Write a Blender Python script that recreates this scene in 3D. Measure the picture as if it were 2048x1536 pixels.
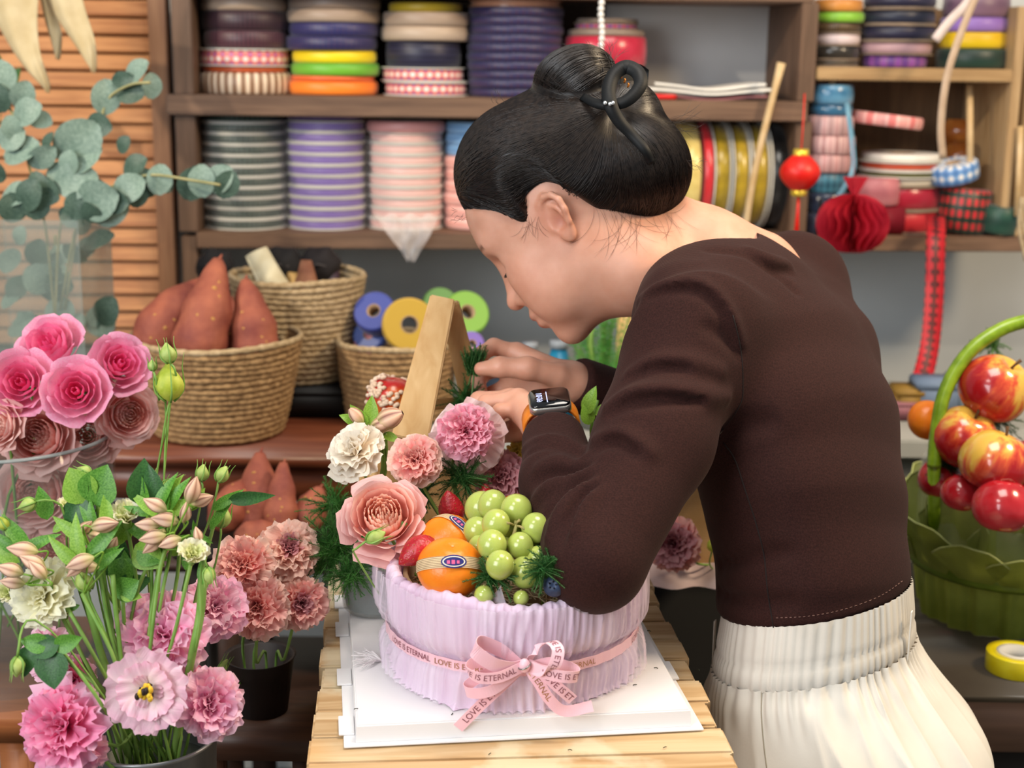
import bpy, bmesh, math, random
import numpy as np
from mathutils import Vector, Matrix, Quaternion

for _o in list(bpy.data.objects):
    bpy.data.objects.remove(_o, do_unlink=True)
SC = bpy.context.scene
COL = SC.collection
R = math.radians

# ------------------------------------------------------------------ camera
FPX = 2850.0
CAMZ = 1.50
PITCH = R(13.0)
ROLL = R(0.8)
_fw = Vector((0, math.cos(PITCH), -math.sin(PITCH)))
_up0 = Vector((0, math.sin(PITCH), math.cos(PITCH)))
_rt0 = Vector((1, 0, 0))
_rt = _rt0 * math.cos(ROLL) + _up0 * math.sin(ROLL)
_up = -_rt0 * math.sin(ROLL) + _up0 * math.cos(ROLL)
CAM = Vector((0, 0, CAMZ))
cd = bpy.data.cameras.new('camera')
cam = bpy.data.objects.new('camera', cd)
COL.objects.link(cam)
cd.sensor_width = 36.0
cd.lens = 36.0 * FPX / 2048.0
cd.clip_start = 0.05
cd.clip_end = 50
m = Matrix((_rt, _up, -_fw)).transposed().to_4x4()
m.translation = CAM
cam.matrix_world = m
cd.dof.use_dof = True
cd.dof.focus_distance = 1.33
cd.dof.aperture_fstop = 5.6
SC.camera = cam

# ------------------------------------------------------------------ world
W = bpy.data.worlds.new('world')
SC.world = W
W.use_nodes = True
W.node_tree.nodes['Background'].inputs[0].default_value = (0.86, 0.93, 1.0, 1)
W.node_tree.nodes['Background'].inputs[1].default_value = 0.22

# ------------------------------------------------------------------ lights
def area(name, loc, target, size, power, col, sy=None):
    l = bpy.data.lights.new(name, 'AREA')
    l.shape = 'RECTANGLE'
    l.size = size
    l.size_y = sy or size
    l.energy = power
    l.color = col
    o = bpy.data.objects.new(name, l)
    COL.objects.link(o)
    o.location = loc
    o.rotation_euler = (Vector(target) - Vector(loc)).to_track_quat('-Z', 'Y').to_euler()
    return o
area('shop_window_light', (-1.7, -0.9, 2.1), (0.1, 1.5, 1.0), 1.5, 46, (0.94, 0.97, 1.0), 1.4)
area('ceiling_panel_light', (0.35, 1.2, 2.75), (0.35, 1.35, 0.9), 0.8, 18, (1.0, 0.92, 0.82), 0.8)
area('counter_lamp_light', (1.5, 1.35, 2.3), (0.5, 1.6, 1.1), 0.30, 19, (1.0, 0.77, 0.50))
def spot(name, loc, target, power, col, ang, blend, rad):
    l = bpy.data.lights.new(name, 'SPOT')
    l.energy = power
    l.color = col
    l.spot_size = R(ang)
    l.spot_blend = blend
    l.shadow_soft_size = rad
    o = bpy.data.objects.new(name, l)
    COL.objects.link(o)
    o.location = loc
    o.rotation_euler = (Vector(target) - Vector(loc)).to_track_quat('-Z', 'Y').to_euler()
spot('track_spot_light', (-1.75, 0.95, 2.35), (-0.62, 2.5, 1.35), 72, (1.0, 0.86, 0.66), 55, 0.4, 0.03)

spot('added_table_spot', (-0.55, 0.35, 2.55), (0.0, 1.3, 0.95), 24, (1.0, 0.96, 0.90), 46, 0.8, 0.22)  # added spot with no known lamp behind it, brightens basket and board

SC.view_settings.view_transform = 'Standard'
SC.view_settings.look = 'None'
SC.view_settings.gamma = 1.0
SC.view_settings.use_curve_mapping = False
SC.view_settings.exposure = 0.5

# ------------------------------------------------------------------ pixel helpers (frame 2048x1536)
def ray(px, py):
    return _rt * ((px - 1024) / FPX) - _up * ((py - 768) / FPX) + _fw
def P(px, py, d):
    return CAM + ray(px, py) * d
def PZ(px, py, z):
    r = ray(px, py)
    return CAM + r * ((z - CAMZ) / r.z)
def PPL(px, py, p0, n):
    r = ray(px, py)
    return CAM + r * ((Vector(p0) - CAM).dot(n) / r.dot(n))

# ------------------------------------------------------------------ materials
def srgb(h):
    if not isinstance(h, str):
        return tuple(h)[:3]
    h = h.lstrip('#')
    o = []
    for i in (0, 2, 4):
        c = int(h[i:i + 2], 16) / 255.0
        o.append(c / 12.92 if c <= 0.04045 else ((c + 0.055) / 1.055) ** 2.4)
    return tuple(o)
def c4(h):
    return srgb(h) + (1.0,)
class NT:
    def __init__(s, m):
        s.t = m.node_tree
        s.b = s.t.nodes['Principled BSDF']
    def n(s, typ, **kw):
        x = s.t.nodes.new(typ)
        for k, v in kw.items():
            if k.startswith('i_'):
                x.inputs[k[2:].replace('_', ' ')].default_value = v
            else:
                setattr(x, k, v)
        return x
    def l(s, a, b):
        s.t.links.new(a, b)
    def ramp(s, fac, stops, interp='LINEAR'):
        r = s.n('ShaderNodeValToRGB')
        r.color_ramp.interpolation = interp
        e = r.color_ramp.elements
        while len(e) < len(stops):
            e.new(0.5)
        for el, (p, c) in zip(e, stops):
            el.position = p
            el.color = c4(c)
        s.l(fac, r.inputs[0])
        return r.outputs[0]
    def math(s, op, a, b=None, c=None):
        x = s.n('ShaderNodeMath', operation=op)
        for i, v in enumerate((a, b, c)):
            if v is None:
                continue
            if isinstance(v, (int, float)):
                x.inputs[i].default_value = v
            else:
                s.l(v, x.inputs[i])
        return x.outputs[0]
    def bump(s, h, st, dist=0.002):
        b = s.n('ShaderNodeBump')
        b.inputs['Strength'].default_value = st
        b.inputs['Distance'].default_value = dist
        s.l(h, b.inputs['Height'])
        s.l(b.outputs[0], s.b.inputs['Normal'])
_M = {}
def mat(name, col, col2=None, rough=0.55, scale=30, stretch=(1, 1, 1), bump=0, bscale=None, bdist=0.002,
        metal=0, spec=0.5, sss=0, sssr=(1, .4, .25), sheen=0, coat=0, trans=0, ior=1.45, alpha=1, transl=0, detail=4, lo=.35, hi=.65):
    if name in _M:
        return _M[name]
    mt = bpy.data.materials.new(name)
    mt.use_nodes = True
    k = NT(mt)
    b = k.b
    b.inputs['Base Color'].default_value = c4(col)
    b.inputs['Roughness'].default_value = rough
    b.inputs['Metallic'].default_value = metal
    b.inputs['Specular IOR Level'].default_value = spec
    b.inputs['IOR'].default_value = ior
    b.inputs['Alpha'].default_value = alpha
    if sss:
        b.inputs['Subsurface Weight'].default_value = sss
        b.inputs['Subsurface Radius'].default_value = sssr
        b.inputs['Subsurface Scale'].default_value = 0.006
    if sheen:
        b.inputs['Sheen Weight'].default_value = sheen
        b.inputs['Sheen Roughness'].default_value = 0.5
    if coat:
        b.inputs['Coat Weight'].default_value = coat
        b.inputs['Coat Roughness'].default_value = 0.08
    if trans:
        b.inputs['Transmission Weight'].default_value = trans
    tc = k.n('ShaderNodeTexCoord')
    if col2 is not None or bump:
        mp = k.n('ShaderNodeMapping')
        mp.inputs['Scale'].default_value = stretch
        k.l(tc.outputs['Object'], mp.inputs[0])
    if col2 is not None:
        nz = k.n('ShaderNodeTexNoise')
        nz.inputs['Scale'].default_value = scale
        nz.inputs['Detail'].default_value = detail
        k.l(mp.outputs[0], nz.inputs['Vector'])
        o = k.ramp(nz.outputs[0], [(lo, col), (hi, col2)])
        k.l(o, b.inputs['Base Color'])
        colsock = o
    if bump:
        nb = k.n('ShaderNodeTexNoise')
        nb.inputs['Scale'].default_value = bscale or scale
        nb.inputs['Detail'].default_value = 3
        k.l(mp.outputs[0], nb.inputs['Vector'])
        k.bump(nb.outputs[0], bump, bdist)
    if transl:
        out = k.t.nodes['Material Output']
        tr = k.n('ShaderNodeBsdfTranslucent')
        tr.inputs[0].default_value = c4(col)
        if col2 is not None:
            k.l(colsock, tr.inputs[0])
        mx = k.n('ShaderNodeMixShader')
        mx.inputs[0].default_value = transl
        k.l(b.outputs[0], mx.inputs[1])
        k.l(tr.outputs[0], mx.inputs[2])
        k.l(mx.outputs[0], out.inputs[0])
    _M[name] = mt
    return mt
def wood(name, c1, c2, axis='x', sc=6, rough=0.55, bump=0.25, c3=None):
    st = {'x': (1.2, 14, 14), 'y': (14, 1.2, 14), 'z': (14, 14, 1.2)}[axis]
    if name in _M:
        return _M[name]
    mt = bpy.data.materials.new(name)
    mt.use_nodes = True
    k = NT(mt)
    tc = k.n('ShaderNodeTexCoord')
    oi = k.n('ShaderNodeObjectInfo')
    ad = k.n('ShaderNodeVectorMath', operation='ADD')
    k.l(tc.outputs['Object'], ad.inputs[0])
    sc1 = k.n('ShaderNodeVectorMath', operation='SCALE')
    sc1.inputs[0].default_value = (3.1, 7.7, 5.3)
    k.l(oi.outputs['Random'], sc1.inputs['Scale'])
    k.l(sc1.outputs[0], ad.inputs[1])
    mp = k.n('ShaderNodeMapping')
    mp.inputs['Scale'].default_value = st
    k.l(ad.outputs[0], mp.inputs[0])
    nz = k.n('ShaderNodeTexNoise')
    nz.inputs['Scale'].default_value = sc
    nz.inputs['Detail'].default_value = 6
    nz.inputs['Distortion'].default_value = 0.7
    k.l(mp.outputs[0], nz.inputs['Vector'])
    stops = [(.32, c1), (.66, c2)] if c3 is None else [(.3, c1), (.5, c2), (.68, c3)]
    k.l(k.ramp(nz.outputs[0], stops), k.b.inputs['Base Color'])
    k.b.inputs['Roughness'].default_value = rough
    k.bump(nz.outputs[0], bump, 0.002)
    _M[name] = mt
    return mt
def petal_mat(name, base, mid, edge, L=1.0, transl=0.35, rough=0.6, streak=0.25, axis=1):
    """colour runs along the petal (object y 0..L)"""
    if name in _M:
        return _M[name]
    mt = bpy.data.materials.new(name)
    mt.use_nodes = True
    k = NT(mt)
    tc = k.n('ShaderNodeTexCoord')
    sp = k.n('ShaderNodeSeparateXYZ')
    k.l(tc.outputs['Object'], sp.inputs[0])
    mp = k.n('ShaderNodeMapping')
    mp.inputs['Scale'].default_value = (9, 1.2, 1.2)
    k.l(tc.outputs['Object'], mp.inputs[0])
    nz = k.n('ShaderNodeTexNoise')
    nz.inputs['Scale'].default_value = 3.0 / L
    nz.inputs['Detail'].default_value = 3
    k.l(mp.outputs[0], nz.inputs['Vector'])
    v = k.math('DIVIDE', sp.outputs[axis], L)
    nn = k.math('MULTIPLY_ADD', nz.outputs[0], streak, -0.5 * streak)
    v2 = k.math('ADD', v, nn)
    o = k.ramp(v2, [(0.05, base), (0.5, mid), (0.95, edge)])
    oi = k.n('ShaderNodeObjectInfo')
    hs = k.n('ShaderNodeHueSaturation')
    k.l(o, hs.inputs['Color'])
    k.l(k.math('MULTIPLY_ADD', oi.outputs['Random'], 0.22, 0.89), hs.inputs['Value'])
    k.l(hs.outputs[0], k.b.inputs['Base Color'])
    k.b.inputs['Roughness'].default_value = rough
    k.b.inputs['Specular IOR Level'].default_value = 0.3
    k.bump(nz.outputs[0], 0.25, 0.002)
    out = k.t.nodes['Material Output']
    tr = k.n('ShaderNodeBsdfTranslucent')
    k.l(hs.outputs[0], tr.inputs[0])
    mx = k.n('ShaderNodeMixShader')
    mx.inputs[0].default_value = transl
    k.l(k.b.outputs[0], mx.inputs[1])
    k.l(tr.outputs[0], mx.inputs[2])
    k.l(mx.outputs[0], out.inputs[0])
    _M[name] = mt
    return mt

# ------------------------------------------------------------------ mesh helpers
def mesh(name, v, f, smooth=True):
    me = bpy.data.meshes.new(name)
    me.from_pydata([tuple(map(float, p)) for p in v], [], [tuple(int(i) for i in q) for q in f])
    me.update()
    if smooth:
        me.polygons.foreach_set('use_smooth', [True] * len(me.polygons))
    return me
def ob(name, me, mt=None, parent=None, loc=None, label=None, cat=None, group=None, kind=None):
    o = bpy.data.objects.new(name, me)
    COL.objects.link(o)
    if mt is not None and me is not None and len(me.materials) == 0:
        me.materials.append(mt)
    if parent is not None:
        o.parent = parent
    if loc is not None:
        o.location = loc
    if label: o['label'] = label
    if cat: o['category'] = cat
    if group: o['group'] = group
    if kind: o['kind'] = kind
    return o
def empty(name, loc, label=None, cat=None, group=None, kind=None, rot=None):
    o = bpy.data.objects.new(name, None)
    COL.objects.link(o)
    o.empty_display_size = 0.02
    o.location = loc
    if rot is not None:
        o.rotation_euler = rot
    if label: o['label'] = label
    if cat: o['category'] = cat
    if group: o['group'] = group
    if kind: o['kind'] = kind
    return o
class MB:
    def __init__(s):
        s.v = []
        s.f = []
    def add(s, v, f):
        o = len(s.v)
        s.v += [tuple(p) for p in v]
        s.f += [tuple(i + o for i in q) for q in f]
        return s
    def box(s, x0, x1, y0, y1, z0, z1, b=0.0):
        if b <= 0:
            v = [(x, y, z) for x in (x0, x1) for y in (y0, y1) for z in (z0, z1)]
            f = [(0, 1, 3, 2), (4, 6, 7, 5), (0, 4, 5, 1), (2, 3, 7, 6), (0, 2, 6, 4), (1, 5, 7, 3)]
            return s.add(v, f)
        bm = bmesh.new()
        bmesh.ops.create_cube(bm, size=1)
        for q in bm.verts:
            q.co = ((q.co.x + .5) * (x1 - x0) + x0, (q.co.y + .5) * (y1 - y0) + y0, (q.co.z + .5) * (z1 - z0) + z0)
        bmesh.ops.bevel(bm, geom=bm.edges[:], offset=b, segments=2, affect='EDGES')
        bm.verts.index_update()
        s.add([q.co[:] for q in bm.verts], [[w.index for w in fc.verts] for fc in bm.faces])
        bm.free()
        return s
    def lathe(s, prof, n=32, c=(0, 0, 0), ax=None, close=False):
        """prof list of (r,z)"""
        o = len(s.v)
        q = Matrix.Identity(3) if ax is None else Vector((0, 0, 1)).rotation_difference(Vector(ax)).to_matrix()
        c = Vector(c)
        for r, z in prof:
            for i in range(n):
                a = 2 * math.pi * i / n
                s.v.append(tuple(c + q @ Vector((r * math.cos(a), r * math.sin(a), z))))
        m_ = len(prof)
        for j in range(m_ - 1 if not close else m_):
            j2 = (j + 1) % m_
            for i in range(n):
                s.f.append((o + j * n + i, o + j * n + (i + 1) % n, o + j2 * n + (i + 1) % n, o + j2 * n + i))
        return s
    def tube(s, pts, rad, n=6, cap=True):
        pts = [Vector(p) for p in pts]
        if not hasattr(rad, '__len__'):
            rad = [rad] * len(pts)
        o = len(s.v)
        t = (pts[1] - pts[0]).normalized()
        u = t.orthogonal().normalized()
        for i, p in enumerate(pts):
            t2 = (pts[min(i + 1, len(pts) - 1)] - pts[max(i - 1, 0)])
            if t2.length < 1e-9: t2 = t
            t2 = t2.normalized()
            u = (t.rotation_difference(t2) @ u)
            u = (u - t2 * u.dot(t2)).normalized()
            w = t2.cross(u)
            t = t2
            for j in range(n):
                a = 2 * math.pi * j / n
                s.v.append(tuple(p + (u * math.cos(a) + w * math.sin(a)) * rad[i]))
        for i in range(len(pts) - 1):
            for j in range(n):
                s.f.append((o + i * n + j, o + i * n + (j + 1) % n, o + (i + 1) * n + (j + 1) % n, o + (i + 1) * n + j))
        if cap:
            s.f.append(tuple(o + j for j in range(n - 1, -1, -1)))
            s.f.append(tuple(o + (len(pts) - 1) * n + j for j in range(n)))
        return s
    def grid(s, fn, nu, nv):
        o = len(s.v)
        for j in range(nv):
            for i in range(nu):
                s.v.append(tuple(fn(i / (nu - 1), j / (nv - 1))))
        for j in range(nv - 1):
            for i in range(nu - 1):
                s.f.append((o + j * nu + i, o + j * nu + i + 1, o + (j + 1) * nu + i + 1, o + (j + 1) * nu + i))
        return s
    def mesh(s, name, smooth=True):
        return mesh(name, s.v, s.f, smooth)
    def ob(s, name, mt=None, parent=None, smooth=True, **kw):
        return ob(name, s.mesh(name, smooth), mt, parent, **kw)
def sph(c, r, n=10, mm=7, ax=None):
    b = MB()
    b.lathe([(max(1e-5, math.sin(math.pi * i / mm)), -math.cos(math.pi * i / mm)) for i in range(mm + 1)], n)
    if not hasattr(r, '__len__'): r = (r, r, r)
    q = Matrix.Identity(3) if ax is None else Vector((0, 0, 1)).rotation_difference(Vector(ax)).to_matrix()
    b.v = [tuple(Vector(c) + q @ Vector((p[0] * r[0], p[1] * r[1], p[2] * r[2]))) for p in b.v]
    return b
def bez(pts, n=12):
    """Catmull-Rom through points"""
    pts = [Vector(p) for p in pts]
    if len(pts) == 2:
        return [pts[0].lerp(pts[1], i / n) for i in range(n + 1)]
    out = []
    q = [pts[0] * 2 - pts[1]] + pts + [pts[-1] * 2 - pts[-2]]
    k = max(2, n // (len(pts) - 1))
    for i in range(1, len(q) - 2):
        for j in range(k):
            t = j / k
            a, b, c, d = q[i - 1], q[i], q[i + 1], q[i + 2]
            out.append(0.5 * ((2 * b) + (c - a) * t + (2 * a - 5 * b + 4 * c - d) * t * t + (3 * b - a - 3 * c + d) * t ** 3))
    out.append(pts[-1])
    return out
def strip(pts, wdir, width, thick=0.0008):
    """a ribbon: centre line pts, width direction(s); closed thin solid"""
    b = MB()
    n = len(pts)
    pts = [Vector(p) for p in pts]
    for i, p in enumerate(pts):
        w = Vector(wdir[i] if isinstance(wdir, list) else wdir)
        wd = width[i] if hasattr(width, '__len__') else width
        t = (pts[min(i + 1, n - 1)] - pts[max(i - 1, 0)]).normalized()
        w = (w - t * w.dot(t)).normalized()
        nn = t.cross(w)
        for a, c in ((-.5, -.5), (.5, -.5), (.5, .5), (-.5, .5)):
            b.v.append(tuple(p + w * (a * wd) + nn * (c * thick)))
    for i in range(n - 1):
        for j in range(4):
            b.f.append((i * 4 + j, i * 4 + (j + 1) % 4, i * 4 + 4 + (j + 1) % 4, i * 4 + 4 + j))
    b.f.append((3, 2, 1, 0))
    b.f.append(tuple((n - 1) * 4 + j for j in range(4)))
    return b
def rnd(a, b):
    return random.uniform(a, b)
random.seed(7)
# ================================================================== setting
ZT = 0.925                      # work table top
m_wall = mat('wall_paint', '#c0c3c2', '#cdcfcd', rough=.85, scale=3, bump=.05, bscale=60)
m_floor = mat('floor_tile', '#6a655f', '#7d7870', rough=.5, scale=5)
SANG = R(4.0)
SH0 = P(400, 495, 2.52)
SEX = Vector((math.cos(SANG), math.sin(SANG), 0))
SEY = Vector((-math.sin(SANG), math.cos(SANG), 0))
def S(px, py, ly=0.0):
    """pixel -> shelf local (x, z) on the plane ly behind the shelf front"""
    p = PPL(px, py, SH0 + SEY * ly, SEY) - SH0
    return p.dot(SEX), p.z
def SW(lx, ly, lz):
    return SH0 + SEX * lx + SEY * ly + Vector((0, 0, lz))
b = MB().box(-4, 4, -3, 6, -0.05, 0)
ob('floor', b.mesh('floor', False), m_floor, kind='structure')
w = ob('wall_back', MB().box(-2.6, 3.2, 0.285, 0.385, -SH0.z, 3.0 - SH0.z).mesh('wall_back', False), m_wall, kind='structure')
w.location = SH0
w.rotation_euler.z = SANG

# ---------------------------------------------------------------- ribbon shelf
m_shelf = wood('shelf_wood', '#5f4636', '#7d604b', 'x', 5, .6)
m_shelfz = wood('shelf_wood_upright', '#57402f', '#705542', 'z', 5, .6)
m_pine = wood('pine_board', '#97764e', '#b6966a', 'x', 5, .6)
m_pinez = wood('pine_upright', '#a08058', '#bb9d74', 'z', 5, .6)
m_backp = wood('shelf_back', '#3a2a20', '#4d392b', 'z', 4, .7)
m_sback = mat('shelf_white_panel', '#bdbcba', '#c8c8c8', rough=.5, scale=4)
SHELF = empty('ribbon_shelf', SH0, 'dark brown wooden wall shelf filled with stacked ribbon spools', 'shelf', rot=(0, 0, SANG))
def sbox(name, x0, x1, y0, y1, z0, z1, mt, par=None, bev=.002):
    return ob(name, MB().box(x0, x1, y0, y1, z0, z1, bev).mesh(name, False), mt, par)
DEP = 0.26
xl = S(352, 300)[0]; xr = S(1612, 300)[0]
zU1 = S(980, 196)[1]; zU0 = S(980, 236)[1]     # upper board
zL1 = S(700, 466)[1]; zL0 = S(700, 497)[1]     # lower board
sbox('shelf_board', xl - .012, xr - .004, -.012, DEP, zU0, zU1, m_shelf, SHELF)
sbox('shelf_board', xl + .03, xr + .42, -.006, DEP, zL0, zL1, m_shelf, SHELF)
zT0 = S(1400, 2)[1]
sbox('shelf_board', xl, xr, 0, DEP, zT0, zT0 + .035, m_shelf, SHELF)
for a, c in ((352, 392), (1588, 1622)):
    x0, x1 = S(a, 300)[0], S(c, 300)[0]
    for za, zb in ((zL1, zU0), (zU1, zT0)):
        sbox('upright', x0, x1, 0, DEP, za, zb, m_shelfz, SHELF)
x0, x1 = S(352, 300)[0], S(392, 300)[0]
sbox('upright', x0 + .002, x1 - .004, .004, .05, S(360, 640)[1], zL0 + .02, m_shelfz, SHELF)
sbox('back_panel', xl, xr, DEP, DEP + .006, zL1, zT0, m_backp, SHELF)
x0, x1 = S(1215, 100, .2)[0], S(1562, 100, .2)[0]
sbox('white_back_panel', x0, x1, .242, .25, zU1, zU1 + S(1400, 5, .2)[1] - zU1, m_sback, SHELF)
x2 = S(1150, 700)[0]

SHELF2 = empty('pine_ribbon_shelf', SH0, 'pale pine wall shelf at the right with ribbon rolls and sticks', 'shelf', rot=(0, 0, SANG))
zR1 = S(1800, 136)[1]; zR0 = S(1800, 162)[1]
xr2 = S(2010, 300)[0]; xq0 = S(1624, 300)[0]
sbox('shelf_board', xq0, xr2, -.004, .22, zR0, zR1, m_pine, SHELF2)
sbox('upright', xr2, xr2 + .018, -.004, .22, zL1 + .0006, zT0, m_pinez, SHELF2)
sbox('upright', xr2 + .03, xr2 + .048, -.004, .22, zL1 + .0006, zT0, m_pinez, SHELF2)
sbox('shelf_board', xr2 + .048, xr2 + .4, -.004, .22, zR0, zR1, m_pine, SHELF2)
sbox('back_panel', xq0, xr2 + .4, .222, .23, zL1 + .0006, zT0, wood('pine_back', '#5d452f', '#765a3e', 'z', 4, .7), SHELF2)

# ---------------------------------------------------------------- louvred shutter
m_louv = wood('louvre_wood', '#9c6238', '#c48a57', 'x', 5, .55)
m_lst = wood('louvre_stile_wood', '#7c5337', '#946a4a', 'z', 5, .55)
LOUV = empty('louvre_shutter', SH0, 'brown wooden louvred shutter beside the ribbon shelf', 'shutter', rot=(0, 0, SANG))
lx1 = S(302, 100, .05)[0]; lx2 = S(352, 100, .0)[0]
zbot = S(250, 720)[1]
sbox('stile', lx1, xl - .013, .03, .075, zbot, zT0 + .1, m_lst, LOUV)
zb = S(200, 640, .06)[1]; zt = S(200, -20, .06)[1]
n = 19
pitch_ = (zt - zb) / n
lme = None
for i in range(n + 2):
    z = zb + (i - 1) * pitch_
    if lme is None:
        bb = MB().box(lx1 - .62, lx1 + .004, -.005, .005, -pitch_ * .46, pitch_ * .46, .0015)
        q = Matrix.Rotation(R(-22), 4, 'X')
        bb.v = [tuple(q @ Vector(p)) for p in bb.v]
        lme = bb.mesh('slat', False)
    ob('slat', lme, m_louv, LOUV, loc=(0, .062, z))
sbox('backing_board', lx1 - .62, lx1, .10, .105, zbot, zt + .05, mat('louvre_dark', '#2a1a10', rough=.9), LOUV)
# ================================================================== ribbon spools
KPX = 2.62 / FPX              # metres per pixel around the shelf's spools
def rib_mat(kind, c1, c2=None, c3=None, nang=26, h=.03):
    name = 'ribbon_%s_%s_%s_%s' % (kind, c1, c2, c3)
    if name in _M:
        return _M[name]
    mt = bpy.data.materials.new(name)
    mt.use_nodes = True
    k = NT(mt)
    tc = k.n('ShaderNodeTexCoord')
    sp = k.n('ShaderNodeSeparateXYZ')
    k.l(tc.outputs['Object'], sp.inputs[0])
    ang = k.math('ARCTAN2', sp.outputs[1], sp.outputs[0])
    va = k.math('MULTIPLY_ADD', k.math('SINE', k.math('MULTIPLY', ang, float(nang))), .5, .5)
    vz = k.math('MULTIPLY_ADD', k.math('SINE', k.math('MULTIPLY', sp.outputs[2], 2 * math.pi / h)), .5, .5)
    nz = k.n('ShaderNodeTexNoise')
    nz.inputs['Scale'].default_value = 60
    k.l(tc.outputs['Object'], nz.inputs['Vector'])
    b = k.b
    b.inputs['Roughness'].default_value = .45
    b.inputs['Sheen Weight'].default_value = .2
    if kind == 'plain':
        o = k.ramp(vz, [(0, c1), (1, c2 or c1)])
    elif kind == 'vstripe':
        o = k.ramp(va, [(.3, c1), (.55, c2), (.85, c3)])
    elif kind == 'plaid':
        f = k.math('MULTIPLY_ADD', va, .5, k.math('MULTIPLY', vz, .5))
        o = k.ramp(f, [(.2, c1), (.5, c2), (.85, c3)])
    elif kind == 'gingham':
        f = k.math('MULTIPLY_ADD', va, .45, k.math('MULTIPLY', vz, .55))
        mx = k.ramp(f, [(.12, '#f4efec'), (.36, c1), (.62, c2), (.9, c3)])
        o = mx
    elif kind == 'satin':
        v = k.math('MULTIPLY_ADD', nz.outputs[0], .6, k.math('MULTIPLY', vz, .4))
        o = k.ramp(v, [(.25, c1), (.7, c2 or c1)])
        b.inputs['Roughness'].default_value = .25
    elif kind == 'tartan':
        f = k.math('ADD', k.math('GREATER_THAN', va, .62), k.math('MULTIPLY', k.math('GREATER_THAN', vz, .62), 1.0))
        o = k.ramp(k.math('MULTIPLY', f, .5), [(0, c1), (.5, c2), (1, c3)], 'CONSTANT')
        r = o.node.color_ramp.elements
        r[1].position = .4
        r[2].position = .8
    k.l(o, b.inputs['Base Color'])
    k.bump(vz, .15, .001)
    _M[name] = mt
    return mt
m_flw = mat('spool_flange_white', '#d9d6cd', rough=.5)
m_flk = mat('spool_flange_kraft', '#8a7765', '#9a8774', rough=.8, scale=80)
m_flc = mat('spool_flange_copper', '#b98260', rough=.3, spec=.7)
m_core = mat('spool_core_card', '#a58a6c', rough=.9)
_spme = {}
def spool_meshes(r, h, fl):
    key = (round(r, 3), round(h, 4), bool(fl))
    if key in _spme:
        return _spme[key]
    ft = .0022 if fl else 0
    rr = r * (.94 if fl else .995)
    ri = r * .34
    z0, z1 = ft, h - ft
    e = min(.003, h * .12)
    rb = MB().lathe([(ri, z0), (rr - e, z0), (rr, z0 + e), (rr + .0012, (z0 + z1) / 2), (rr, z1 - e), (rr - e, z1), (ri, z1)], 40, close=True).mesh('ribbon')
    for pg in rb.polygons:
        if abs(pg.normal.z) > .95: pg.use_smooth = False
    core = MB().lathe([(ri * .86, z0 * .6), (ri * .995, z0 * .6), (ri * .995, h - z0 * .6), (ri * .86, h - z0 * .6)], 24, close=True).mesh('core')
    fm = None
    if fl:
        fm = MB().lathe([(ri * .9, 0), (r, 0), (r, ft * .96), (ri * .9, ft * .96)], 40, close=True).mesh('flange', False)
    _spme[key] = (rb, core, fm, ft)
    return _spme[key]
LABS = {}
def spool(cx, cy, cz, r, h, mt, label, group, fl=None, rot=None, world=False):
    rb, core, fm, ft = spool_meshes(r, h, fl)
    t = empty('ribbon_spool', SW(cx, cy, cz) if not world else (cx, cy, cz), label, 'ribbon spool', group, rot=rot or (0, 0, SANG + rnd(-.6, .6)))
    o = bpy.data.objects.new('ribbon', rb.copy()); o.data.materials.append(mt); COL.objects.link(o); o.parent = t
    ob('core', core, m_core, t)
    if fl:
        for z in (0, h - ft):
            ob('flange', fm, fl, t, loc=(0, 0, z))
    return t
_ordw = ['bottom'] + [w_ + ' up' for w_ in 'second third fourth fifth sixth seventh eighth ninth tenth eleventh twelfth'.split()]
def stack(cxp, zbase, items, where, group, ly=.10, jit=.004, py=120):
    """items bottom to top: (width px, height px, material, colour words, flange)"""
    z = zbase + .0006
    cx = S(cxp, py, ly)[0]
    n = len(items)
    for i, (wp, hp, mt, words, fl) in enumerate(items):
        h = hp * KPX
        lab = '%s, %s in stack %s' % (words, 'topmost' if i == n - 1 else _ordw[i], where)
        spool(cx + rnd(-jit, jit), ly + rnd(-jit, jit), z, wp * KPX / 2, h - .0004, mt, lab, group, fl)
        z += h
    return z
pl, sa, pd, gi, vs = 'plain', 'satin', 'plaid', 'gingham', 'vstripe'
ging = rib_mat(gi, '#f0a58c', '#e0606a', '#b06aa0', 30, .016)
dplaid = rib_mat(pd, '#20121c', '#46242f', '#6a3a48', 60, .006)
tp1 = rib_mat(pl, '#a18a78', '#ad9885', h=.02); tp2 = rib_mat(pl, '#7f6c60', '#8b786a', h=.02)
navy = rib_mat(pd, '#1d1f4c', '#2a2b60', '#402a50', 50, .008)
navyd = rib_mat(pl, '#15142e', '#23223f', h=.01)
G1 = 'spools on the upper shelf'
stack(494, zU1, [(180, 40, rib_mat(vs, '#8a6a50', '#c79a7e', '#ecd9bf', 34), 'beige striped ribbon spool', None),
  (168, 12, rib_mat(pl, '#a9431a', '#b9501f'), 'thin rust orange ribbon spool', None),
  (180, 33, ging, 'pink checked ribbon spool', m_flw),
  (160, 34, dplaid, 'dark maroon plaid ribbon spool', None),
  (168, 36, rib_mat(pd, '#180e16', '#38202c', '#4c2c38', 60, .006), 'blackish maroon plaid ribbon spool', None),
  (166, 24, tp1, 'taupe ribbon spool', None), (160, 22, tp2, 'dull brown ribbon spool', None)], 'by the left upright', G1, .11)
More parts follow.
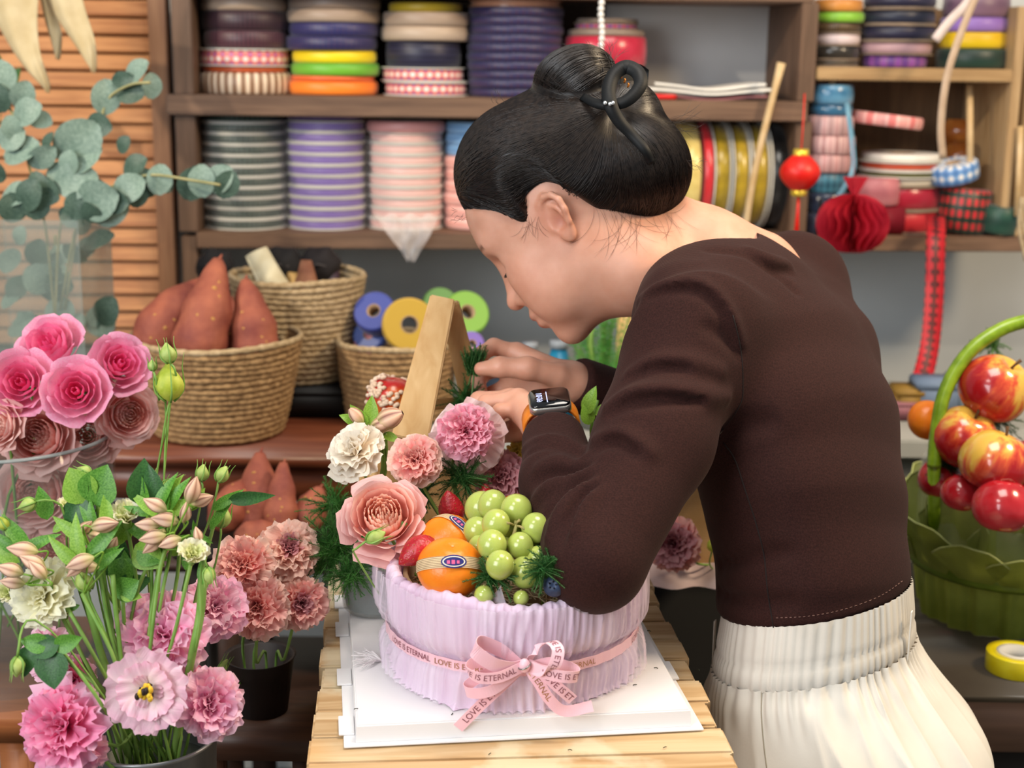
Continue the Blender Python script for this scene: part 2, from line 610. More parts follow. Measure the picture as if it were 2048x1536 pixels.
stack(668, zU1, [(178, 26, rib_mat(pl, '#f57a14', '#ff8c28'), 'bright orange ribbon spool', None),
  (165, 10, rib_mat(pl, '#d9501e', '#ea6a2e'), 'thin red orange ribbon spool', None),
  (172, 24, rib_mat(pl, '#5fa526', '#74bb33'), 'leaf green ribbon spool', m_core if False else None),
  (164, 24, rib_mat(pl, '#ecc800', '#f7dc10'), 'yellow ribbon spool', None),
  (176, 26, navy, 'navy patterned ribbon spool', None), (174, 26, rib_mat(pd, '#22245a', '#2f3168', '#3c2b55', 50, .008), 'navy patterned ribbon spool', None),
  (180, 24, tp1, 'taupe ribbon spool', None), (178, 22, tp2, 'greyish taupe ribbon spool', None),
  (158, 22, rib_mat(pl, '#8464c0', '#9678d0'), 'lilac ribbon spool', None)], 'with yellow and green rolls', G1, .11)
stack(850, zU1, [(168, 27, ging, 'pink checked ribbon spool', m_flw), (166, 27, ging, 'pink checked ribbon spool', m_flw),
  (146, 50, navyd, 'dark navy ribbon spool', None), (174, 28, rib_mat(pl, '#b39c86', '#c0ab96'), 'beige ribbon spool', None),
  (170, 26, tp1, 'taupe ribbon spool', None), (142, 18, rib_mat(pl, '#b8991c', '#ccae2a'), 'mustard yellow ribbon spool', None)], 'right of the yellow-green stack', G1, .11)
stack(1030, zU1, [(186, 17, rib_mat(pd, '#201f46', '#2b2a58', '#3a2548', 44, .02), 'dark navy ribbon spool', None) for _ in range(10)] +
  [(184, 14, rib_mat(sa, '#a86a4a', '#d9a080', h=.03), 'shiny copper ribbon spool', m_flc)], 'of navy rolls behind the hair bun', G1, .11, .002)
stack(1212, zU1, [(140, 62, rib_mat(pl, '#9078c0', '#a48cd0'), 'lilac ribbon spool', None), (162, 56, rib_mat(sa, '#a5152f', '#c42a44', h=.1), 'wide crimson ribbon spool', None),
  (150, 12, tp2, 'thin taupe ribbon spool', None), (128, 14, rib_mat(vs, '#b03a6a', '#c890a0', '#7a3a8a', 20), 'mixed pink ribbon spool', m_flk), (120, 8, tp2, 'thin grey ribbon spool', None)], 'behind the hair claw', G1, .11)
G2 = 'spools on the lower shelf'
gp = rib_mat(pd, '#0c1f1a', '#1f3c33', '#41594c', 50, .011)
stack(489, zL1, [(166, 20.5, gp, 'dark green plaid ribbon spool', m_flw) for _ in range(11)], 'beside the left upright', G2, .10, .0015, 350)
pu = rib_mat(pl, '#6b4ea6', '#8f72c4', h=.012)
stack(653, zL1, [(156, 21, pu, 'purple ribbon spool', m_flw) for _ in range(10)] + [(150, 12, rib_mat(pl, '#5a4570', '#6c5684'), 'dusky purple ribbon spool', None)], 'of purple rolls', G2, .10, .0015, 350)
pk = rib_mat(pl, '#e8b6ae', '#f4cdc6', h=.014)
stack(812, zL1, [(150, 21, pk, 'pale pink ribbon spool', m_flw) for _ in range(9)] + [(156, 22, rib_mat(pl, '#d68f8c', '#e2a09c'), 'rose pink ribbon spool', None)], 'of pale pink rolls', G2, .10, .0015, 350)
bl = rib_mat(pl, '#6f9fd0', '#88b6e0', h=.014); pk2 = rib_mat(pl, '#eba69a', '#f4bcb2', h=.014)
stack(958, zL1, [(140, 24, pk2, 'coral pink ribbon spool', None) for _ in range(6)] + [(136, 22, bl, 'light blue ribbon spool', None) for _ in range(3)], 'partly hidden by the hair', G2, .10, .0015, 350)
# clear wrappers around three of the towers
m_film = mat('clear_film', '#ffffff', rough=.12, alpha=.07, spec=.9, bump=.9, bscale=25, bdist=.01)
def film(cxp, wp, z0, z1, label, tip=None):
    cx = S(cxp, 350, .10)[0]
    r0 = wp * KPX / 2 + .004
    bb = MB()
    def fn(u, v):
        a = u * 2 * math.pi
        r = r0 + .0022 * math.sin(a * 9 + v * 17) * math.sin(v * 23 + a * 3) + .002
        return (r * math.cos(a), r * math.sin(a), z0 + (z1 - z0) * v)
    bb.grid(fn, 60, 26)
    t = bb.ob('plastic_wrap', m_film, loc=SW(cx, .10, 0), label=label, cat='plastic wrap')
    t.rotation_euler.z = SANG
    return t, cx, r0
zt_ = S(600, 238, .1)[1]
film(489, 166, zL1 + .002, zt_, 'clear glossy plastic wrap around the dark green plaid spools')
film(653, 158, zL1 + .002, zt_, 'crinkled clear plastic wrap around the purple spools')
t, cx, r0 = film(812, 152, zL1 + .002, zt_ - .028, 'cloudy plastic bag around the pale pink spools with hanging tip')
m_bag = mat('milky_bag', '#e9dedb', '#f6f0ee', rough=.25, alpha=.42, scale=30, bump=.8, bscale=40, bdist=.006)
def tipf(u, v):
    a = (u - .5) * 2
    hw = (1 - v) * .052 + .006
    return (a * hw + .008 * v, -r0 - .004 - .048 * min(1, v * 3) + .004 * math.sin(a * 7 + v * 9), zL1 + .03 - v * .075 + .004 * math.sin(a * 11))
bb = MB().grid(tipf, 16, 10)
ob('bag_tip', bb.mesh('bag_tip'), m_bag, t)

# gold spools standing on edge
def edge_spool(pxc, r, h, mt, label, fl, lean=0):
    x = S(pxc, 350, .11)[0]
    t = spool(0, 0, 0, r, h, mt, label, 'spools standing on edge', fl, rot=(0, 0, 0))
    t.location = SW(x - h / 2, .115, zL1 + r + .0005)
    t.rotation_euler = (0, R(90), SANG)
    return t
gold = rib_mat(sa, '#7a6412', '#b79a2c', h=.2)
rr = .099
edge_spool(1368, rr, .030, rib_mat(sa, '#b89a40', '#e6cf80', h=.2), 'pale gold spool standing on edge nearest the hair', None)
edge_spool(1399, rr, .016, rib_mat(sa, '#b01a22', '#cf3038'), 'red ribbon spool standing on edge beside the gold ones', None)
for i, (x, wds) in enumerate([(1426, 'first gold ribbon spool standing on edge, right of the red one'), (1463, 'middle gold ribbon spool standing on edge'), (1500, 'last gold ribbon spool standing on edge, beside the black one')]):
    edge_spool(x, rr, .031, gold, wds, m_flw)
edge_spool(1540, rr, .036, rib_mat(sa, '#0c0c0d', '#1c1c1e'), 'black ribbon spool standing on edge with white rim', m_flw)

# papers on the upper shelf
PAP = empty('paper_stack', SW(S(1410, 190, .06)[0], .06, zU1), 'white and mauve sheets of paper stacked on the upper shelf', 'paper', rot=(0, 0, SANG))
def sheet(name, z, hw, dy, mt, curl):
    bb = MB()
    bb.grid(lambda u, v: ((u - .5) * 2 * hw, (v - .35) * dy, z + curl * (u - .5) ** 2 * 4 + .002 * math.sin(u * 9)), 12, 4)
    k = len(bb.v)
    bb.grid(lambda u, v: ((u - .5) * 2 * hw, (v - .35) * dy, z + .004 + curl * (u - .5) ** 2 * 4 + .002 * math.sin(u * 9)), 12, 4)
    for i in range(11):
        bb.f.append((i, i + 1, k + i + 1, k + i))
    bb.ob(name, mt, PAP)
sheet('mauve_sheet', .001, .105, .12, mat('paper_mauve', '#8a5a5e', rough=.7), .004)
sheet('sheet', .011, .112, .14, mat('paper_white', '#e6e2da', rough=.7), .006)
sheet('sheet', .018, .10, .13, _M['paper_white'], .008)
SCI = MB()
for s_ in (0, .014):
    SCI.tube([SW(S(1285, 196, -.01)[0] + .06 * i / 6, -.0 + s_ + .004 * math.sin(i), zU1 + .0055) for i in range(7)], .0048, 8)
SCI.ob('scissor_handles', mat('red_plastic', '#d8241c', rough=.3), label='red scissor handles lying before the paper stack', cat='scissors')

# ---------------- right hand pine shelf
G3 = 'spools on the pine upper shelf'
stack(1668, zR1, [(100, 16, rib_mat(pl, '#3a3128', '#4a4034'), 'dark spool', m_flk), (96, 24, rib_mat(sa, '#191613', '#2e2a25'), 'glossy black spool', None),
  (92, 26, rib_mat(pl, '#cdb8b8', '#dccaca'), 'pale pink spool', m_flk), (94, 18, rib_mat(vs, '#4a3420', '#8a7040', '#2a1c12', 30), 'brown dotted spool', None),
  (98, 20, rib_mat(pl, '#6fa428', '#86be38'), 'green spool', None), (94, 24, rib_mat(pl, '#b8742c', '#cf8c3c'), 'orange tan spool', None)], 'at the left of the pine shelf', G3, .07)
stack(1790, zR1, [(124, 24, rib_mat(vs, '#6a3a8c', '#8a5a86', '#8c4aa0', 14), 'purple banded spool', None), (150, 27, rib_mat(pl, '#a8848c', '#b8949a'), 'dusty pink spool', m_flk),
  (152, 31, navyd, 'dark navy spool', m_flk), (150, 30, rib_mat(pl, '#10172e', '#1a2138'), 'blackish navy spool', m_flk), (146, 30, navyd, 'midnight navy spool', m_flk)], 'in the middle of the pine shelf', G3, .08)
stack(1942, zR1, [(140, 38, rib_mat(pl, '#0d2a24', '#163a30'), 'dark green spool', None), (136, 32, rib_mat(pl, '#d3ab00', '#e6c410'), 'yellow spool', None),
  (132, 28, rib_mat(pl, '#8460b0', '#9674c2'), 'violet spool', None), (128, 40, rib_mat(pl, '#6a4c62', '#7c5e72'), 'mauve spool', None)], 'at the right of the pine shelf', G3, .08)
G4 = 'spools on the pine lower shelf'
stack(1800, zL1, [(180, 46, rib_mat(pl, '#b0141f', '#c4222c', h=.2), 'wide red spool', m_flk), (176, 48, rib_mat(sa, '#8e1226', '#aa1c34', h=.2), 'wide crimson spool', m_flk),
  (164, 16, rib_mat(pl, '#c9bda8', '#d6ccb8'), 'cream spool', None), (170, 14, rib_mat(pl, '#4c4c14', '#5c5c20'), 'thin olive spool', m_flw), (168, 18, rib_mat(pl, '#a83a1c', '#c04a28'), 'thin rust spool', m_flw), (160, 14, rib_mat(pl, '#e0dcd4', '#ece8e0'), 'white wavy spool', None)],
  'behind the red honeycomb ball', G4, .10, .004, 350)
x = S(1762, 372, .02)[0]
spool(x, .004 + .05, zL1 + .052 + .0005, .045, .05, rib_mat(pl, '#b86870', '#c87a80'), 'dusty rose ribbon roll in front of the crimson spools', G4)
bpy.data.objects[-1] if False else None
x = S(1762, 372, .03)[0]
ob('box_for_roll', MB().box(x - .045, x + .045, .012, .1, zL1 + .0005, zL1 + .05, .004).mesh('b'), mat('box_crimson', '#7c0f22', rough=.5), loc=SH0, label='small crimson ribbon box under the dusty rose roll', cat='box').rotation_euler.z = SANG
bpy.data.objects['box_for_roll'].name = 'ribbon_box'
x = S(1775, 238, .06)[0]
t = spool(x, .07, S(1775, 252, .07)[1], .066, .022, rib_mat(vs, '#e8a09a', '#f4c8c0', '#e07a78', 10), 'pink glossy ribbon roll lying tilted on top of the white spool', G4)
t.rotation_euler = (0, R(6), SANG)
# tower on a stick (blue roll on top)
xs = S(1655, 400, .03)[0]; z = zL1
for (wp, hp, mt, lab) in [(92, 42, rib_mat(pl, '#15182c', '#23283e'), 'navy lace roll'), (88, 40, rib_mat(sa, '#12182c', '#26324a'), 'dark blue lace roll'), (80, 40, rib_mat(pd, '#1f4a60', '#2f6478', '#3c7890', 20, .02), 'teal lace roll'),
     (92, 36, rib_mat(vs, '#b08484', '#d4aeac', '#c08a8a', 12), 'dusty pink roll'), (98, 36, rib_mat(vs, '#c89c9a', '#e2c0bc', '#b08080', 12), 'pale pink roll'), (94, 38, rib_mat(vs, '#b08c8c', '#d4b4b2', '#c49696', 12), 'greyish pink roll'), (82, 22, rib_mat(sa, '#1f4a6a', '#34688a'), 'deep blue denim roll'), (86, 38, rib_mat(sa, '#2f688e', '#6298ba'), 'sky blue denim roll')]:
    spool(xs + rnd(-.002, .002), .045, z, wp * KPX / 2, hp * KPX - .0004, mt, lab + ' threaded on the stick behind the red lantern', 'rolls threaded on a stick')
    z += hp * KPX
m_stick = mat('stick_wood', '#c9a877', '#d9bd92', rough=.7, scale=30)
MB().tube([SW(xs, .045, zL1 + .001), SW(xs, .045, z + .012)], .006, 8).ob('wooden_stick', m_stick, label='short wooden stick poking out of the sky blue denim roll', cat='stick')
# long sticks leaning before the shelf
MB().tube(bez([SW(S(1487, 455, .0)[0], -.008, zL1 + .001), SW(S(1512, 330, -.03)[0], -.03, S(1512, 330, -.03)[1]), SW(S(1563, 126, -.03)[0], -.03, S(1563, 126, -.03)[1])], 8), [.0062] * 8 + [.008], 8).ob('bamboo_stick', m_stick, label='thin tan stick leaning against the shelf before the gold spools', cat='stick')
MB().tube([SW(S(1936, 330, .03)[0], .02, S(1936, 330, .03)[1]), SW(S(1948, 172, .03)[0], .05, S(1948, 172, .03)[1])], .0062, 8).ob('wooden_stick', m_stick, label='wooden stick rising from the light blue gingham roll', cat='stick')
MB().tube([SW(S(2008, 470, .03)[0], -.02, zL1 + .04), SW(S(2022, 250, .03)[0], -.012, S(2022, 250, .03)[1])], .006, 8).ob('wooden_stick', m_stick, label='wooden stick standing in the dark green roll at far right', cat='stick')
# tartan roll, gingham roll, dark green roll
tart = rib_mat('tartan', '#c21f28', '#1c3020', '#101010', 22, .022)
x = S(1928, 420, .04)[0]
t = spool(x, .05, zL1 + .0005, .047, .082, tart, 'red and green tartan ribbon roll at the right of the lower shelf', G4)
t.rotation_euler = (0, R(4), SANG)
t = spool(S(1928, 326, .04)[0] - .012, .045, zL1 + .098, .044, .034, rib_mat(gi, '#86b0dc', '#5c8cc8', '#4a78b4', 16, .02), 'light blue gingham ribbon roll resting on the tartan roll', G4)
t.rotation_euler = (R(6), R(-14), SANG)
t = spool(S(1998, 425, .02)[0], .02, zL1 + .005, .033, .05, rib_mat(pl, '#123a30', '#1c4a3c'), 'small dark green ribbon roll at the end of the lower shelf', G4)
t.rotation_euler = (R(4), R(6), SANG)
# orange packaged cans at the back
for i, py in enumerate((306, 254, 206)):
    xo, zo = S(1938, py, .17)
    cb = MB().box(-.04, .04, -.018, .018, 0, .046, .006)
    t = cb.ob('orange_packet', mat('orange_pack', '#b5642a', '#cf8440', rough=.15, scale=25, coat=.6), loc=SW(xo, .19, zL1 + .028 + (2 - i) * 0 + [.0, .047, .094][i] + .035), label='glossy orange packet behind the sticks, %s of three piled up' % ['lowest', 'middle', 'topmost'][i], cat='packet', group='orange packets')
    t.rotation_euler.z = SANG
bs = MB().box(-.045, .045, -.02, .02, 0, .0625, .003).ob('card_box', mat('card_brown', '#7b4b2c', '#8c5a36', rough=.8), loc=SW(S(1938, 306, .17)[0], .19, zL1 + .0005), label='brown card box under the orange packets', cat='box', smooth=False)
bs.rotation_euler.z = SANG
# far right rolls
xq = S(2052, 400, .05)[0]; z = zL1
for c1, c2, w_, h_ in (('#5a2024', '#6a2a2c', 'dark red', 50), ('#1b7a44', '#2a9054', 'green', 54), ('#d98a4c', '#e8a060', 'peach', 44), ('#d86a1c', '#ec8430', 'orange', 34), ('#d8b820', '#e8cc38', 'yellow', 30)):
    spool(xq, .06, z, .036, h_ * KPX - .0004, rib_mat(pl, c1, c2), '%s ribbon roll piled at the far right edge' % w_, 'rolls at the far right edge'); z += h_ * KPX
# ---------------- hanging ribbons
def hang(name, pts, width, mt, label, cat, wdir=None, thick=.0006):
    p = bez(pts, 20)
    return strip(p, wdir or SEX, width, thick).ob(name, mt, label=label, cat=cat)
tartan_flat = None
def tartan_strip_mat():
    mt = bpy.data.materials.new('tartan_ribbon_flat'); mt.use_nodes = True
    k = NT(mt); tc = k.n('ShaderNodeTexCoord'); sp = k.n('ShaderNodeSeparateXYZ'); k.l(tc.outputs['UV'], sp.inputs[0])
    x = k.math('GREATER_THAN', k.math('SINE', k.math('MULTIPLY_ADD', sp.outputs[0], 18.8, 1.57)), .25)
    y = k.math('GREATER_THAN', k.math('SINE', k.math('MULTIPLY', sp.outputs[1], 150.0)), .2)
    f = k.math('MULTIPLY_ADD', k.math('MULTIPLY', x, y), .5, k.math('MULTIPLY', k.math('LESS_THAN', k.math('ABSOLUTE', k.math('SUBTRACT', sp.outputs[0], .5)), .09), .5))
    k.l(k.ramp(f, [(0, '#c11f2a'), (.4, '#4a1014'), (.8, '#101a10')], 'CONSTANT'), k.b.inputs['Base Color'])
    return mt
tp = bez([SW(S(1872, 432, -.015)[0], -.012, S(1872, 432, -.012)[1]), P(1872, 470, 2.5), P(1868, 600, 2.49), P(1858, 700, 2.48), P(1835, 790, 2.44)], 40)
o = strip(tp, SEX, .034, .0006).ob('tartan_ribbon', tartan_strip_mat(), label='long red and black tartan ribbon hanging from the lower shelf', cat='ribbon')
uv = o.data.uv_layers.new(name='UVMap')
for lp in o.data.loops:
    vi = lp.vertex_index
    uv.data[lp.index].uv = (0.0 if (vi % 4) in (0, 3) else 1.0, (vi // 4) / len(tp))
hang('tan_ribbon', [P(1975, -60, 2.42), P(1932, 40, 2.42), P(1895, 150, 2.43), P(1882, 250, 2.45), P(1886, 318, 2.47)], .013, mat('tan_ribbon', '#b59c84', '#c4ac94', rough=.6), 'narrow tan ribbon hanging down before the pine shelf', 'ribbon')
hang('tan_ribbon', [P(1870, 80, 2.42), P(1900, 42, 2.42), P(1935, 5, 2.42), P(1960, -50, 2.42)], .016, mat('pale_ribbon', '#c9b9b4', '#d8c8c4', rough=.6), 'pale ribbon end slanting before the violet spool', 'ribbon')
hang('blue_ribbon', [P(1694, 205, 2.50), P(1706, 300, 2.47), P(1704, 345, 2.46), P(1672, 400, 2.46), P(1650, 425, 2.46)], .009, mat('teal_ribbon', '#5f8ea6', '#78a4ba', rough=.5), 'narrow grey blue ribbon trailing beside the lace rolls', 'ribbon')
# red honeycomb ball
HC = P(1705, 447, 2.43)
bb = MB()
ng = 22
for g in range(ng):
    a0 = 2 * math.pi * g / ng
    def fn(u, v, a0=a0):
        th = u * math.pi
        r = .062 * math.sin(th) ** .8 * (v)
        a = a0 + .12 * math.sin(th * 5) * v
        rz = -.05 * math.cos(th)
        return (r * math.cos(a), r * math.sin(a), rz)
    bb.grid(fn, 12, 3)
t = empty('paper_ball', HC, 'crimson honeycomb paper ball hanging before the lower shelf', 'paper ball')
bb.ob('paper_folds', mat('crimson_paper', '#b0142a', '#c8203a', rough=.7, scale=20, transl=.25), t)
MB().lathe([(.0008, -.048), (.0008, .048)], 6).ob('core_thread', mat('thread_red', '#a01020'), t)
def fan(u, v):
    return ((u - .5) * (.008 + .034 * v), .003 * math.sin(u * 30), .047 + .032 * v)
MB().grid(fan, 14, 3).ob('paper_tail', _M['crimson_paper'], t)
MB().tube([(0, 0, .06), (-.002, .03, .14)], .0006, 5).ob('hanging_thread', _M['thread_red'], t)
# red lantern
LC = P(1600, 345, 2.40)
t = empty('paper_lantern', LC, 'small round red lantern with gold caps and a tassel', 'lantern')
m_lred = mat('lantern_red', '#d3160f', '#e22a1c', rough=.4, scale=40)
m_lgold = mat('lantern_gold', '#d9b32a', '#f0d45a', rough=.3, metal=.5, scale=60)
prof = [(.0335 * math.sin(math.pi * (.13 + .74 * i / 30)) + .0009 * (i % 2), -.029 + .058 * i / 30) for i in range(31)]
MB().lathe(prof, 32).ob('lantern_body', m_lred, t)
for z0 in (-.039, .025):
    MB().lathe([(.0005, z0), (.0125, z0), (.0135, z0 + .004), (.0125, z0 + .014), (.0005, z0 + .014)], 20).ob('cap', m_lgold, t)
bb = MB()
for i in range(10):
    a = i * .628
    bb.tube([(.001 * math.cos(a), .001 * math.sin(a), -.038), (.002 * math.cos(a), .002 * math.sin(a), -.075), (.0045 * math.cos(a), .0045 * math.sin(a), -.118)], .0012, 5)
bb.ob('tassel', m_lred, t)
MB().tube([(0, 0, .038), (.001, .003, .07), (.002, .01, .13)], .0012, 6).ob('hanging_cord', m_lred, t)
# dark cords and twine over the shelf edge
MB().tube(bez([P(1642, 398, 2.47), P(1634, 455, 2.46), P(1626, 505, 2.45)], 8), .003, 6).ob('dark_yarn', mat('cord_navy', '#17171d', rough=.8), label='dark navy cord dangling below the lace rolls', cat='cord')
tw = MB()
for s_ in range(3):
    tw.tube([P(2046 + 4 * s_ - 8 * math.sin(i * .5 + s_), 395 + i * 16, 2.44) for i in range(9)], .0032, 6)
tw.ob('jute_twine', mat('jute_twine', '#a28e70', '#b8a688', rough=.9, scale=200), label='loose jute twine hanging at the right edge', cat='twine')
# string of pearls
t = empty('bead_string', P(1203, -30, 2.2), 'string of small white pearl beads hanging above the hair bun', 'bead string')
pm = sph((0, 0, 0), .0052, 10, 7).mesh('bead')
for i in range(17):
    ob('bead', pm, mat('pearl', '#e4e0da', rough=.2, coat=.4), t, loc=P(1203 + 1.3 * math.sin(i), -30 + i * 12, 2.2) - P(1203, -30, 2.2))
MB().tube([(0, 0, .02), P(1203, 165, 2.2) - P(1203, -30, 2.2)], .0006, 5).ob('thread', mat('thread_white', '#d8d4cc'), t)
# ================================================================== signed distance toolkit
def A(p):
    return np.array([p[0], p[1], p[2]], dtype=np.float32)
def smin(a, b, k):
    h = np.clip(.5 + .5 * (b - a) / k, 0, 1)
    return b * (1 - h) + a * h - k * h * (1 - h)
def smax(a, b, k):
    return -smin(-a, -b, k)
def d_cone(p, a, b, ra, rb):
    a = A(a); b = A(b)
    ba = b - a
    t = np.clip(((p - a) @ ba) / float(ba @ ba), 0, 1)
    return np.linalg.norm(p - a - t[:, None] * ba, axis=1) - (ra + (rb - ra) * t)
def d_chain(p, pts, rs, k=.004):
    d = None
    for i in range(len(pts) - 1):
        e = d_cone(p, pts[i], pts[i + 1], rs[i], rs[i + 1])
        d = e if d is None else smin(d, e, k)
    return d
def d_ell(p, c, r, ax=None):
    q = p - A(c)
    if ax is not None:
        q = q @ np.array([list(a) for a in ax], dtype=np.float32).T
    r = np.array(r, dtype=np.float32)
    k0 = np.linalg.norm(q / r, axis=1)
    k1 = np.linalg.norm(q / (r * r), axis=1) + 1e-9
    return k0 * (k0 - 1) / k1
def d_loft(p, st, cap=None):
    """stations: (centre, side axis u, front axis v, half width a, half depth b)"""
    best = None
    for i in range(len(st) - 1):
        c0, u0, v0, a0, b0 = st[i]
        c1, u1, v1, a1, b1 = st[i + 1]
        c0 = A(c0); c1 = A(c1)
        ba = c1 - c0
        L2 = float(ba @ ba)
        t = np.clip(((p - c0) @ ba) / L2, 0, 1)[:, None]
        q = p - (c0 + t * ba)
        u = A(u0) * (1 - t) + A(u1) * t
        v = A(v0) * (1 - t) + A(v1) * t
        w = ba / math.sqrt(L2)
        t = t[:, 0]
        aa = a0 + (a1 - a0) * t
        bb = b0 + (b1 - b0) * t
        x = (q * u).sum(1); y = (q * v).sum(1); z = q @ w
        m_ = np.minimum(aa, bb) if cap is None else cap
        k0 = np.sqrt((x / aa) ** 2 + (y / bb) ** 2 + (z / m_) ** 2)
        k1 = np.sqrt((x / aa ** 2) ** 2 + (y / bb ** 2) ** 2 + (z / m_ ** 2) ** 2) + 1e-9
        d = k0 * (k0 - 1) / k1
        best = d if best is None else smin(best, d, .012)
    return best
def eval_chunks(fn, p, n=400000):
    out = np.empty(len(p), dtype=np.float32)
    for i in range(0, len(p), n):
        out[i:i + n] = fn(p[i:i + n])
    return out
def sdf_mesh(fn, lo, hi, h):
    lo = np.array(lo, dtype=np.float64); hi = np.array(hi, dtype=np.float64)
    s = 4
    nb = np.maximum(2, np.ceil((hi - lo) / (h * s)).astype(int) + 1)
    n = (nb - 1) * s + 1
    cg = np.stack(np.meshgrid(*[lo[i] + np.arange(nb[i]) * h * s for i in range(3)], indexing='ij'), -1).reshape(-1, 3).astype(np.float32)
    cv = eval_chunks(fn, cg).reshape(nb)
    idx = [np.minimum((np.arange(n[i]) + s // 2) // s, nb[i] - 1) for i in range(3)]
    val = cv[np.ix_(*idx)].astype(np.float32)
    near = np.abs(val) < h * s * 2.2
    ii = np.argwhere(near)
    pts = (lo + ii * h).astype(np.float32)
    val[near] = eval_chunks(fn, pts)
    sg = val < 0
    # surface nets
    nx, ny, nz = n
    acc = np.zeros((nx - 1, ny - 1, nz - 1, 3), dtype=np.float32)
    cnt = np.zeros((nx - 1, ny - 1, nz - 1), dtype=np.float32)
    def sl(o):
        return tuple(slice(o[i], n[i] - 1 + o[i]) for i in range(3))
    for ax in range(3):
        o1, o2 = [a for a in range(3) if a != ax]
        for d1 in (0, 1):
            for d2 in (0, 1):
                a = [0, 0, 0]; a[o1] = d1; a[o2] = d2
                b = list(a); b[ax] = 1
                va = val[sl(a)]; vb = val[sl(b)]
                cr = (va < 0) != (vb < 0)
                ix = np.nonzero(cr)
                t = va[ix] / (va[ix] - vb[ix])
                q = np.zeros((len(t), 3), dtype=np.float32)
                q[:, o1] = d1; q[:, o2] = d2; q[:, ax] = t
                acc[ix] += q
                cnt[ix] += 1
    act = cnt > 0
    vid = -np.ones(act.shape, dtype=np.int64)
    ci = np.argwhere(act)
    vid[act] = np.arange(len(ci))
    V = lo + (ci + acc[act] / cnt[act][:, None]) * h
    F = []
    for ax in range(3):
        o1, o2 = (ax + 1) % 3, (ax + 2) % 3
        a = [slice(None)] * 3; b = [slice(None)] * 3
        a[ax] = slice(0, -1); b[ax] = slice(1, None)
        sa = sg[tuple(a)]; sb = sg[tuple(b)]
        e = np.argwhere(sa != sb)
        e = e[(e[:, o1] > 0) & (e[:, o2] > 0) & (e[:, o1] < n[o1] - 1) & (e[:, o2] < n[o2] - 1)]
        fl = sa[tuple(e.T)]
        def c(d1, d2):
            q = e.copy(); q[:, o1] -= d1; q[:, o2] -= d2
            return vid[tuple(q.T)]
        quad = np.stack([c(1, 1), c(0, 1), c(0, 0), c(1, 0)], 1)
        quad[~fl] = quad[~fl][:, ::-1]
        F.append(quad)
    F = np.concatenate(F)
    return V, F
def np_mesh(name, V, F, smooth=True):
    me = bpy.data.meshes.new(name)
    V = np.asarray(V, dtype=np.float32); F = np.asarray(F, dtype=np.int32)
    me.vertices.add(len(V)); me.vertices.foreach_set('co', V.ravel())
    k = F.shape[1]
    me.loops.add(F.size); me.loops.foreach_set('vertex_index', F.ravel())
    me.polygons.add(len(F)); me.polygons.foreach_set('loop_start', np.arange(0, F.size, k, dtype=np.int32))
    me.update(calc_edges=True)
    me.validate()
    if smooth:
        me.polygons.foreach_set('use_smooth', np.ones(len(me.polygons), dtype=bool))
    return me
def march(fn, pix, d0=1.0, d1=2.2, bias=0.0):
    """hit points of the viewing rays with a field"""
    R_ = np.array([list(ray(x, y)) for x, y in pix], dtype=np.float32)
    t = np.full(len(pix), d0, dtype=np.float32)
    c = A(CAM)
    for _ in range(90):
        d = fn(c + R_ * t[:, None])
        t = np.minimum(t + d * .7, d1)
    return [Vector(q) for q in (c + R_ * (t + bias)[:, None])]
def view(v):
    return (_rt * v[0] + _fw * v[1] + _up * v[2]).normalized()

# ================================================================== the florist: joints
PSI = R(25)
Fb = Vector((-math.cos(PSI), math.sin(PSI), 0)); Lb = Vector((-math.sin(PSI), -math.cos(PSI), 0)); Zb = Vector((0, 0, 1))
HF = view((-.746, .286, -.602)); HL = view((-.308, -.949, -.070)); HU = HF.cross(HL) * -1
HU = HU.normalized() if HU.dot(view((-.591, .133, .796))) > 0 else -HU.normalized()
HL = (HL - HF * HL.dot(HF)).normalized()
HK = .92
EAR = P(1105, 447, 1.44)
HO = EAR - HL * (.069 * HK)
def H(f, l, u):
    return HO + (HF * f + HL * l + HU * u) * HK
hax = (HF, HL, HU)
def hr(*r):
    return tuple(x * HK for x in r)
# neck and torso
NB = P(1405, 545, 1.54)
def lean(v, a):
    return v
st_torso = [
    (P(1640, 1390, 1.46), Lb, Fb, .140, .105),
    (P(1634, 1290, 1.455), Lb, Fb, .120, .092),
    (P(1626, 1170, 1.455), Lb, Fb, .118, .088),
    (P(1612, 1000, 1.465), Lb, (Fb * .97 + Zb * -.25).normalized(), .132, .092),
    (P(1582, 850, 1.48), Lb, (Fb * .9 + Zb * -.42).normalized(), .145, .098),
    (P(1530, 715, 1.495), Lb, (Fb * .8 + Zb * -.6).normalized(), .152, .090),
    (P(1482, 625, 1.51), Lb, (Fb * .75 + Zb * -.66).normalized(), .135, .072),
    (P(1446, 570, 1.525), Lb, (Fb * .72 + Zb * -.70).normalized(), .085, .055)]
SL = P(1385, 640, 1.375); ML = P(1308, 880, 1.315); EL = P(1190, 1122, 1.245); FL_ = P(1122, 965, 1.335); WL = P(1105, 868, 1.405)
SR = P(1585, 572, 1.64); MR = P(1560, 760, 1.70); ER = P(1440, 880, 1.69); WR = P(1150, 766, 1.565)
def body_torso(p, off):
    st = [(c, u, v, a + off, b + off) for c, u, v, a, b in st_torso]
    return d_loft(p, st)
def torso_clothed(p):
    d = body_torso(p, .004)
    # shoulder yokes
    d = smin(d, d_cone(p, P(1470, 600, 1.50), SL, .052, .056), .05)
    d = smin(d, d_cone(p, P(1480, 595, 1.54), SR, .050, .048), .04)
    d = smin(d, d_cone(p, SR, P(1640, 700, 1.57), .046, .05), .05)
    return d
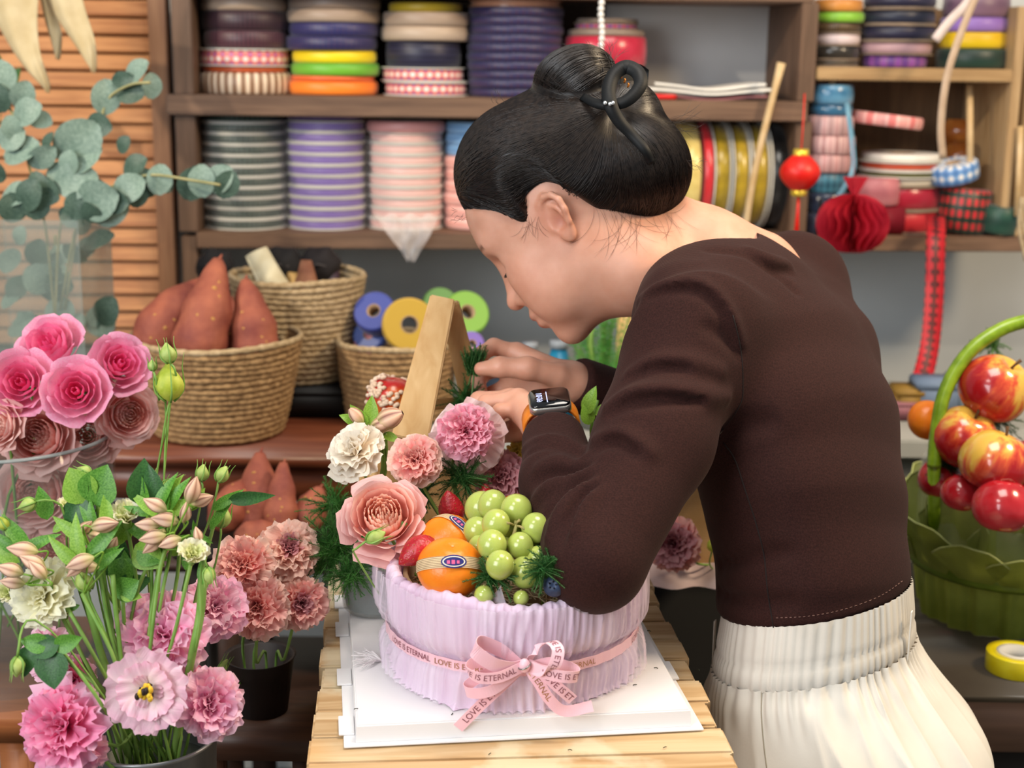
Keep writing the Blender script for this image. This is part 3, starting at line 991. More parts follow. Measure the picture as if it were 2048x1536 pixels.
def sleeve_l(p):
    d = d_chain(p, [SL, ML], [.0565, .0525], .02)
    f = d_chain(p, [ML, EL], [.0525, .0445], .02)
    d = smin(d, f, .02)
    g = d_chain(p, [EL, FL_, WL], [.042, .0365, .0305], .015)
    return smin(d, g, .012)
def sleeve_r(p):
    d = d_chain(p, [SR, MR, ER], [.052, .046, .042], .02)
    return smin(d, d_chain(p, [ER, WR], [.041, .030], .02), .015)
def plane_of(a, b, c, toward):
    n_ = (b - a).cross(c - a).normalized()
    if n_.dot(Vector(toward) - a) < 0:
        n_ = -n_
    return A(n_), float(n_.dot(a))
HEM = plane_of(P(1428, 1218, 1.47), P(1560, 1262, 1.34), P(1832, 1150, 1.46), P(1600, 900, 1.45))
CUFL = ((WL - FL_).normalized(), WL - (WL - FL_).normalized() * .004)
CUFR = ((WR - ER).normalized(), WR)
NCK0 = P(1440, 520, 1.525)
def top_base(p):
    d = torso_clothed(p)
    d = smin(d, smax(sleeve_l(p), (p - A(CUFL[1])) @ A(CUFL[0]), .004), .035)
    d = smin(d, smax(sleeve_r(p), (p - A(CUFR[1])) @ A(CUFR[0]), .004), .03)
    cut = d_chain(p, [P(1425, 535, 1.505), P(1378, 495, 1.505), P(1280, 440, 1.50)], [.050, .066, .09], .02)
    d = smax(d, -cut, .006)
    d = smax(d, HEM[1] - p @ HEM[0], .006)
    return d
# folds of the top: pixel polylines, depth by marching the plain garment; (radius, smooth, sign)
_folds = [
    ([(1172, 915), (1150, 935), (1118, 925), (1078, 935)], .007, .010, +1),
    ([(1180, 938), (1140, 962), (1100, 975), (1068, 1005)], .0075, .010, +1),
    ([(1188, 958), (1150, 990), (1120, 1030), (1098, 1075)], .0075, .010, +1),
    ([(1196, 975), (1172, 1010), (1150, 1060)], .007, .010, +1),
    ([(1185, 925), (1150, 948), (1108, 950), (1070, 966)], .0055, .006, -1),
    ([(1190, 950), (1150, 975), (1118, 1002), (1085, 1040)], .0055, .006, -1),
    ([(1196, 968), (1165, 998), (1136, 1045), (1120, 1090)], .0055, .006, -1),
    ([(1190, 880), (1230, 872), (1270, 885), (1300, 905)], .005, .014, +1),
    ([(1195, 900), (1215, 884), (1240, 885), (1272, 905)], .0055, .008, -1),
    ([(1215, 815), (1260, 792), (1330, 785), (1410, 792), (1450, 795)], .008, .014, +1),
    ([(1222, 830), (1262, 806), (1330, 799), (1400, 803)], .006, .009, -1),
    ([(1262, 745), (1310, 725), (1380, 725), (1440, 742)], .0045, .014, +1),
    ([(1262, 756), (1310, 737), (1370, 737)], .0035, .010, -1),
    ([(1282, 600), (1330, 575), (1400, 572), (1455, 625), (1478, 690)], .005, .014, +1),
    ([(1300, 592), (1340, 580), (1395, 580), (1440, 618), (1468, 680)], .0035, .010, -1),
    ([(1415, 655), (1450, 672), (1478, 705)], .004, .012, -1),
    ([(1445, 880), (1480, 858), (1530, 845)], .003, .02, -1),
    ([(1420, 500), (1500, 510), (1560, 550), (1590, 580)], .004, .012, -1),
    ([(1500, 500), (1540, 520), (1575, 530)], .005, .012, +1),
    ([(1505, 515), (1545, 540), (1580, 545)], .0035, .008, -1),
    ([(1440, 1130), (1500, 1115), (1570, 1105)], .004, .014, -1),
    ([(1436, 1185), (1500, 1205), (1580, 1205)], .004, .014, -1),
    ([(1046, 900), (1075, 880), (1110, 876), (1150, 890), (1165, 905)], .004, .008, +1),
    ([(1048, 915), (1080, 895), (1110, 892), (1150, 905)], .003, .006, -1)]
_fold3 = []
for px, r_, k_, s_ in _folds:
    h3 = march(top_base, px)
    h3 = bez(h3, len(px) * 3)
    if s_ < 0:
        h3 = [q - (q - CAM).normalized() * .0012 for q in h3]
    _fold3.append((h3, r_, k_, s_))
def top_full(p):
    d = top_base(p)
    near = d < .02
    if near.any():
        q = p[near]; dd = d[near]
        for pts, r_, k_, s_ in _fold3:
            c = A(sum(pts, Vector()) / len(pts)); rad = max((x - Vector(c)).length for x in pts) + .03
            mk = ((q - c) ** 2).sum(1) < rad * rad
            if not mk.any():
                continue
            qq = q[mk]
            e = None
            for i in range(len(pts) - 1):
                w_ = math.sin(math.pi * (i + .7) / (len(pts) + .4))
                x = d_cone(qq, pts[i], pts[i + 1], r_ * w_, r_ * w_)
                e = x if e is None else np.minimum(e, x)
            dd[mk] = smin(dd[mk], e, k_) if s_ > 0 else smax(dd[mk], -e, k_)
        d[near] = dd
    return d

# ------------------------------------------------------------------ head field
earax = None
def Eh(f, u, l):   # ear-local: forward, up, out, metres before head scale
    return H(f - .006, .0655 + l + (-.25) * (f), u)
def head_sdf(p):
    d = d_ell(p, H(-.008, 0, .038), hr(.097, .074, .088), hax)
    d = smin(d, d_ell(p, H(.030, 0, -.005), hr(.057, .060, .080), hax), .03 * HK)
    d = smin(d, d_ell(p, H(.040, 0, -.062), hr(.044, .044, .046), hax), .03 * HK)
    d = smin(d, d_ell(p, H(.010, 0, -.045), hr(.045, .055, .040), hax), .03 * HK)
    d = smin(d, d_ell(p, H(.071, 0, -.094), hr(.017, .021, .018), hax), .022 * HK)
    for s in (-1, 1):
        d = smin(d, d_ell(p, H(.058, .040 * s, -.022), hr(.026, .021, .024), hax), .025 * HK)
        d = smin(d, d_ell(p, H(.055, .036 * s, -.055), hr(.026, .020, .026), hax), .025 * HK)
        d = smin(d, d_ell(p, H(.073, .030 * s, .034), hr(.012, .022, .008), hax), .016 * HK)
    d = smin(d, d_ell(p, H(.062, 0, .055), hr(.027, .052, .045), hax), .03 * HK)
    for s in (-1, 1):
        d = smax(d, -d_ell(p, H(.094, .031 * s, .010), hr(.014, .017, .010), hax), .014 * HK)
        d = smin(d, d_ell(p, H(.069, .032 * s, .009), hr(.0125, .0155, .0115), hax), .005 * HK)
    nose = d_cone(p, H(.083, 0, .018), H(.1015, 0, -.026), .0085 * HK, .0098 * HK)
    nose = smin(nose, d_ell(p, H(.104, 0, -.029), hr(.0105, .0105, .009), hax), .008 * HK)
    for s in (-1, 1):
        nose = smin(nose, d_ell(p, H(.092, .0125 * s, -.033), hr(.010, .0075, .0075), hax), .007 * HK)
    d = smin(d, nose, .012 * HK)
    for s in (-1, 1):
        d = smax(d, -d_ell(p, H(.0985, .0062 * s, -.0395), hr(.0045, .0028, .003), hax), .003 * HK)
    d = smin(d, d_ell(p, H(.084, 0, -.058), hr(.0155, .020, .012), hax), .014 * HK)
    up = d_ell(p, H(.0905, 0, -.0565), hr(.0095, .0225, .0062), hax)
    lo = d_ell(p, H(.0885, 0, -.0695), hr(.0095, .0195, .0066), hax)
    d = smin(d, up, .006 * HK)
    d = smin(d, lo, .006 * HK)
    d = smax(d, -d_ell(p, H(.104, 0, -.0630), hr(.009, .024, .0016), hax), .003 * HK)
    # neck
    d = smin(d, d_chain(p, [H(-.018, 0, -.03), H(-.030, 0, -.085), P(1395, 540, 1.54), P(1500, 640, 1.53)], [.052 * HK, .050 * HK, .054, .07], .02), .028)
    d = smin(d, d_chain(p, [P(1330, 440, 1.515), P(1420, 503, 1.53), P(1510, 545, 1.545)], [.030, .034, .045], .02), .04)
    # ears
    for s in (-1, 1):
        def E(f, u, l):
            return H(f * .86 - .006, s * (.0665 + l - .30 * f), u * .86 - .001)
        ea = d_chain(p, [E(-.005, .014, .002), E(-.004, -.012, .002)], [.0135 * HK, .0105 * HK], .004)
        ax_l = (HL * s + HF * .30).normalized()
        sl = np.abs((p - A(E(-.006, 0, .001))) @ A(ax_l)) - .0030
        ea = smax(ea, sl, .003)
        rim = [E(.010, .006, .002), E(.011, .018, .005), E(.005, .029, .007), E(-.006, .033, .008), E(-.017, .028, .010), E(-.022, .016, .011), E(-.020, .002, .010), E(-.014, -.012, .007), E(-.008, -.020, .004)]
        ea = smin(ea, d_chain(p, rim, [r * HK for r in (.0032, .0034, .0036, .0038, .0038, .0038, .0036, .0034, .003)], .002), .003)
        ah = [E(-.006, .020, .004), E(-.012, .012, .006), E(-.0125, 0, .006), E(-.008, -.009, .005)]
        ea = smin(ea, d_chain(p, ah, [.003 * HK] * 4, .002), .003)
        ea = smin(ea, d_ell(p, E(-.002, -.023, .003), hr(.0085, .0042, .0095), hax), .006)
        ea = smin(ea, d_ell(p, E(.009, -.004, .003), hr(.005, .0045, .0065), hax), .004)
        ea = smax(ea, -d_ell(p, E(-.001, -.002, .006), hr(.0085, .006, .0105), hax), .003)
        d = smin(d, ea, .004)
    return d
hand_l_pts = dict(
    idx=[P(1012, 803, 1.505), P(962, 800, 1.515), P(958, 832, 1.512), P(966, 856, 1.50)],
    mid=[P(1022, 799, 1.49), P(958, 801, 1.502), P(956, 836, 1.497), P(966, 866, 1.485)],
    ring=[P(1038, 799, 1.472), P(972, 806, 1.482), P(966, 842, 1.48), P(976, 872, 1.47)],
    pin=[P(1052, 815, 1.455), P(1000, 822, 1.46), P(988, 850, 1.462), P(996, 878, 1.458)])
def hand_l(p):
    W_ = WL
    d = d_cone(p, FL_, W_, .027, .0205)
    d = smin(d, d_cone(p, W_, W_ + (P(1040, 812, 1.475) - W_) * .3, .022, .020), .012)
    for kx, f in hand_l_pts.items():
        rr = {'idx': .0100, 'mid': .0102, 'ring': .0096, 'pin': .0085}[kx]
        d = smin(d, d_cone(p, W_ + (f[0] - W_) * .1, f[0], .0135, rr + .0012), .012)
    for kx, f in hand_l_pts.items():
        rr = {'idx': .0095, 'mid': .0097, 'ring': .009, 'pin': .008}[kx]
        d = smin(d, d_chain(p, f, [rr, rr * .98, rr * .88, rr * .74], .003), .0035)
    th = [P(1085, 850, 1.46), P(1030, 862, 1.50), P(988, 868, 1.51), P(968, 862, 1.505)]
    d = smin(d, d_chain(p, th, [.014, .0115, .0105, .0085], .004), .008)
    return d
hand_r_pts = dict(
    idx=[P(1034, 706, 1.585), P(988, 693, 1.582), P(966, 706, 1.570), P(957, 724, 1.560)],
    mid=[P(1022, 735, 1.60), P(972, 742, 1.612), P(955, 764, 1.595), P(962, 782, 1.578)],
    ring=[P(1024, 766, 1.60), P(985, 788, 1.605), P(985, 815, 1.585), P(1006, 820, 1.570)],
    pin=[P(1036, 796, 1.59), P(1006, 820, 1.59), P(1018, 838, 1.572), P(1036, 834, 1.562)])
thumb_r = [P(1112, 750, 1.545), P(1056, 737, 1.535), P(1000, 734, 1.535), P(962, 738, 1.540)]
def hand_r(p):
    d = d_cone(p, P(1260, 805, 1.61), WR, .029, .0215)
    for kx, f in hand_r_pts.items():
        rr = {'idx': .0105, 'mid': .0108, 'ring': .010, 'pin': .009}[kx]
        d = smin(d, d_cone(p, WR + (f[0] - WR) * .1, f[0], .0155, rr + .0018), .014)
    for kx, f in hand_r_pts.items():
        rr = {'idx': .0095, 'mid': .0098, 'ring': .0092, 'pin': .0082}[kx]
        d = smin(d, d_chain(p, f, [rr, rr * .98, rr * .9, rr * .76], .003), .0035)
    d = smin(d, d_chain(p, thumb_r, [.0125, .0122, .0105, .0075], .006), .016)
    return d
HIPL = P(1600, 1420, 1.40); HIPR = P(1700, 1420, 1.53)
def lower_body(p):
    d = body_torso(p, -.016)
    d = smin(d, d_chain(p, [SL, ML, EL, FL_, WL], [.045, .040, .034, .030, .022], .01), .02)
    d = smin(d, d_chain(p, [SR, MR, ER, WR], [.042, .038, .034, .022], .01), .02)
    for hp, s in ((HIPL, 1), (HIPR, -1)):
        hp = hp + Vector((.02, .0, -.07)); kn = Vector((hp.x + .03, hp.y + .01, .47)); an = Vector((hp.x + .05, hp.y, .08)); to = Vector((an.x - .13, an.y + .06, .03))
        d = smin(d, d_chain(p, [hp, kn, an], [.068, .052, .036], .02), .03)
        d = smin(d, d_chain(p, [an + Vector((.03, 0, -.045)), to], [.034, .028], .02), .02)
    return d
BASE = Vector((HIPL.x * .5 + HIPR.x * .5, HIPL.y * .5 + HIPR.y * .5, 0))
def bounds(pts, m_):
    a = np.array([list(q) for q in pts])
    return a.min(0) - m_, a.max(0) + m_
Vs, Fs, off, tags = [], [], 0, []
def addm(V, F, tag_):
    global off
    Vs.append(V); Fs.append(F + off); off += len(V); tags.append((tag_, len(V)))
lo, hi = bounds([H(.12, 0, 0), H(-.11, .08, .13), H(0, -.08, .13), H(.1, 0, -.12), P(1500, 640, 1.53), P(1510, 520, 1.55)], .07)
addm(*sdf_mesh(head_sdf, lo, hi, .0021), 'head')
lo, hi = bounds(sum(hand_l_pts.values(), []) + [WL, FL_], .035)
addm(*sdf_mesh(hand_l, lo, hi, .0017), 'hl')
lo, hi = bounds(sum(hand_r_pts.values(), []) + [WR, P(1260, 805, 1.61)] + thumb_r, .035)
addm(*sdf_mesh(hand_r, lo, hi, .0017), 'hr')
lo, hi = bounds([c[0] for c in st_torso] + [SL, EL, SR, ER, Vector((BASE.x - .2, BASE.y - .2, 0)), Vector((BASE.x + .2, BASE.y + .2, 0))], .1)
lo[2] = -.01
addm(*sdf_mesh(lower_body, lo, hi, .011), 'low')
BV = np.concatenate(Vs); BF = np.concatenate(Fs)
me = np_mesh('person', BV - np.array(list(BASE)), BF)
PERSON = ob('person', me, label='woman in a brown long-sleeved top and cream trousers bending over the fruit basket', cat='person')
PERSON.location = BASE
# skin tints, with shade painted into the ear hollow
tint = np.ones((len(BV), 4), dtype=np.float32)
q = (BV - np.array(list(HO))) / HK
hf, hl_, hu = q @ A(HF), q @ A(HL), q @ A(HU)
def gs(f, l, u, rf, rl, ru):
    return np.exp(-(((hf - f) / rf) ** 2 + ((np.abs(hl_) - l) / rl) ** 2 + ((hu - u) / ru) ** 2))
def blend(w, c):
    global tint
    w = np.clip(w, 0, 1)[:, None]
    tint[:, :3] = tint[:, :3] * (1 - w) + np.array(c) * w
isH = np.zeros(len(BV)); isH[:tags[0][1]] = 1
lip = isH * np.clip(2.2 * np.exp(-(np.clip(.088 - hf, 0, 1) / .008) ** 2 - (hl_ / .017) ** 4 - ((hu + .063) / .0125) ** 6) - .6, 0, 1) * (hf > .074)
blend(lip, (.72, .30, .30))
blend(isH * .45 * gs(.06, .045, -.03, .025, .02, .022), (1.0, .72, .66))
blend(isH * .3 * gs(.105, 0, -.03, .012, .014, .012), (1.0, .72, .66))
brow = isH * (np.abs(np.abs(hl_) - .032) < .020) * np.exp(-((hu - .034 - .10 * (.03 - np.abs(np.abs(hl_) - .032)) * 1) / .0032) ** 2) * (hf > .05)
blend(brow * .85, (.20, .15, .13))
lash = isH * np.exp(-(((np.abs(hl_) - .032) / .0165) ** 8)) * np.exp(-((hu - .0005 + .0) / .0016) ** 2) * (hf > .055)
blend(lash * .9, (.08, .06, .06))
blend(isH * .35 * gs(0, .075, 0, .022, .03, .03), (1.0, .62, .50))
blend(isH * .6 * gs(-.008, .068, -.003, .006, .012, .008), (.55, .28, .22))  # shade of the ear hollow painted into the tint, slightly reddened
for pts_ in list(hand_l_pts.values()) + list(hand_r_pts.values()) + [thumb_r]:
    dd = np.linalg.norm(BV - A(pts_[-1] + (pts_[-1] - pts_[-2]).normalized() * .006), axis=1)
    blend(.5 * np.exp(-(dd / .009) ** 2), (1.0, .74, .72))
ca = me.color_attributes.new('tint', 'FLOAT_COLOR', 'POINT')
ca.data.foreach_set('color', tint.ravel())
mt = bpy.data.materials.new('skin'); mt.use_nodes = True
k = NT(mt)
at = k.n('ShaderNodeAttribute', attribute_name='tint')
tc = k.n('ShaderNodeTexCoord')
nz = k.n('ShaderNodeTexNoise'); nz.inputs['Scale'].default_value = 45; nz.inputs['Detail'].default_value = 4
k.l(tc.outputs['Object'], nz.inputs['Vector'])
base = k.ramp(nz.outputs[0], [(.3, '#d0957a'), (.7, '#dca48a')])
mx = k.n('ShaderNodeMix', data_type='RGBA', blend_type='MULTIPLY'); mx.inputs[0].default_value = 1
k.l(base, mx.inputs[6]); k.l(at.outputs['Color'], mx.inputs[7]); k.l(mx.outputs[2], k.b.inputs['Base Color'])
k.b.inputs['Roughness'].default_value = .48
k.b.inputs['Subsurface Weight'].default_value = .25
k.b.inputs['Subsurface Radius'].default_value = (1, .35, .2)
k.b.inputs['Subsurface Scale'].default_value = .006
nz2 = k.n('ShaderNodeTexNoise'); nz2.inputs['Scale'].default_value = 600
k.l(tc.outputs['Object'], nz2.inputs['Vector']); k.bump(nz2.outputs[0], .08, .0005)
me.materials.append(mt)

lb = MB()
for s_ in (-1, 1):
    for i in range(9):
        l_ = s_ * (.021 + .003 * i)
        lb.tube([H(.0795 - .0002 * (i - 3) ** 2, l_, -.001), H(.085 - .0002 * (i - 3) ** 2, l_ * 1.02, -.0045), H(.090 - .0003 * (i - 3) ** 2, l_ * 1.05, -.005)], [.0007, .0005, .0002], 5)
lb.v = [tuple(Vector(q) - BASE) for q in lb.v]
lb.ob('eyelashes', mat('lash_black', '#0c0a0a', rough=.6), PERSON)
# ------------------------------------------------------------------ brown top
lo, hi = bounds([c[0] for c in st_torso[2:]] + [SL, ML, EL, WL, SR, MR, ER, WR], .085)
lo[0] -= .03; hi[0] += .06; hi[1] += .06
V, F = sdf_mesh(top_full, lo, hi, .0036)
mt = bpy.data.materials.new('brown_knit'); mt.use_nodes = True
k = NT(mt); tc = k.n('ShaderNodeTexCoord')
nz = k.n('ShaderNodeTexNoise'); nz.inputs['Scale'].default_value = 700; nz.inputs['Detail'].default_value = 2
k.l(tc.outputs['Object'], nz.inputs['Vector'])
k.l(k.ramp(nz.outputs[0], [(.3, '#26120f'), (.7, '#361c18')]), k.b.inputs['Base Color'])
wv = k.n('ShaderNodeTexWave'); wv.inputs['Scale'].default_value = 260; wv.bands_direction = 'Z'; wv.inputs['Distortion'].default_value = 1.5
k.l(tc.outputs['Object'], wv.inputs['Vector'])
k.bump(wv.outputs[0], .12, .0006)
k.b.inputs['Roughness'].default_value = .85
k.b.inputs['Sheen Weight'].default_value = .05; k.b.inputs['Specular IOR Level'].default_value = .15
k.b.inputs['Sheen Tint'].default_value = (.75, .6, .55, 1)
TOP = ob('top', np_mesh('top', V - np.array(list(BASE)), F), mt, PERSON, label='dark brown long-sleeved cropped top')
m_seam = mat('seam_thread', '#1d110e', rough=.9)
def on_top(pix, r_=.0009, n=30, bias=0.0):
    pp = bez([Vector((x, y, 0)) for x, y in pix], n)
    return [q - BASE for q in march(top_full, [(v.x, v.y) for v in pp], bias=bias)]
MB().tube(on_top([(1447, 885), (1470, 920), (1492, 985), (1510, 1040), (1528, 1110), (1535, 1180), (1547, 1255)]), .0008, 5).ob('side_seam', m_seam, TOP)
MB().tube(on_top([(1466, 630), (1482, 700), (1486, 770), (1480, 810), (1440, 868)]), .0006, 5).ob('armhole_seam', m_seam, TOP)

st_ = on_top([(1552, 1236), (1620, 1232), (1690, 1218), (1760, 1192), (1808, 1160)], n=60)
sb_ = MB()
for i in range(0, len(st_) - 1, 2):
    sb_.tube([st_[i], st_[i + 1]], .00045, 4)
sb_.ob('hem_stitching', mat('hem_thread', '#7a5a50', rough=.8), TOP)
# ------------------------------------------------------------------ cream trousers
hn = A(HEM[0])
m_cream = mat('cream_cotton', '#d6cfc2', '#e2dcd0', rough=.8, scale=12, bump=.12, bscale=300, bdist=.0006, sheen=.1)
PCT = P(1630, 1250, 1.456)
tph = [random.Random(8).uniform(0, 6.28) for _ in range(1)] + [1.1, 2.3, 4.0, 5.2]
def smooth01(x):
    x = min(1, max(0, x)); return x * x * (3 - 2 * x)
def trouser_pt(a, v):
    """a: 0 = her left side, +90 deg = front; v: 0 at the band .. 1 at the thigh"""
    dirv = Fb * math.sin(a) + Lb * math.cos(a)
    g = smooth01(v / .55 + .04) if v > .002 else 0
    rf, rl = .0985 + .046 * g + .004 * smooth01(v / .1), .1285 + .048 * g + .004 * smooth01(v / .1)
    r = 1 / math.sqrt((math.sin(a) / rf) ** 2 + (math.cos(a) / rl) ** 2)
    gather = .0026 * math.sin(a * 58 + 2.5 * math.sin(a * 9)) * (1 - smooth01(v / .22))
    u = a * 4 + 1.6 * math.sin(a * 2 + tph[1]) + .9 * v + .5 * math.sin(v * 5 + a * 3)
    w = a * 9 + 1.9 * math.sin(a * 3 + tph[2]) - .7 * v
    fold = (.0085 * (1 - abs(math.sin(u))) ** 1.7 - .002) * smooth01(v / .30) + (.0050 * (1 - abs(math.sin(w))) ** 2 - .001) * smooth01(v / .12) * (1 - .5 * v)
    r += gather + fold
    pt = PCT - Fb * (.040 * g) + dirv * r
    zt = (HEM[1] - .058 - (pt.x * hn[0] + pt.y * hn[1])) / hn[2]
    return Vector((pt.x, pt.y, zt + (.66 - zt) * v)) - BASE
bb = MB()
na, nv = 420, 44
for j in range(nv):
    v = (j / (nv - 1)) ** 1.25
    for i in range(na):
        bb.v.append(tuple(trouser_pt(2 * math.pi * i / na, v)))
for j in range(nv - 1):
    for i in range(na):
        bb.f.append((j * na + i, (j + 1) * na + i, (j + 1) * na + (i + 1) % na, j * na + (i + 1) % na))
for sg_ in (1, -1):
    ct = PCT - Fb * .028 + Lb * (sg_ * .082) - BASE
    ct.z = 0
    leg_pts = [ct + Vector((0, 0, z)) for z in (.78, .66, .45, .25, .06)]
    bb.tube(leg_pts, [.082, .092, .098, .094, .088], 36)
bb.f = [tuple(q) for q in bb.f]
PANTS = bb.ob('trousers', m_cream, PERSON, label='loose cream cotton trousers with elastic waist')
# waistband: a gathered ring over the trousers
bb = MB()
nr, na = 12, 360
e1 = Vector(HEM[0]).cross(Vector((0, 1, 0))).normalized()
for j in range(nr):
    v = j / (nr - 1)
    bel = -.003 + .063 * v
    for i in range(na):
        a = 2 * math.pi * i / na
        dirv = Fb * math.sin(a) + Lb * math.cos(a)
        rr_ = 1 / math.sqrt((math.sin(a) / (.0905 + .0085 * v)) ** 2 + (math.cos(a) / (.1205 + .0085 * v)) ** 2)
        g = math.sin(a * 74 + 2.5 * math.sin(a * 9) + 1.0 * v * math.sin(a * 5)) * .0011 * (1 + .3 * math.sin(a * 13))
        line = -.0018 * math.exp(-((v - .62) / .05) ** 2) - .0022 * math.exp(-((v - 1.0) / .05) ** 2)
        rr_ += g + line
        ctr = P(1630, 1250, 1.456)
        pt = ctr + dirv * rr_
        # slide along z so that it follows the hem plane
        zz = (HEM[1] - bel - (pt.x * hn[0] + pt.y * hn[1])) / hn[2]
        bb.v.append((pt.x - BASE.x, pt.y - BASE.y, zz))
for j in range(nr - 1):
    for i in range(na):
        bb.f.append((j * na + i, (j + 1) * na + i, (j + 1) * na + (i + 1) % na, j * na + (i + 1) % na))
bb.ob('waistband', m_cream, PANTS, label='gathered elastic waistband')
m_cseam = mat('cream_seam', '#a89f8c', rough=.9)
def out_(p_, k_=.0006):
    c_ = PCT - BASE
    d_ = Vector((p_.x - c_.x, p_.y - c_.y, 0)).normalized()
    return p_ + d_ * k_
MB().tube([out_(trouser_pt(.16 - .05 * v, v)) for v in np.linspace(.0, 1, 40)], .0006, 5).ob('side_seam', m_cseam, PANTS)
for a_ in (-1.28, 1.30):
    lp_ = [out_(trouser_pt(a_, 0), .0035) + Vector((0, 0, z_)) for z_ in (.046, .03, .012, -.004)]
    strip(lp_, Vector((Lb.x, Lb.y, 0)) if abs(a_) > 1 else Fb, .006, .0012).ob('belt_loop', m_cream, PANTS, smooth=False)
bw = MB()
for dx in (1, -1):
    c_ = out_(trouser_pt(-1.02, .52), .004)
    bw.tube([c_, c_ + Vector((.008 * dx, -.003, .010)), c_ + Vector((.014 * dx, -.003, .002)), c_ + Vector((.006 * dx, -.002, -.004)), c_ + Vector((.010 * dx, -.002, -.022))], [.003, .004, .0045, .0035, .002], 8)
bw.ob('drawstring_bow', m_cream, PANTS)
# ================================================================== hair
def vell(px, py, d, rx, ry, rz, rot=0.0):
    """ellipsoid in view axes, pixel radii"""
    k_ = d / FPX
    c_, s_ = math.cos(rot), math.sin(rot)
    return (P(px, py, d), (rx * k_, ry * k_, rz), (_rt * c_ + _up * s_, _up * c_ - _rt * s_, _fw))
HE = [vell(1128, 338, 1.505, 205, 150, .096, R(8)),
      vell(1265, 335, 1.50, 118, 108, .090, R(-25)),
      vell(1040, 352, 1.51, 116, 128, .088, R(20)),
      vell(1170, 250, 1.51, 130, 80, .080, R(0))]
BUN = [vell(1150, 160, 1.47, 84, 66, .052, R(15)), vell(1256, 226, 1.475, 66, 62, .042, R(-20))]
def hair_mass(p):
    d = None
    for c, r_, ax in HE:
        e = d_ell(p, c, r_, ax)
        d = e if d is None else smin(d, e, .03)
    return d
def bun_mass(p):
    d = d_ell(p, *BUN[0])
    return smin(d, d_ell(p, *BUN[1]), .006)
hq0 = lambda p: (p - A(HO)) / HK
def hairline(p):
    q = hq0(p)
    f, l, u = q @ A(HF), q @ A(HL), q @ A(HU)
    al = np.abs(l)
    # higher above the temples, dips at the sideburn in front of the ear and runs down to the nape
    ear = 1 / (1 + np.exp(-(.013 - f) / .003)) * (1 / (1 + np.exp(-(f + .040) / .006)))
    line = .94 * f + .004 + .010 * np.exp(-((f - .055) / .03) ** 2) - .012 * np.exp(-((f - .026) / .009) ** 2) + ear * (.040 - .94 * f) * (al > .03) - .008 * np.clip(-(f + .04) / .04, 0, 1)
    return line - u            # negative = hair
def hair_sdf(p):
    hl = hairline(p) * HK
    d = hair_mass(p)
    nr = (d < .03) & (hl > -.10)
    if nr.any():
        t_ = head_sdf(p[nr]) - (.0035 + 1.1 * np.clip(-hl[nr], 0, .2))
        d[nr] = smax(d[nr], t_, .012)
    d = smax(d, hl, .004)
    d = smin(d, bun_mass(p), .008)
    return d
def hair_disp(p):
    return hair_sdf(p)
lo, hi = bounds([P(900, 470, 1.5), P(1410, 60, 1.5)], .01)
lo[1] = P(1100, 300, 1.5).y - .14; hi[1] = P(1100, 300, 1.5).y + .13
V, F = sdf_mesh(hair_disp, lo, hi, .0026)
mt = bpy.data.materials.new('black_hair'); mt.use_nodes = True
k = NT(mt); tc = k.n('ShaderNodeTexCoord')
nz = k.n('ShaderNodeTexNoise'); nz.inputs['Scale'].default_value = 60
k.l(tc.outputs['Object'], nz.inputs['Vector'])
k.l(k.ramp(nz.outputs[0], [(.3, '#0d0a09'), (.7, '#1a1311')]), k.b.inputs['Base Color'])
k.b.inputs['Roughness'].default_value = .42
k.b.inputs['Specular IOR Level'].default_value = .45
m_hair = mt
HAIR = ob('hair', np_mesh('hair', V - np.array(list(BASE)), F), m_hair, PERSON, label='black hair pinned up in a loose bun')
# strands combed over the mass towards the claw
rng = np.random.default_rng(3)
ctr = A(P(1222, 225, 1.43))
def grad(fn, p, e=.0015):
    g = np.stack([fn(p + np.array(o, dtype=np.float32)) - fn(p - np.array(o, dtype=np.float32)) for o in ((e, 0, 0), (0, e, 0), (0, 0, e))], 1)
    return g / (np.linalg.norm(g, axis=1, keepdims=True) + 1e-9)
def comb(fn, p, steps, ds, dirfn, lift=.0006):
    out = []
    for i in range(steps):
        g = grad(fn, p)
        p = p - g * (fn(p) - lift)[:, None]
        out.append(p.copy())
        v = dirfn(p, i)
        v = v - g * (v * g).sum(1, keepdims=True)
        v /= np.linalg.norm(v, axis=1, keepdims=True) + 1e-9
        p = p + v * ds
    return np.stack(out, 1)
def strands(paths, r0, name, mtl, parent, taper=True):
    N, S_, _ = paths.shape
    t = np.gradient(paths, axis=1)
    t /= np.linalg.norm(t, axis=2, keepdims=True) + 1e-9
    vd = paths - A(CAM)
    a = np.cross(t, vd); a /= np.linalg.norm(a, axis=2, keepdims=True) + 1e-9
    b_ = np.cross(t, a)
    rad = (np.ones(S_) * r0)[None, :, None] * rng.uniform(.6, 1.2, (N, 1, 1))
    if taper:
        rad = rad * np.concatenate([np.linspace(.4, 1, 3), np.ones(S_ - 6), np.linspace(1, .15, 3)])[None, :, None]
    rings = [paths + rad * (a * math.cos(x) + b_ * math.sin(x)) for x in (0, 2.094, 4.189)]
    V = np.stack(rings, 2).reshape(-1, 3)
    F = []
    base = (np.arange(N)[:, None] * S_ + np.arange(S_ - 1)[None]) * 3
    base = base.reshape(-1)
    for j in range(3):
        F.append(np.stack([base + j, base + (j + 1) % 3, base + 3 + (j + 1) % 3, base + 3 + j], 1))
    return ob(name, np_mesh(name, V - np.array(list(BASE)), np.concatenate(F)), mtl, parent, kind='stuff')
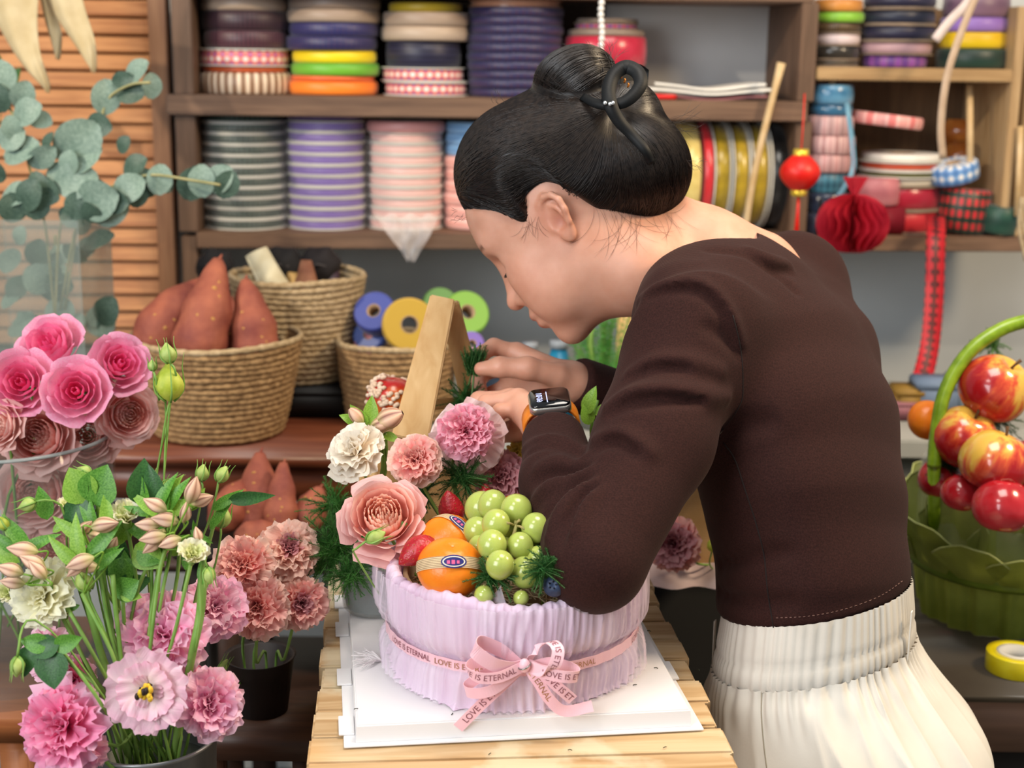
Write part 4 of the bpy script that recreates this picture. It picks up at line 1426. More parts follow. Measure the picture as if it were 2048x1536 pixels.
# seeds: random on hair mass
def seeds(fn, c, rx, ry, rz, n):
    u = rng.normal(size=(n, 3)); u /= np.linalg.norm(u, axis=1, keepdims=True)
    p = (A(c) + u[:, :1] * rx * A(_rt) + u[:, 1:2] * ry * A(_up) + u[:, 2:] * rz * A(_fw)).astype(np.float32)
    for _ in range(6):
        p = p - grad(fn, p) * fn(p)[:, None]
    return p
p0 = seeds(hair_mass, P(1150, 330, 1.50), .13, .10, .11, 7500)
ok = (hairline(p0) < -.004) & (((p0 - A(CAM)) @ A(_fw)) < 1.54)
p0 = p0[ok]
wob = rng.uniform(-1, 1, (len(p0), 3)).astype(np.float32) * .18
def toward(p, i):
    v = ctr - p
    v = v / (np.linalg.norm(v, axis=1, keepdims=True) + 1e-9)
    # hair first sweeps back along the head then up to the claw
    dist = np.linalg.norm(ctr - p, axis=1, keepdims=True)
    sweep = A(_rt) * 1.0 + A(_up) * .12
    w = np.clip((dist - .05) / .10, 0, 1)
    return v * (1 - .45 * w) + sweep * .45 * w + wob * np.clip(dist / .1, .2, 1)
paths = comb(hair_sdf, p0, 16, .0062, toward)
strands(paths, .00045, 'combed_strands', mat('hair_strand', '#181210', '#2b221d', rough=.36, scale=200, spec=.6), HAIR)
# bun strands
p0 = seeds(bun_mass, P(1180, 180, 1.47), .07, .06, .06, 1800)
cb = A(P(1190, 195, 1.50)); axb = A((_rt * .35 - _up * .75 - _fw * .6).normalized())
wob2 = rng.uniform(-1, 1, (len(p0), 3)).astype(np.float32) * .2
def around(p, i):
    return np.cross(np.tile(axb, (len(p), 1)), p - cb) / .05 + wob2
paths = comb(bun_mass, p0, 14, .005, around)
strands(paths, .00055, 'bun_strands', _M['hair_strand'], HAIR)
# loose wisps at the nape, temple and above the bun
def wisp(px0, py0, n, ang0, ang1, L, d=1.455, curl=.6, sx=60, sy=30):
    P_ = []
    for i in range(n):
        x = px0 + rng.uniform(-sx, sx); y = py0 + rng.uniform(-sy, sy)
        a = rng.uniform(ang0, ang1); c_ = rng.uniform(-curl, curl)
        pts = []
        for j in range(10):
            pts.append((x, y))
            x += math.cos(a) * L / 10; y += math.sin(a) * L / 10
            a += c_ / 10 * 2
        P_.append(pts)
    return P_
sk = lambda p: np.minimum(head_sdf(p), hair_sdf(p))
ws = wisp(1225, 415, 20, R(50), R(100), 120, curl=1.0, sx=65, sy=12) + wisp(1062, 440, 14, R(65), R(110), 45, curl=.8, sx=16, sy=8) + wisp(1310, 425, 10, R(30), R(100), 70, curl=1, sx=40, sy=8)
flat = [q for s_ in ws for q in s_]
hit = march(sk, flat, bias=-.0012)
arr = np.array([list(h) for h in hit], dtype=np.float32).reshape(len(ws), 10, 3)
strands(arr, .00013, 'loose_wisps', _M['hair_strand'], HAIR)
fly = []
for (x0, y0, a0, a1, L, n_) in ((1215, 130, -110, -55, 60, 22), (1330, 250, -25, 20, 85, 16), (1100, 230, 35, 70, 70, 14), (1000, 200, 200, 260, 18, 10), (1385, 330, -50, 60, 22, 14), (925, 430, 110, 220, 16, 16)):
    for i in range(n_):
        x = x0 + rng.uniform(-14, 14); y = y0 + rng.uniform(-12, 12); a = R(rng.uniform(a0, a1)); c_ = rng.uniform(-.8, .8); pts = []
        for j in range(10):
            pts.append(list(P(x, y, 1.44 + .004 * i / n_ + .002 * j)))
            x += math.cos(a) * L / 10; y += math.sin(a) * L / 10; a += c_ / 6
        fly.append(pts)
strands(np.array(fly, dtype=np.float32), 0.0002, 'flyaway_strands', _M['hair_strand'], HAIR)
# ------------------------------------------------------------------ hair claw
m_claw = mat('matte_black_claw', '#121314', rough=.55, spec=.3)
CLAW = empty('hair_claw', P(1222, 210, 1.41) - BASE, 'matte black looped hair claw'); CLAW.parent = PERSON
CC = P(1222, 210, 1.41)
hs = lambda p: np.minimum(hair_sdf(p), head_sdf(p))
def claw_strip(pix, wpx, dd, name='claw_loop', th=.0028):
    pp = bez([P(x, y, d) for (x, y), d in zip(pix, dd)], 90)
    ws_ = []
    for i in range(len(pp)):
        t_ = pp[min(i + 1, len(pp) - 1)] - pp[max(i - 1, 0)]
        ws_.append(t_.cross(_fw).normalized())
    kk = len(pp)
    wd = [wpx * 1.41 / FPX * (.55 + .45 * min(1, 3 * i / kk, 3 * (kk - 1 - i) / kk)) for i in range(kk)]
    return strip([q - CC for q in pp], ws_, wd, th).ob(name, m_claw, CLAW)
claw_strip([(1165, 193), (1190, 206), (1222, 210), (1256, 200), (1280, 172), (1276, 146), (1252, 134), (1228, 150), (1217, 180), (1222, 212), (1238, 242), (1262, 268), (1290, 300), (1303, 326)],
           28, [1.425, 1.412, 1.405, 1.402, 1.405, 1.41, 1.415, 1.412, 1.405, 1.40, 1.402, 1.404, 1.402, 1.41])
# the far jaw seen behind the loop
jb = MB()
jb.grid(lambda u, v: P(1238 + 60 * u - 6 * v, 126 + 70 * v + 14 * (u - .5) ** 2 * 4, 1.445 + .02 * u) - CC, 8, 8)
jk = len(jb.v)
jb.grid(lambda u, v: P(1238 + 60 * u - 6 * v, 126 + 70 * v + 14 * (u - .5) ** 2 * 4, 1.449 + .02 * u) - CC, 8, 8)
for i in range(7):
    for r_ in (0, 56):
        jb.f.append((r_ + i, r_ + i + 1, jk + r_ + i + 1, jk + r_ + i))
    jb.f.append((i * 8, i * 8 + 8, jk + i * 8 + 8, jk + i * 8)); jb.f.append((i * 8 + 7, i * 8 + 15, jk + i * 8 + 15, jk + i * 8 + 7))
jb.ob('claw_jaw', m_claw, CLAW)
for dx in (-6, 4, 10):
    b_ = sph(P(1216 + dx, 206 + (dx == 4) * 2, 1.3965) - CC, .0021, 8, 6)
    b_.ob('rhinestone', mat('rhinestone', '#e8ecee', rough=.1, metal=.7), CLAW)
mc_ = mat('claw_spring', '#c87c34', rough=.3, metal=.7)
sp_ = MB()
for i in range(3):
    sp_.tube([P(1240 + 7 * i + 3 * math.sin(t_), 152 + 9 * i + 4 * math.cos(t_), 1.43) - CC for t_ in np.linspace(0, 2.6, 6)], .0012, 5)
sp_.ob('spring', mc_, CLAW)
# ------------------------------------------------------------------ wrist watch
ax_ = (WL - FL_).normalized()
nn_ = Vector((0, 0, 1)) - ax_ * ax_.z
nn_ = (nn_.normalized() + Vector((-.10, -.22, 0))).normalized()
nn_ = (nn_ - ax_ * nn_.dot(ax_)).normalized()
ss_ = ax_.cross(nn_).normalized()
if ss_.x < 0: ss_ = -ss_
WC = WL + ax_ * .012
WATCH = empty('wrist_watch', WC - BASE, 'square black smart watch on an orange strap'); WATCH.parent = PERSON
def wl(x, y, z):   # along strap, along arm, outward
    return ss_ * x + ax_ * y + nn_ * z
def rbox(hx, hy, z0, z1, r_, n=6):
    ring = []
    for cx_, cy_, a0 in ((1, 1, 0), (-1, 1, 90), (-1, -1, 180), (1, -1, 270)):
        for i in range(n + 1):
            a = R(a0 + 90 * i / n)
            ring.append((cx_ * (hx - r_) + r_ * math.cos(a), cy_ * (hy - r_) + r_ * math.sin(a)))
    b_ = MB(); m_ = len(ring); e = .0012
    for z, s_ in ((z0, .9), (z0 + e, 1), (z1 - e, 1), (z1, .94)):
        for x, y in ring:
            b_.v.append(tuple(wl(x * s_, y * s_, z)))
    for j in range(3):
        for i in range(m_):
            b_.f.append((j * m_ + i, j * m_ + (i + 1) % m_, (j + 1) * m_ + (i + 1) % m_, (j + 1) * m_ + i))
    b_.f.append(tuple(range(m_ - 1, -1, -1))); b_.f.append(tuple(3 * m_ + i for i in range(m_)))
    return b_
ZW = .0255
rbox(.0205, .0172, ZW, ZW + .0085, .007).ob('watch_case', mat('steel_case', '#d9d4cc', rough=.25, metal=.9), WATCH)
rbox(.0196, .0163, ZW + .0072, ZW + .0108, .0065).ob('screen', mat('watch_glass', '#0a0a0c', rough=.06, spec=.7, coat=.5), WATCH)
MB().tube([wl(.0, .0165, ZW + .004) + ss_ * .009, wl(0, .0195, ZW + .004) + ss_ * .009], .0032, 10).ob('crown', mat('steel_case', ''), WATCH)
m_strap = mat('orange_strap', '#e07818', '#ea8a2a', rough=.5, scale=60)
for sg_ in (-1, 1):
    pts = []
    for i in range(13):
        a = R(38 + (180 - 38) * i / 12)
        rx_, rz_ = .0275, .0265
        pts.append(wl(sg_ * rx_ * math.sin(a) * (1.0 if i else .95), 0, rz_ * math.cos(a) + .004))
    strip(pts, ax_, [.021] * 13, .0024).ob('strap', m_strap, WATCH)
def text_mesh(txt, size, extrude=0.0, spacing=1.0):
    c = bpy.data.curves.new('txt', 'FONT')
    c.body = txt; c.size = size; c.align_x = 'CENTER'; c.align_y = 'CENTER'; c.extrude = extrude; c.space_character = spacing
    c.resolution_u = 3
    o = bpy.data.objects.new('txt', c); COL.objects.link(o)
    dg = bpy.context.evaluated_depsgraph_get(); dg.update()
    me = bpy.data.meshes.new_from_object(o.evaluated_get(dg))
    bpy.data.objects.remove(o); bpy.data.curves.remove(c)
    return me
tm = text_mesh('10:09', .0085)
m_lcd = mat('watch_digits', '#aeb8ff', rough=.4)
m_lcd.node_tree.nodes['Principled BSDF'].inputs['Emission Color'].default_value = (.55, .62, 1, 1)
m_lcd.node_tree.nodes['Principled BSDF'].inputs['Emission Strength'].default_value = .8
tv = [wl(-.0095 + v.co.y * -1, v.co.x * -1 * .9, ZW + .0110) for v in tm.vertices]
ob('time_digits', mesh('time_digits', tv, [p.vertices[:] for p in tm.polygons], False), m_lcd, WATCH)
tm = text_mesh('MON 12 OCT', .003) if False else None
ob('notice_line', mesh('notice_line', [wl(-.003, -.010, ZW + .0110), wl(-.0022, -.010, ZW + .0110), wl(-.0022, .009, ZW + .0110), wl(-.003, .009, ZW + .0110)], [(0, 1, 2, 3)], False), m_lcd, WATCH)
# ================================================================== work table
TBR = [PZ(x, y, ZT) for x, y in ((666, 1182), (1302, 1178), (1482, 1536), (620, 1536))]   # back-left, back-right, front-right, front-left
tdir = ((TBR[2] - TBR[1]).normalized() * -1 + (TBR[3] - TBR[0]).normalized() * -1).normalized()   # towards the back
tdir.z = 0
tang = math.atan2(-tdir.x, tdir.y)
tc_ = Vector(((TBR[2].x + TBR[3].x) / 2, TBR[3].y, ZT))
m_plank = wood('table_plank', '#ab8556', '#c5a478', 'x', 4, .55, .3, '#d8be96')
# weathered blotches of old paint stay on the planks
mp = bpy.data.materials['table_plank']; k = NT(mp)
tcn = k.n('ShaderNodeTexCoord'); n1 = k.n('ShaderNodeTexNoise'); n1.inputs['Scale'].default_value = 9; n1.inputs['Detail'].default_value = 5
k.l(tcn.outputs['Object'], n1.inputs['Vector'])
src = k.b.inputs['Base Color'].links[0].from_socket
mx = k.n('ShaderNodeMix', data_type='RGBA')
fr = k.n('ShaderNodeMapRange'); fr.inputs[1].default_value = .56; fr.inputs[2].default_value = .62
k.l(n1.outputs[0], fr.inputs[0]); k.l(k.math('MULTIPLY', fr.outputs[0], .55), mx.inputs[0])
k.l(src, mx.inputs[6]); mx.inputs[7].default_value = c4('#dcd3b4')
mx2 = k.n('ShaderNodeMix', data_type='RGBA')
n2 = k.n('ShaderNodeTexNoise'); n2.inputs['Scale'].default_value = 5; k.l(tcn.outputs['Object'], n2.inputs['Vector'])
fr2 = k.n('ShaderNodeMapRange'); fr2.inputs[1].default_value = .6; fr2.inputs[2].default_value = .68
k.l(n2.outputs[0], fr2.inputs[0]); k.l(k.math('MULTIPLY', fr2.outputs[0], .45), mx2.inputs[0])
k.l(mx.outputs[2], mx2.inputs[6]); mx2.inputs[7].default_value = c4('#c98f45')
k.l(mx2.outputs[2], k.b.inputs['Base Color'])
hw = (TBR[2] - TBR[3]).length / 2
TABLE = empty('work_table', Vector((tc_.x, tc_.y, 0)), 'pale pine plank work table under the white cake board', 'table', rot=(0, 0, tang))
dep = (TBR[0] - TBR[3]).length + .10
pw = .048
y = -.12
i = 0
hwb = hw
while y < dep:
    jx = rnd(-.003, .003)
    ob('plank', MB().box(-hwb + jx, hwb + rnd(-.003, .003), y + .0012, y + pw - .0012, ZT - .024, ZT - (.0 if i % 3 else .001), .002).mesh('plank', False), m_plank, TABLE)
    y += pw; i += 1
m_leg = wood('table_leg', '#a9824e', '#c49c66', 'z', 4, .6)
for sx in (-1, 1):
    for yy in (-.08, dep - .06):
        ob('leg', MB().box(sx * (hwb - .03) - .022, sx * (hwb - .03) + .022, yy - .022, yy + .022, 0.0, ZT - .0245, .003).mesh('leg', False), m_leg, TABLE)
    ob('apron', MB().box(sx * (hwb - .03) - .010, sx * (hwb - .03) + .010, -.057, dep - .083, ZT - .09, ZT - .0245, .002).mesh('apron', False), m_leg, TABLE)
# ------------------------------------------------------------------ white cake board
bfl = PZ(688, 1498, ZT); bfr = PZ(1408, 1462, ZT)
bdir = (bfr - bfl).normalized()
bn = Vector((-bdir.y, bdir.x, 0))
bw_ = (bfr - bfl).length
bang = math.atan2(bdir.y, bdir.x)
m_board = mat('white_card', '#e6e4e4', rough=.35, spec=.5)
BOARD = empty('cake_board', bfl + Vector((0, 0, .0004)), 'white folded card cake board on the plank table', 'cake board', rot=(0, 0, bang))
bdep = .345; bh = .017; ins = .010
MB().box(0, bw_, 0, bdep, 0, .0016, .0005).ob('base_sheet', m_board, BOARD, smooth=False)
bx = MB()
v = [(ins, .006, .0018), (bw_ - ins, .006, .0018), (bw_ - ins, bdep - .006, .0018), (ins, bdep - .006, .0018),
     (ins + .001, .0075, bh), (bw_ - ins - .001, .0075, bh), (bw_ - ins - .001, bdep - .0075, bh), (ins + .001, bdep - .0075, bh)]
bm = bmesh.new()
vs_ = [bm.verts.new(q) for q in v]
for f in ((0, 1, 5, 4), (1, 2, 6, 5), (2, 3, 7, 6), (3, 0, 4, 7), (4, 5, 6, 7), (3, 2, 1, 0)):
    bm.faces.new([vs_[i] for i in f])
bmesh.ops.bevel(bm, geom=[e for e in bm.edges if e.verts[0].co.z > .01 and e.verts[1].co.z > .01], offset=.0012, segments=2, affect='EDGES')
me = bpy.data.meshes.new('raised_top'); bm.to_mesh(me); bm.free()
ob('raised_top', me, m_board, BOARD)
# locking tabs along the left and right edges
for yy in (.02, .12, .235, .31):
    ob('tab', MB().box(-.004, ins - .0005, yy, yy + .035, .0018, .0036, .0004).mesh('tab', False), m_board, BOARD)
for yy in (.10, .30):
    ob('tab', MB().box(bw_ - ins + .0005, bw_ + .003, yy, yy + .04, .0018, .0036, .0004).mesh('tab', False), m_board, BOARD)
ZB = ZT + .0004 + bh
# ================================================================== tulle wrapped basket
BC = P(1024, 1316, 1.36); BC.z = ZB
pl_ = PZ(758, 1318, ZB + .01); pr_ = PZ(1288, 1300, ZB + .01)
BC = Vector(((PZ(1022, 1425, ZB)).x, 0, ZB))
fr_pt = PZ(1022, 1428, ZB)
BR = .1165
BC = Vector((fr_pt.x, fr_pt.y + BR + .003, ZB))
BH = .094
m_tulle = mat('lilac_tulle', '#eccde6', '#f6e0f2', rough=.6, scale=35, bump=.35, bscale=500, bdist=.0005, transl=.25, sheen=.3, stretch=(1, 1, .2))
m_tul2 = mat('lilac_tulle_sheer', '#f3e0f0', '#fbf0fa', rough=.55, scale=35, alpha=.30, bump=.4, bscale=500, bdist=.0005, stretch=(1, 1, .2))
BASK = empty('gift_basket', BC + Vector((0, 0, .0004)), 'round low basket wrapped in gathered pale lilac tulle on the cake board', 'basket')
rs = random.Random(5)
na, nv = 760, 24
ph = [rs.uniform(0, 6.28) for _ in range(12)]
def pleat(a, v, s=1.0):
    # sharp irregular ridges running up the wall
    u = a * 27 + 3.1 * math.sin(a * 3 + ph[0]) + 1.8 * math.sin(a * 7 + ph[1]) + .5 * math.sin(v * 3 + a * 5)
    w = a * 41 + 2.6 * math.sin(a * 4 + ph[2]) + 1.2 * math.sin(a * 11 + ph[3]) - .6 * math.sin(v * 2.5 + a * 3)
    x = (1 - abs(math.sin(u))) ** 1.6; y = (1 - abs(math.sin(w))) ** 1.8
    g = .6 + .4 * math.sin(a * 9 + ph[8] + v)
    return s * (.0050 * x * g + .0030 * y - .0016)
def wall_r(a, v):
    # rim, pulled in at the ribbon, flares at the foot
    base = BR * (1.0 + .012 * math.cos((v - .85) * 4)) + .003 * math.sin(a * 3 + 1) * (1 - v)
    cinch = .0045 * math.exp(-((v - .42) / .09) ** 2)
    return base - cinch
bb = MB()
for j in range(nv):
    v = j / (nv - 1)
    for i in range(na):
        a = 2 * math.pi * i / na
        amp = (1.0 if v < .85 else 1 - 3.2 * (v - .85)) - .65 * math.exp(-((v - .42) / .08) ** 2) + .5 * max(0, .15 - v) / .15
        r = wall_r(a, v) + pleat(a, v, amp)
        z = BH * v + (.0006 * math.sin(a * 37 + ph[4]) + .003 * math.sin(a * 5 + ph[5])) * (v > .96) - (.0 if v > .05 else 0)
        if v < .04:
            r += .002 + .0012 * abs(math.sin(a * 33))
        bb.v.append((r * math.cos(a), r * math.sin(a), max(z, .0008)))
# roll over the rim and down inside
for j, (dr, dz) in enumerate(((-.002, .0045), (-.006, .006), (-.010, .004), (-.0125, -.006), (-.013, -.03))):
    for i in range(na):
        a = 2 * math.pi * i / na
        r = wall_r(a, 1) + pleat(a, 1, .45) + dr + .0006 * math.sin(a * 121 + j)
        z = BH + dz + .0010 * math.sin(a * 53 + ph[6]) + .003 * math.sin(a * 5 + ph[5])
        bb.v.append((r * math.cos(a), r * math.sin(a), z))
for j in range(nv + 4):
    for i in range(na):
        bb.f.append((j * na + i, j * na + (i + 1) % na, (j + 1) * na + (i + 1) % na, (j + 1) * na + i))
bb.ob('tulle_wrap', m_tulle, BASK)
# loose outer veil
bb = MB()
nv2 = 14
for j in range(nv2):
    v = j / (nv2 - 1)
    for i in range(na):
        a = 2 * math.pi * i / na
        loose = (.0050 * (math.sin(a * 5 + ph[7] + v * 2) * .5 + .5) + .0045) * (1 - math.exp(-((v - .42) / .10) ** 2)) + .0012
        r = wall_r(a, v) + loose + pleat(a + 1.7 + .05 * math.sin(v * 3 + a * 4), v, .8)
        bb.v.append((r * math.cos(a), r * math.sin(a), max(BH * v * 1.0 + .003, .001)))
for j in range(nv2 - 1):
    for i in range(na):
        bb.f.append((j * na + i, j * na + (i + 1) % na, (j + 1) * na + (i + 1) % na, (j + 1) * na + i))
bb.ob('tulle_veil', m_tul2, BASK)
MB().lathe([(.0005, .002), (BR - .02, .002), (BR - .014, .01), (BR - .014, BH - .006), (BR - .018, BH - .006), (BR - .0185, .016), (.0005, .016)], 48).ob('inner_tub', mat('tub_kraft', '#8a6f50', '#9a7f60', rough=.9), BASK)
# sheer leaf of tulle standing at the rim
sb = MB().grid(lambda u, v: (-.016 + (u - .5) * .026 * (1 - v) + .006 * v, -BR + .010 + .004 * math.sin(u * 5), BH - .004 + .022 * v), 8, 6)
sb.ob('tulle_corner', m_tul2, BASK)
# ------------------------------------------------------------------ printed ribbon round the basket
m_rib = mat('pink_satin', '#f6c0cc', '#f9ccd6', rough=.35, scale=20, sheen=.2, transl=.12)
m_ink = mat('ribbon_ink', '#7a3c4a', '#8c5560', rough=.4, scale=300)
m_ink2 = mat('ribbon_ink_gold', '#a87858', '#b98a62', rough=.3, metal=.5, scale=200)
RIB = empty('printed_ribbon', BC + Vector((0, 0, .034)), 'pink satin ribbon and bow printed LOVE IS ETERNAL around the lilac basket', 'ribbon')
RW = .0098
RZ = BH * .42 - .034
RRR = BR * 1.012 - .0045 + .0045
def band(name, a0, a1, n, r, z, wdt):
    bb = MB()
    for i in range(n + 1):
        a = a0 + (a1 - a0) * i / n
        for s_, dr in ((-.5, 0), (.5, 0), (.5, -.0006), (-.5, -.0006)):
            rr_ = r + dr + .0004 * math.sin(a * 40)
            bb.v.append((rr_ * math.cos(a), rr_ * math.sin(a), z + s_ * wdt))
    for i in range(n):
        for j in range(4):
            bb.f.append((i * 4 + j, i * 4 + (j + 1) % 4, i * 4 + 4 + (j + 1) % 4, i * 4 + 4 + j))
    return bb.ob(name, m_rib, RIB, smooth=False)
band('band', 0, 2 * math.pi, 160, RRR + .001, RZ, RW)
TXT = 'LOVE IS ETERNAL'
_tm = text_mesh(TXT, .0082)
tw_ = max(v.co.x for v in _tm.vertices) - min(v.co.x for v in _tm.vertices)
_tv = [(v.co.x, v.co.y) for v in _tm.vertices]; _tf = [p.vertices[:] for p in _tm.polygons]
def wrap_text(fn, mt_, par, name='lettering', sc=1.0, u0=None, u1=None):
    """fn(x along, y across) -> point; keep faces with x in [u0,u1]"""
    fs = _tf
    if u0 is not None:
        fs = [f for f in _tf if all(u0 <= _tv[i][0] <= u1 for i in f)]
    used = sorted({i for f in fs for i in f}); mp_ = {i: n for n, i in enumerate(used)}
    return ob(name, mesh(name, [fn(_tv[i][0] * sc, _tv[i][1] * sc) for i in used], [[mp_[i] for i in f] for f in fs], False), mt_, par)
for a0 in (-141, -196, -110.5, -66, -10, 40, 100, 155):
    mt_ = m_ink2 if a0 in (-66, -110.5) else m_ink
    rr_ = RRR + .0019
    wrap_text(lambda x, y, a0=a0: ((rr_ * math.cos(R(a0) + x / rr_)), (rr_ * math.sin(R(a0) + x / rr_)), RZ + y), mt_, RIB, sc=.92)
# the bow (local coordinates: x right, y away, z up; knot at the front)
KN = Vector((.0035, -RRR - .006, RZ - .002))
def bowp(px, py, out):
    """pixel on the bow -> local point `out` metres in front of the knot's plane"""
    w_ = RIB.location + KN
    n_ = Vector((0, -1, 0))
    return PPL(px, py, w_ + n_ * out, n_) - RIB.location
def loop(pts, wd, name, txt=None, ink=None, flip=1, side=1):
    """pts: (px,py,out, wx,wz) path; ribbon width direction given in x,z,y"""
    pp = bez([bowp(p[0], p[1], p[2]) for p in pts], 54)
    n = len(pp)
    wk = [Vector(p[3]) for p in pts]
    wl_ = []
    for i in range(n):
        t_ = i / (n - 1) * (len(wk) - 1); j = min(int(t_), len(wk) - 2)
        wl_.append((wk[j].lerp(wk[j + 1], t_ - j)).normalized())
    taper = [wd * (.45 + .55 * min(1, 6 * i / n, 1)) if i < n / 2 else wd for i in range(n)]
    o = strip(pp, wl_, taper, .0005).ob(name, m_rib, RIB, smooth=False)
    if txt:
        L = [0]
        for i in range(1, n): L.append(L[-1] + (pp[i] - pp[i - 1]).length)
        s0, sc_, off_ = txt
        def frame(s):
            s = min(max(s, 0), L[-1] - 1e-6)
            i = max(j for j in range(n) if L[j] <= s); i = min(i, n - 2)
            t_ = (s - L[i]) / max(1e-9, L[i + 1] - L[i])
            p_ = pp[i].lerp(pp[i + 1], t_); w__ = wl_[i].lerp(wl_[i + 1], t_)
            tt = (pp[i + 1] - pp[i]).normalized()
            w__ = (w__ - tt * w__.dot(tt)).normalized()
            return p_, tt, w__
        p_, tt, w__ = frame(s0)
        sgw = 1 if ((tt * flip).cross(w__)).y < 0 else -1
        def fn(x, y):
            p_, tt, w__ = frame(s0 + x * flip)
            nn = (tt * flip).cross(w__ * sgw)
            return tuple(p_ + w__ * y * sgw + nn * .0006)
        half = tw_ / 2 * sc_
        lo_ = -s0 / sc_ if flip > 0 else (s0 - L[-1]) / sc_
        hi_ = (L[-1] - s0) / sc_ if flip > 0 else s0 / sc_
        wrap_text(fn, ink or m_ink, RIB, sc=sc_, u0=lo_, u1=hi_)
    return o
X, Y_, Z_ = Vector((1, 0, 0)), Vector((0, 1, 0)), Vector((0, 0, 1))
up_ = Z_
# tails
def diag(px0, py0, px1, py1):
    d = bowp(px1, py1, 0) - bowp(px0, py0, 0)
    d.y = 0
    return Vector((-d.z, 0, d.x)).normalized() * (1 if d.x > 0 else -1)
wA = diag(1050, 1328, 950, 1420)
loop([(1046, 1330, .004, wA), (1010, 1366, .012, wA), (960, 1412, .016, wA), (916, 1456, .012, wA)], RW, 'tail', (.040, .98, 1), m_ink, flip=-1, side=1)
wB = diag(1050, 1328, 1150, 1420)
loop([(1050, 1332, .003, wB), (1075, 1362, .009, wB), (1100, 1400, .010, wB), (1130, 1422, .008, (Vector(wB) + Y_ * .3)), (1185, 1412, .004, (Vector(wB) + Y_ * .6))], RW, 'tail', (.008, .9, 1), m_ink2, flip=1, side=-1)
wC = diag(1060, 1335, 1150, 1395)
loop([(1052, 1330, .006, wC), (1085, 1348, .014, wC), (1118, 1376, .017, wC), (1146, 1400, .014, wC)], RW, 'tail', (.045, .92, 1), m_ink, flip=1, side=-1)
# loops: out from the knot, round the far end, back to the knot
wu = Vector((.35, 0, .94))
loop([(1046, 1330, .003, wu), (1000, 1300, .004, wu), (958, 1284, .010, wu), (950, 1302, .022, (Vector((.3, .1, .95)))), (985, 1328, .022, wu), (1020, 1336, .014, wu), (1046, 1330, .006, wu)], RW * 1.25, 'loop', None)
wl2 = Vector((-.3, 0, .95))
loop([(1046, 1332, .004, wl2), (1000, 1330, .006, wl2), (950, 1325, .010, wl2), (936, 1342, .020, wl2), (960, 1356, .026, wl2), (1000, 1354, .022, wl2), (1044, 1334, .010, wl2)], RW, 'loop', (.072, .9, 1), m_ink, flip=1, side=-1)
wl3 = Vector((-.2, 0, .97))
loop([(1044, 1334, .004, wl3), (980, 1345, .006, wl3), (934, 1372, .010, wl3), (940, 1386, .018, wl3), (985, 1380, .022, wl3), (1044, 1336, .008, wl3)], RW, 'loop')
wr = Vector((.75, .1, .65))
loop([(1054, 1328, .003, wr), (1072, 1300, .006, Vector((.5, 0, .86))), (1100, 1284, .012, Vector((1, .2, .1))), (1116, 1300, .022, Vector((1, .2, -.1))), (1108, 1332, .026, Vector((1, .1, .1))), (1085, 1342, .018, Vector((.7, 0, .7))), (1056, 1330, .006, Vector((.4, 0, .9)))], RW * 1.1, 'loop', (.052, .9, 1), m_ink, flip=1, side=-1)
wr2 = Vector((.2, 0, .97))
loop([(1054, 1330, .004, wr2), (1100, 1326, .006, wr2), (1145, 1338, .010, wr2), (1156, 1352, .018, wr2), (1130, 1354, .024, wr2), (1090, 1346, .020, wr2), (1056, 1332, .008, wr2)], RW * 1.1, 'loop', (.055, .9, 1), m_ink, flip=-1, side=-1)
kn = sph(bowp(1049, 1331, .012), (.0050, .005, .0062), 12, 8)
kn.ob('knot', m_rib, RIB)
tw3 = MB()
kc = bowp(1049, 1330, .012)
tw3.tube([kc + Vector((.0055 * math.cos(t_) * .9, .0062 * math.sin(t_), -.0008 + .002 * math.cos(t_))) for t_ in np.linspace(0, 6.283, 17)], .0007, 6)
tw3.ob('wire_tie', mat('silver_wire', '#9a9a98', rough=.25, metal=.9), RIB)
# clippings scattered on board and table
cl_m = mat('fern_clipping', '#26301c', rough=.8)
for (x, y_, z_, lab) in ((712, 1418, ZB, 'tiny fern clipping at the left edge of the white board'), (1298, 1262, ZB, 'tiny fern clipping at the far right of the board'), (1270, 1370, ZB, 'tiny fern clipping on the board right of the bow'), (1312, 1336, ZB, 'tiny fern clipping near the right edge of the board'), (1276, 1290, ZB, 'tiny fern clipping beside the right side of the tulle'), (905, 1428, ZB, 'tiny fern clipping beside the long left ribbon tail'), (1398, 1340, ZT, 'tiny fern clipping on the planks right of the board'), (1140, 1500, ZT, 'tiny fern clipping on the front plank, middle one'), (980, 1508, ZT, 'tiny fern clipping on the front plank, left one'), (1330, 1495, ZT, 'tiny fern clipping on the front plank, right one')):
    p_ = PZ(x, y_, z_ + .0006); a = rnd(0, 3.1)
    MB().tube([p_ - Vector((math.cos(a), math.sin(a), 0)) * .0019, p_ + Vector((0, 0, .0006)), p_ + Vector((math.cos(a + .4), math.sin(a + .4), 0)) * .0019], .0004, 5).ob('fern_clipping', cl_m, label=lab, cat='clipping', group='fern clippings on the work table')
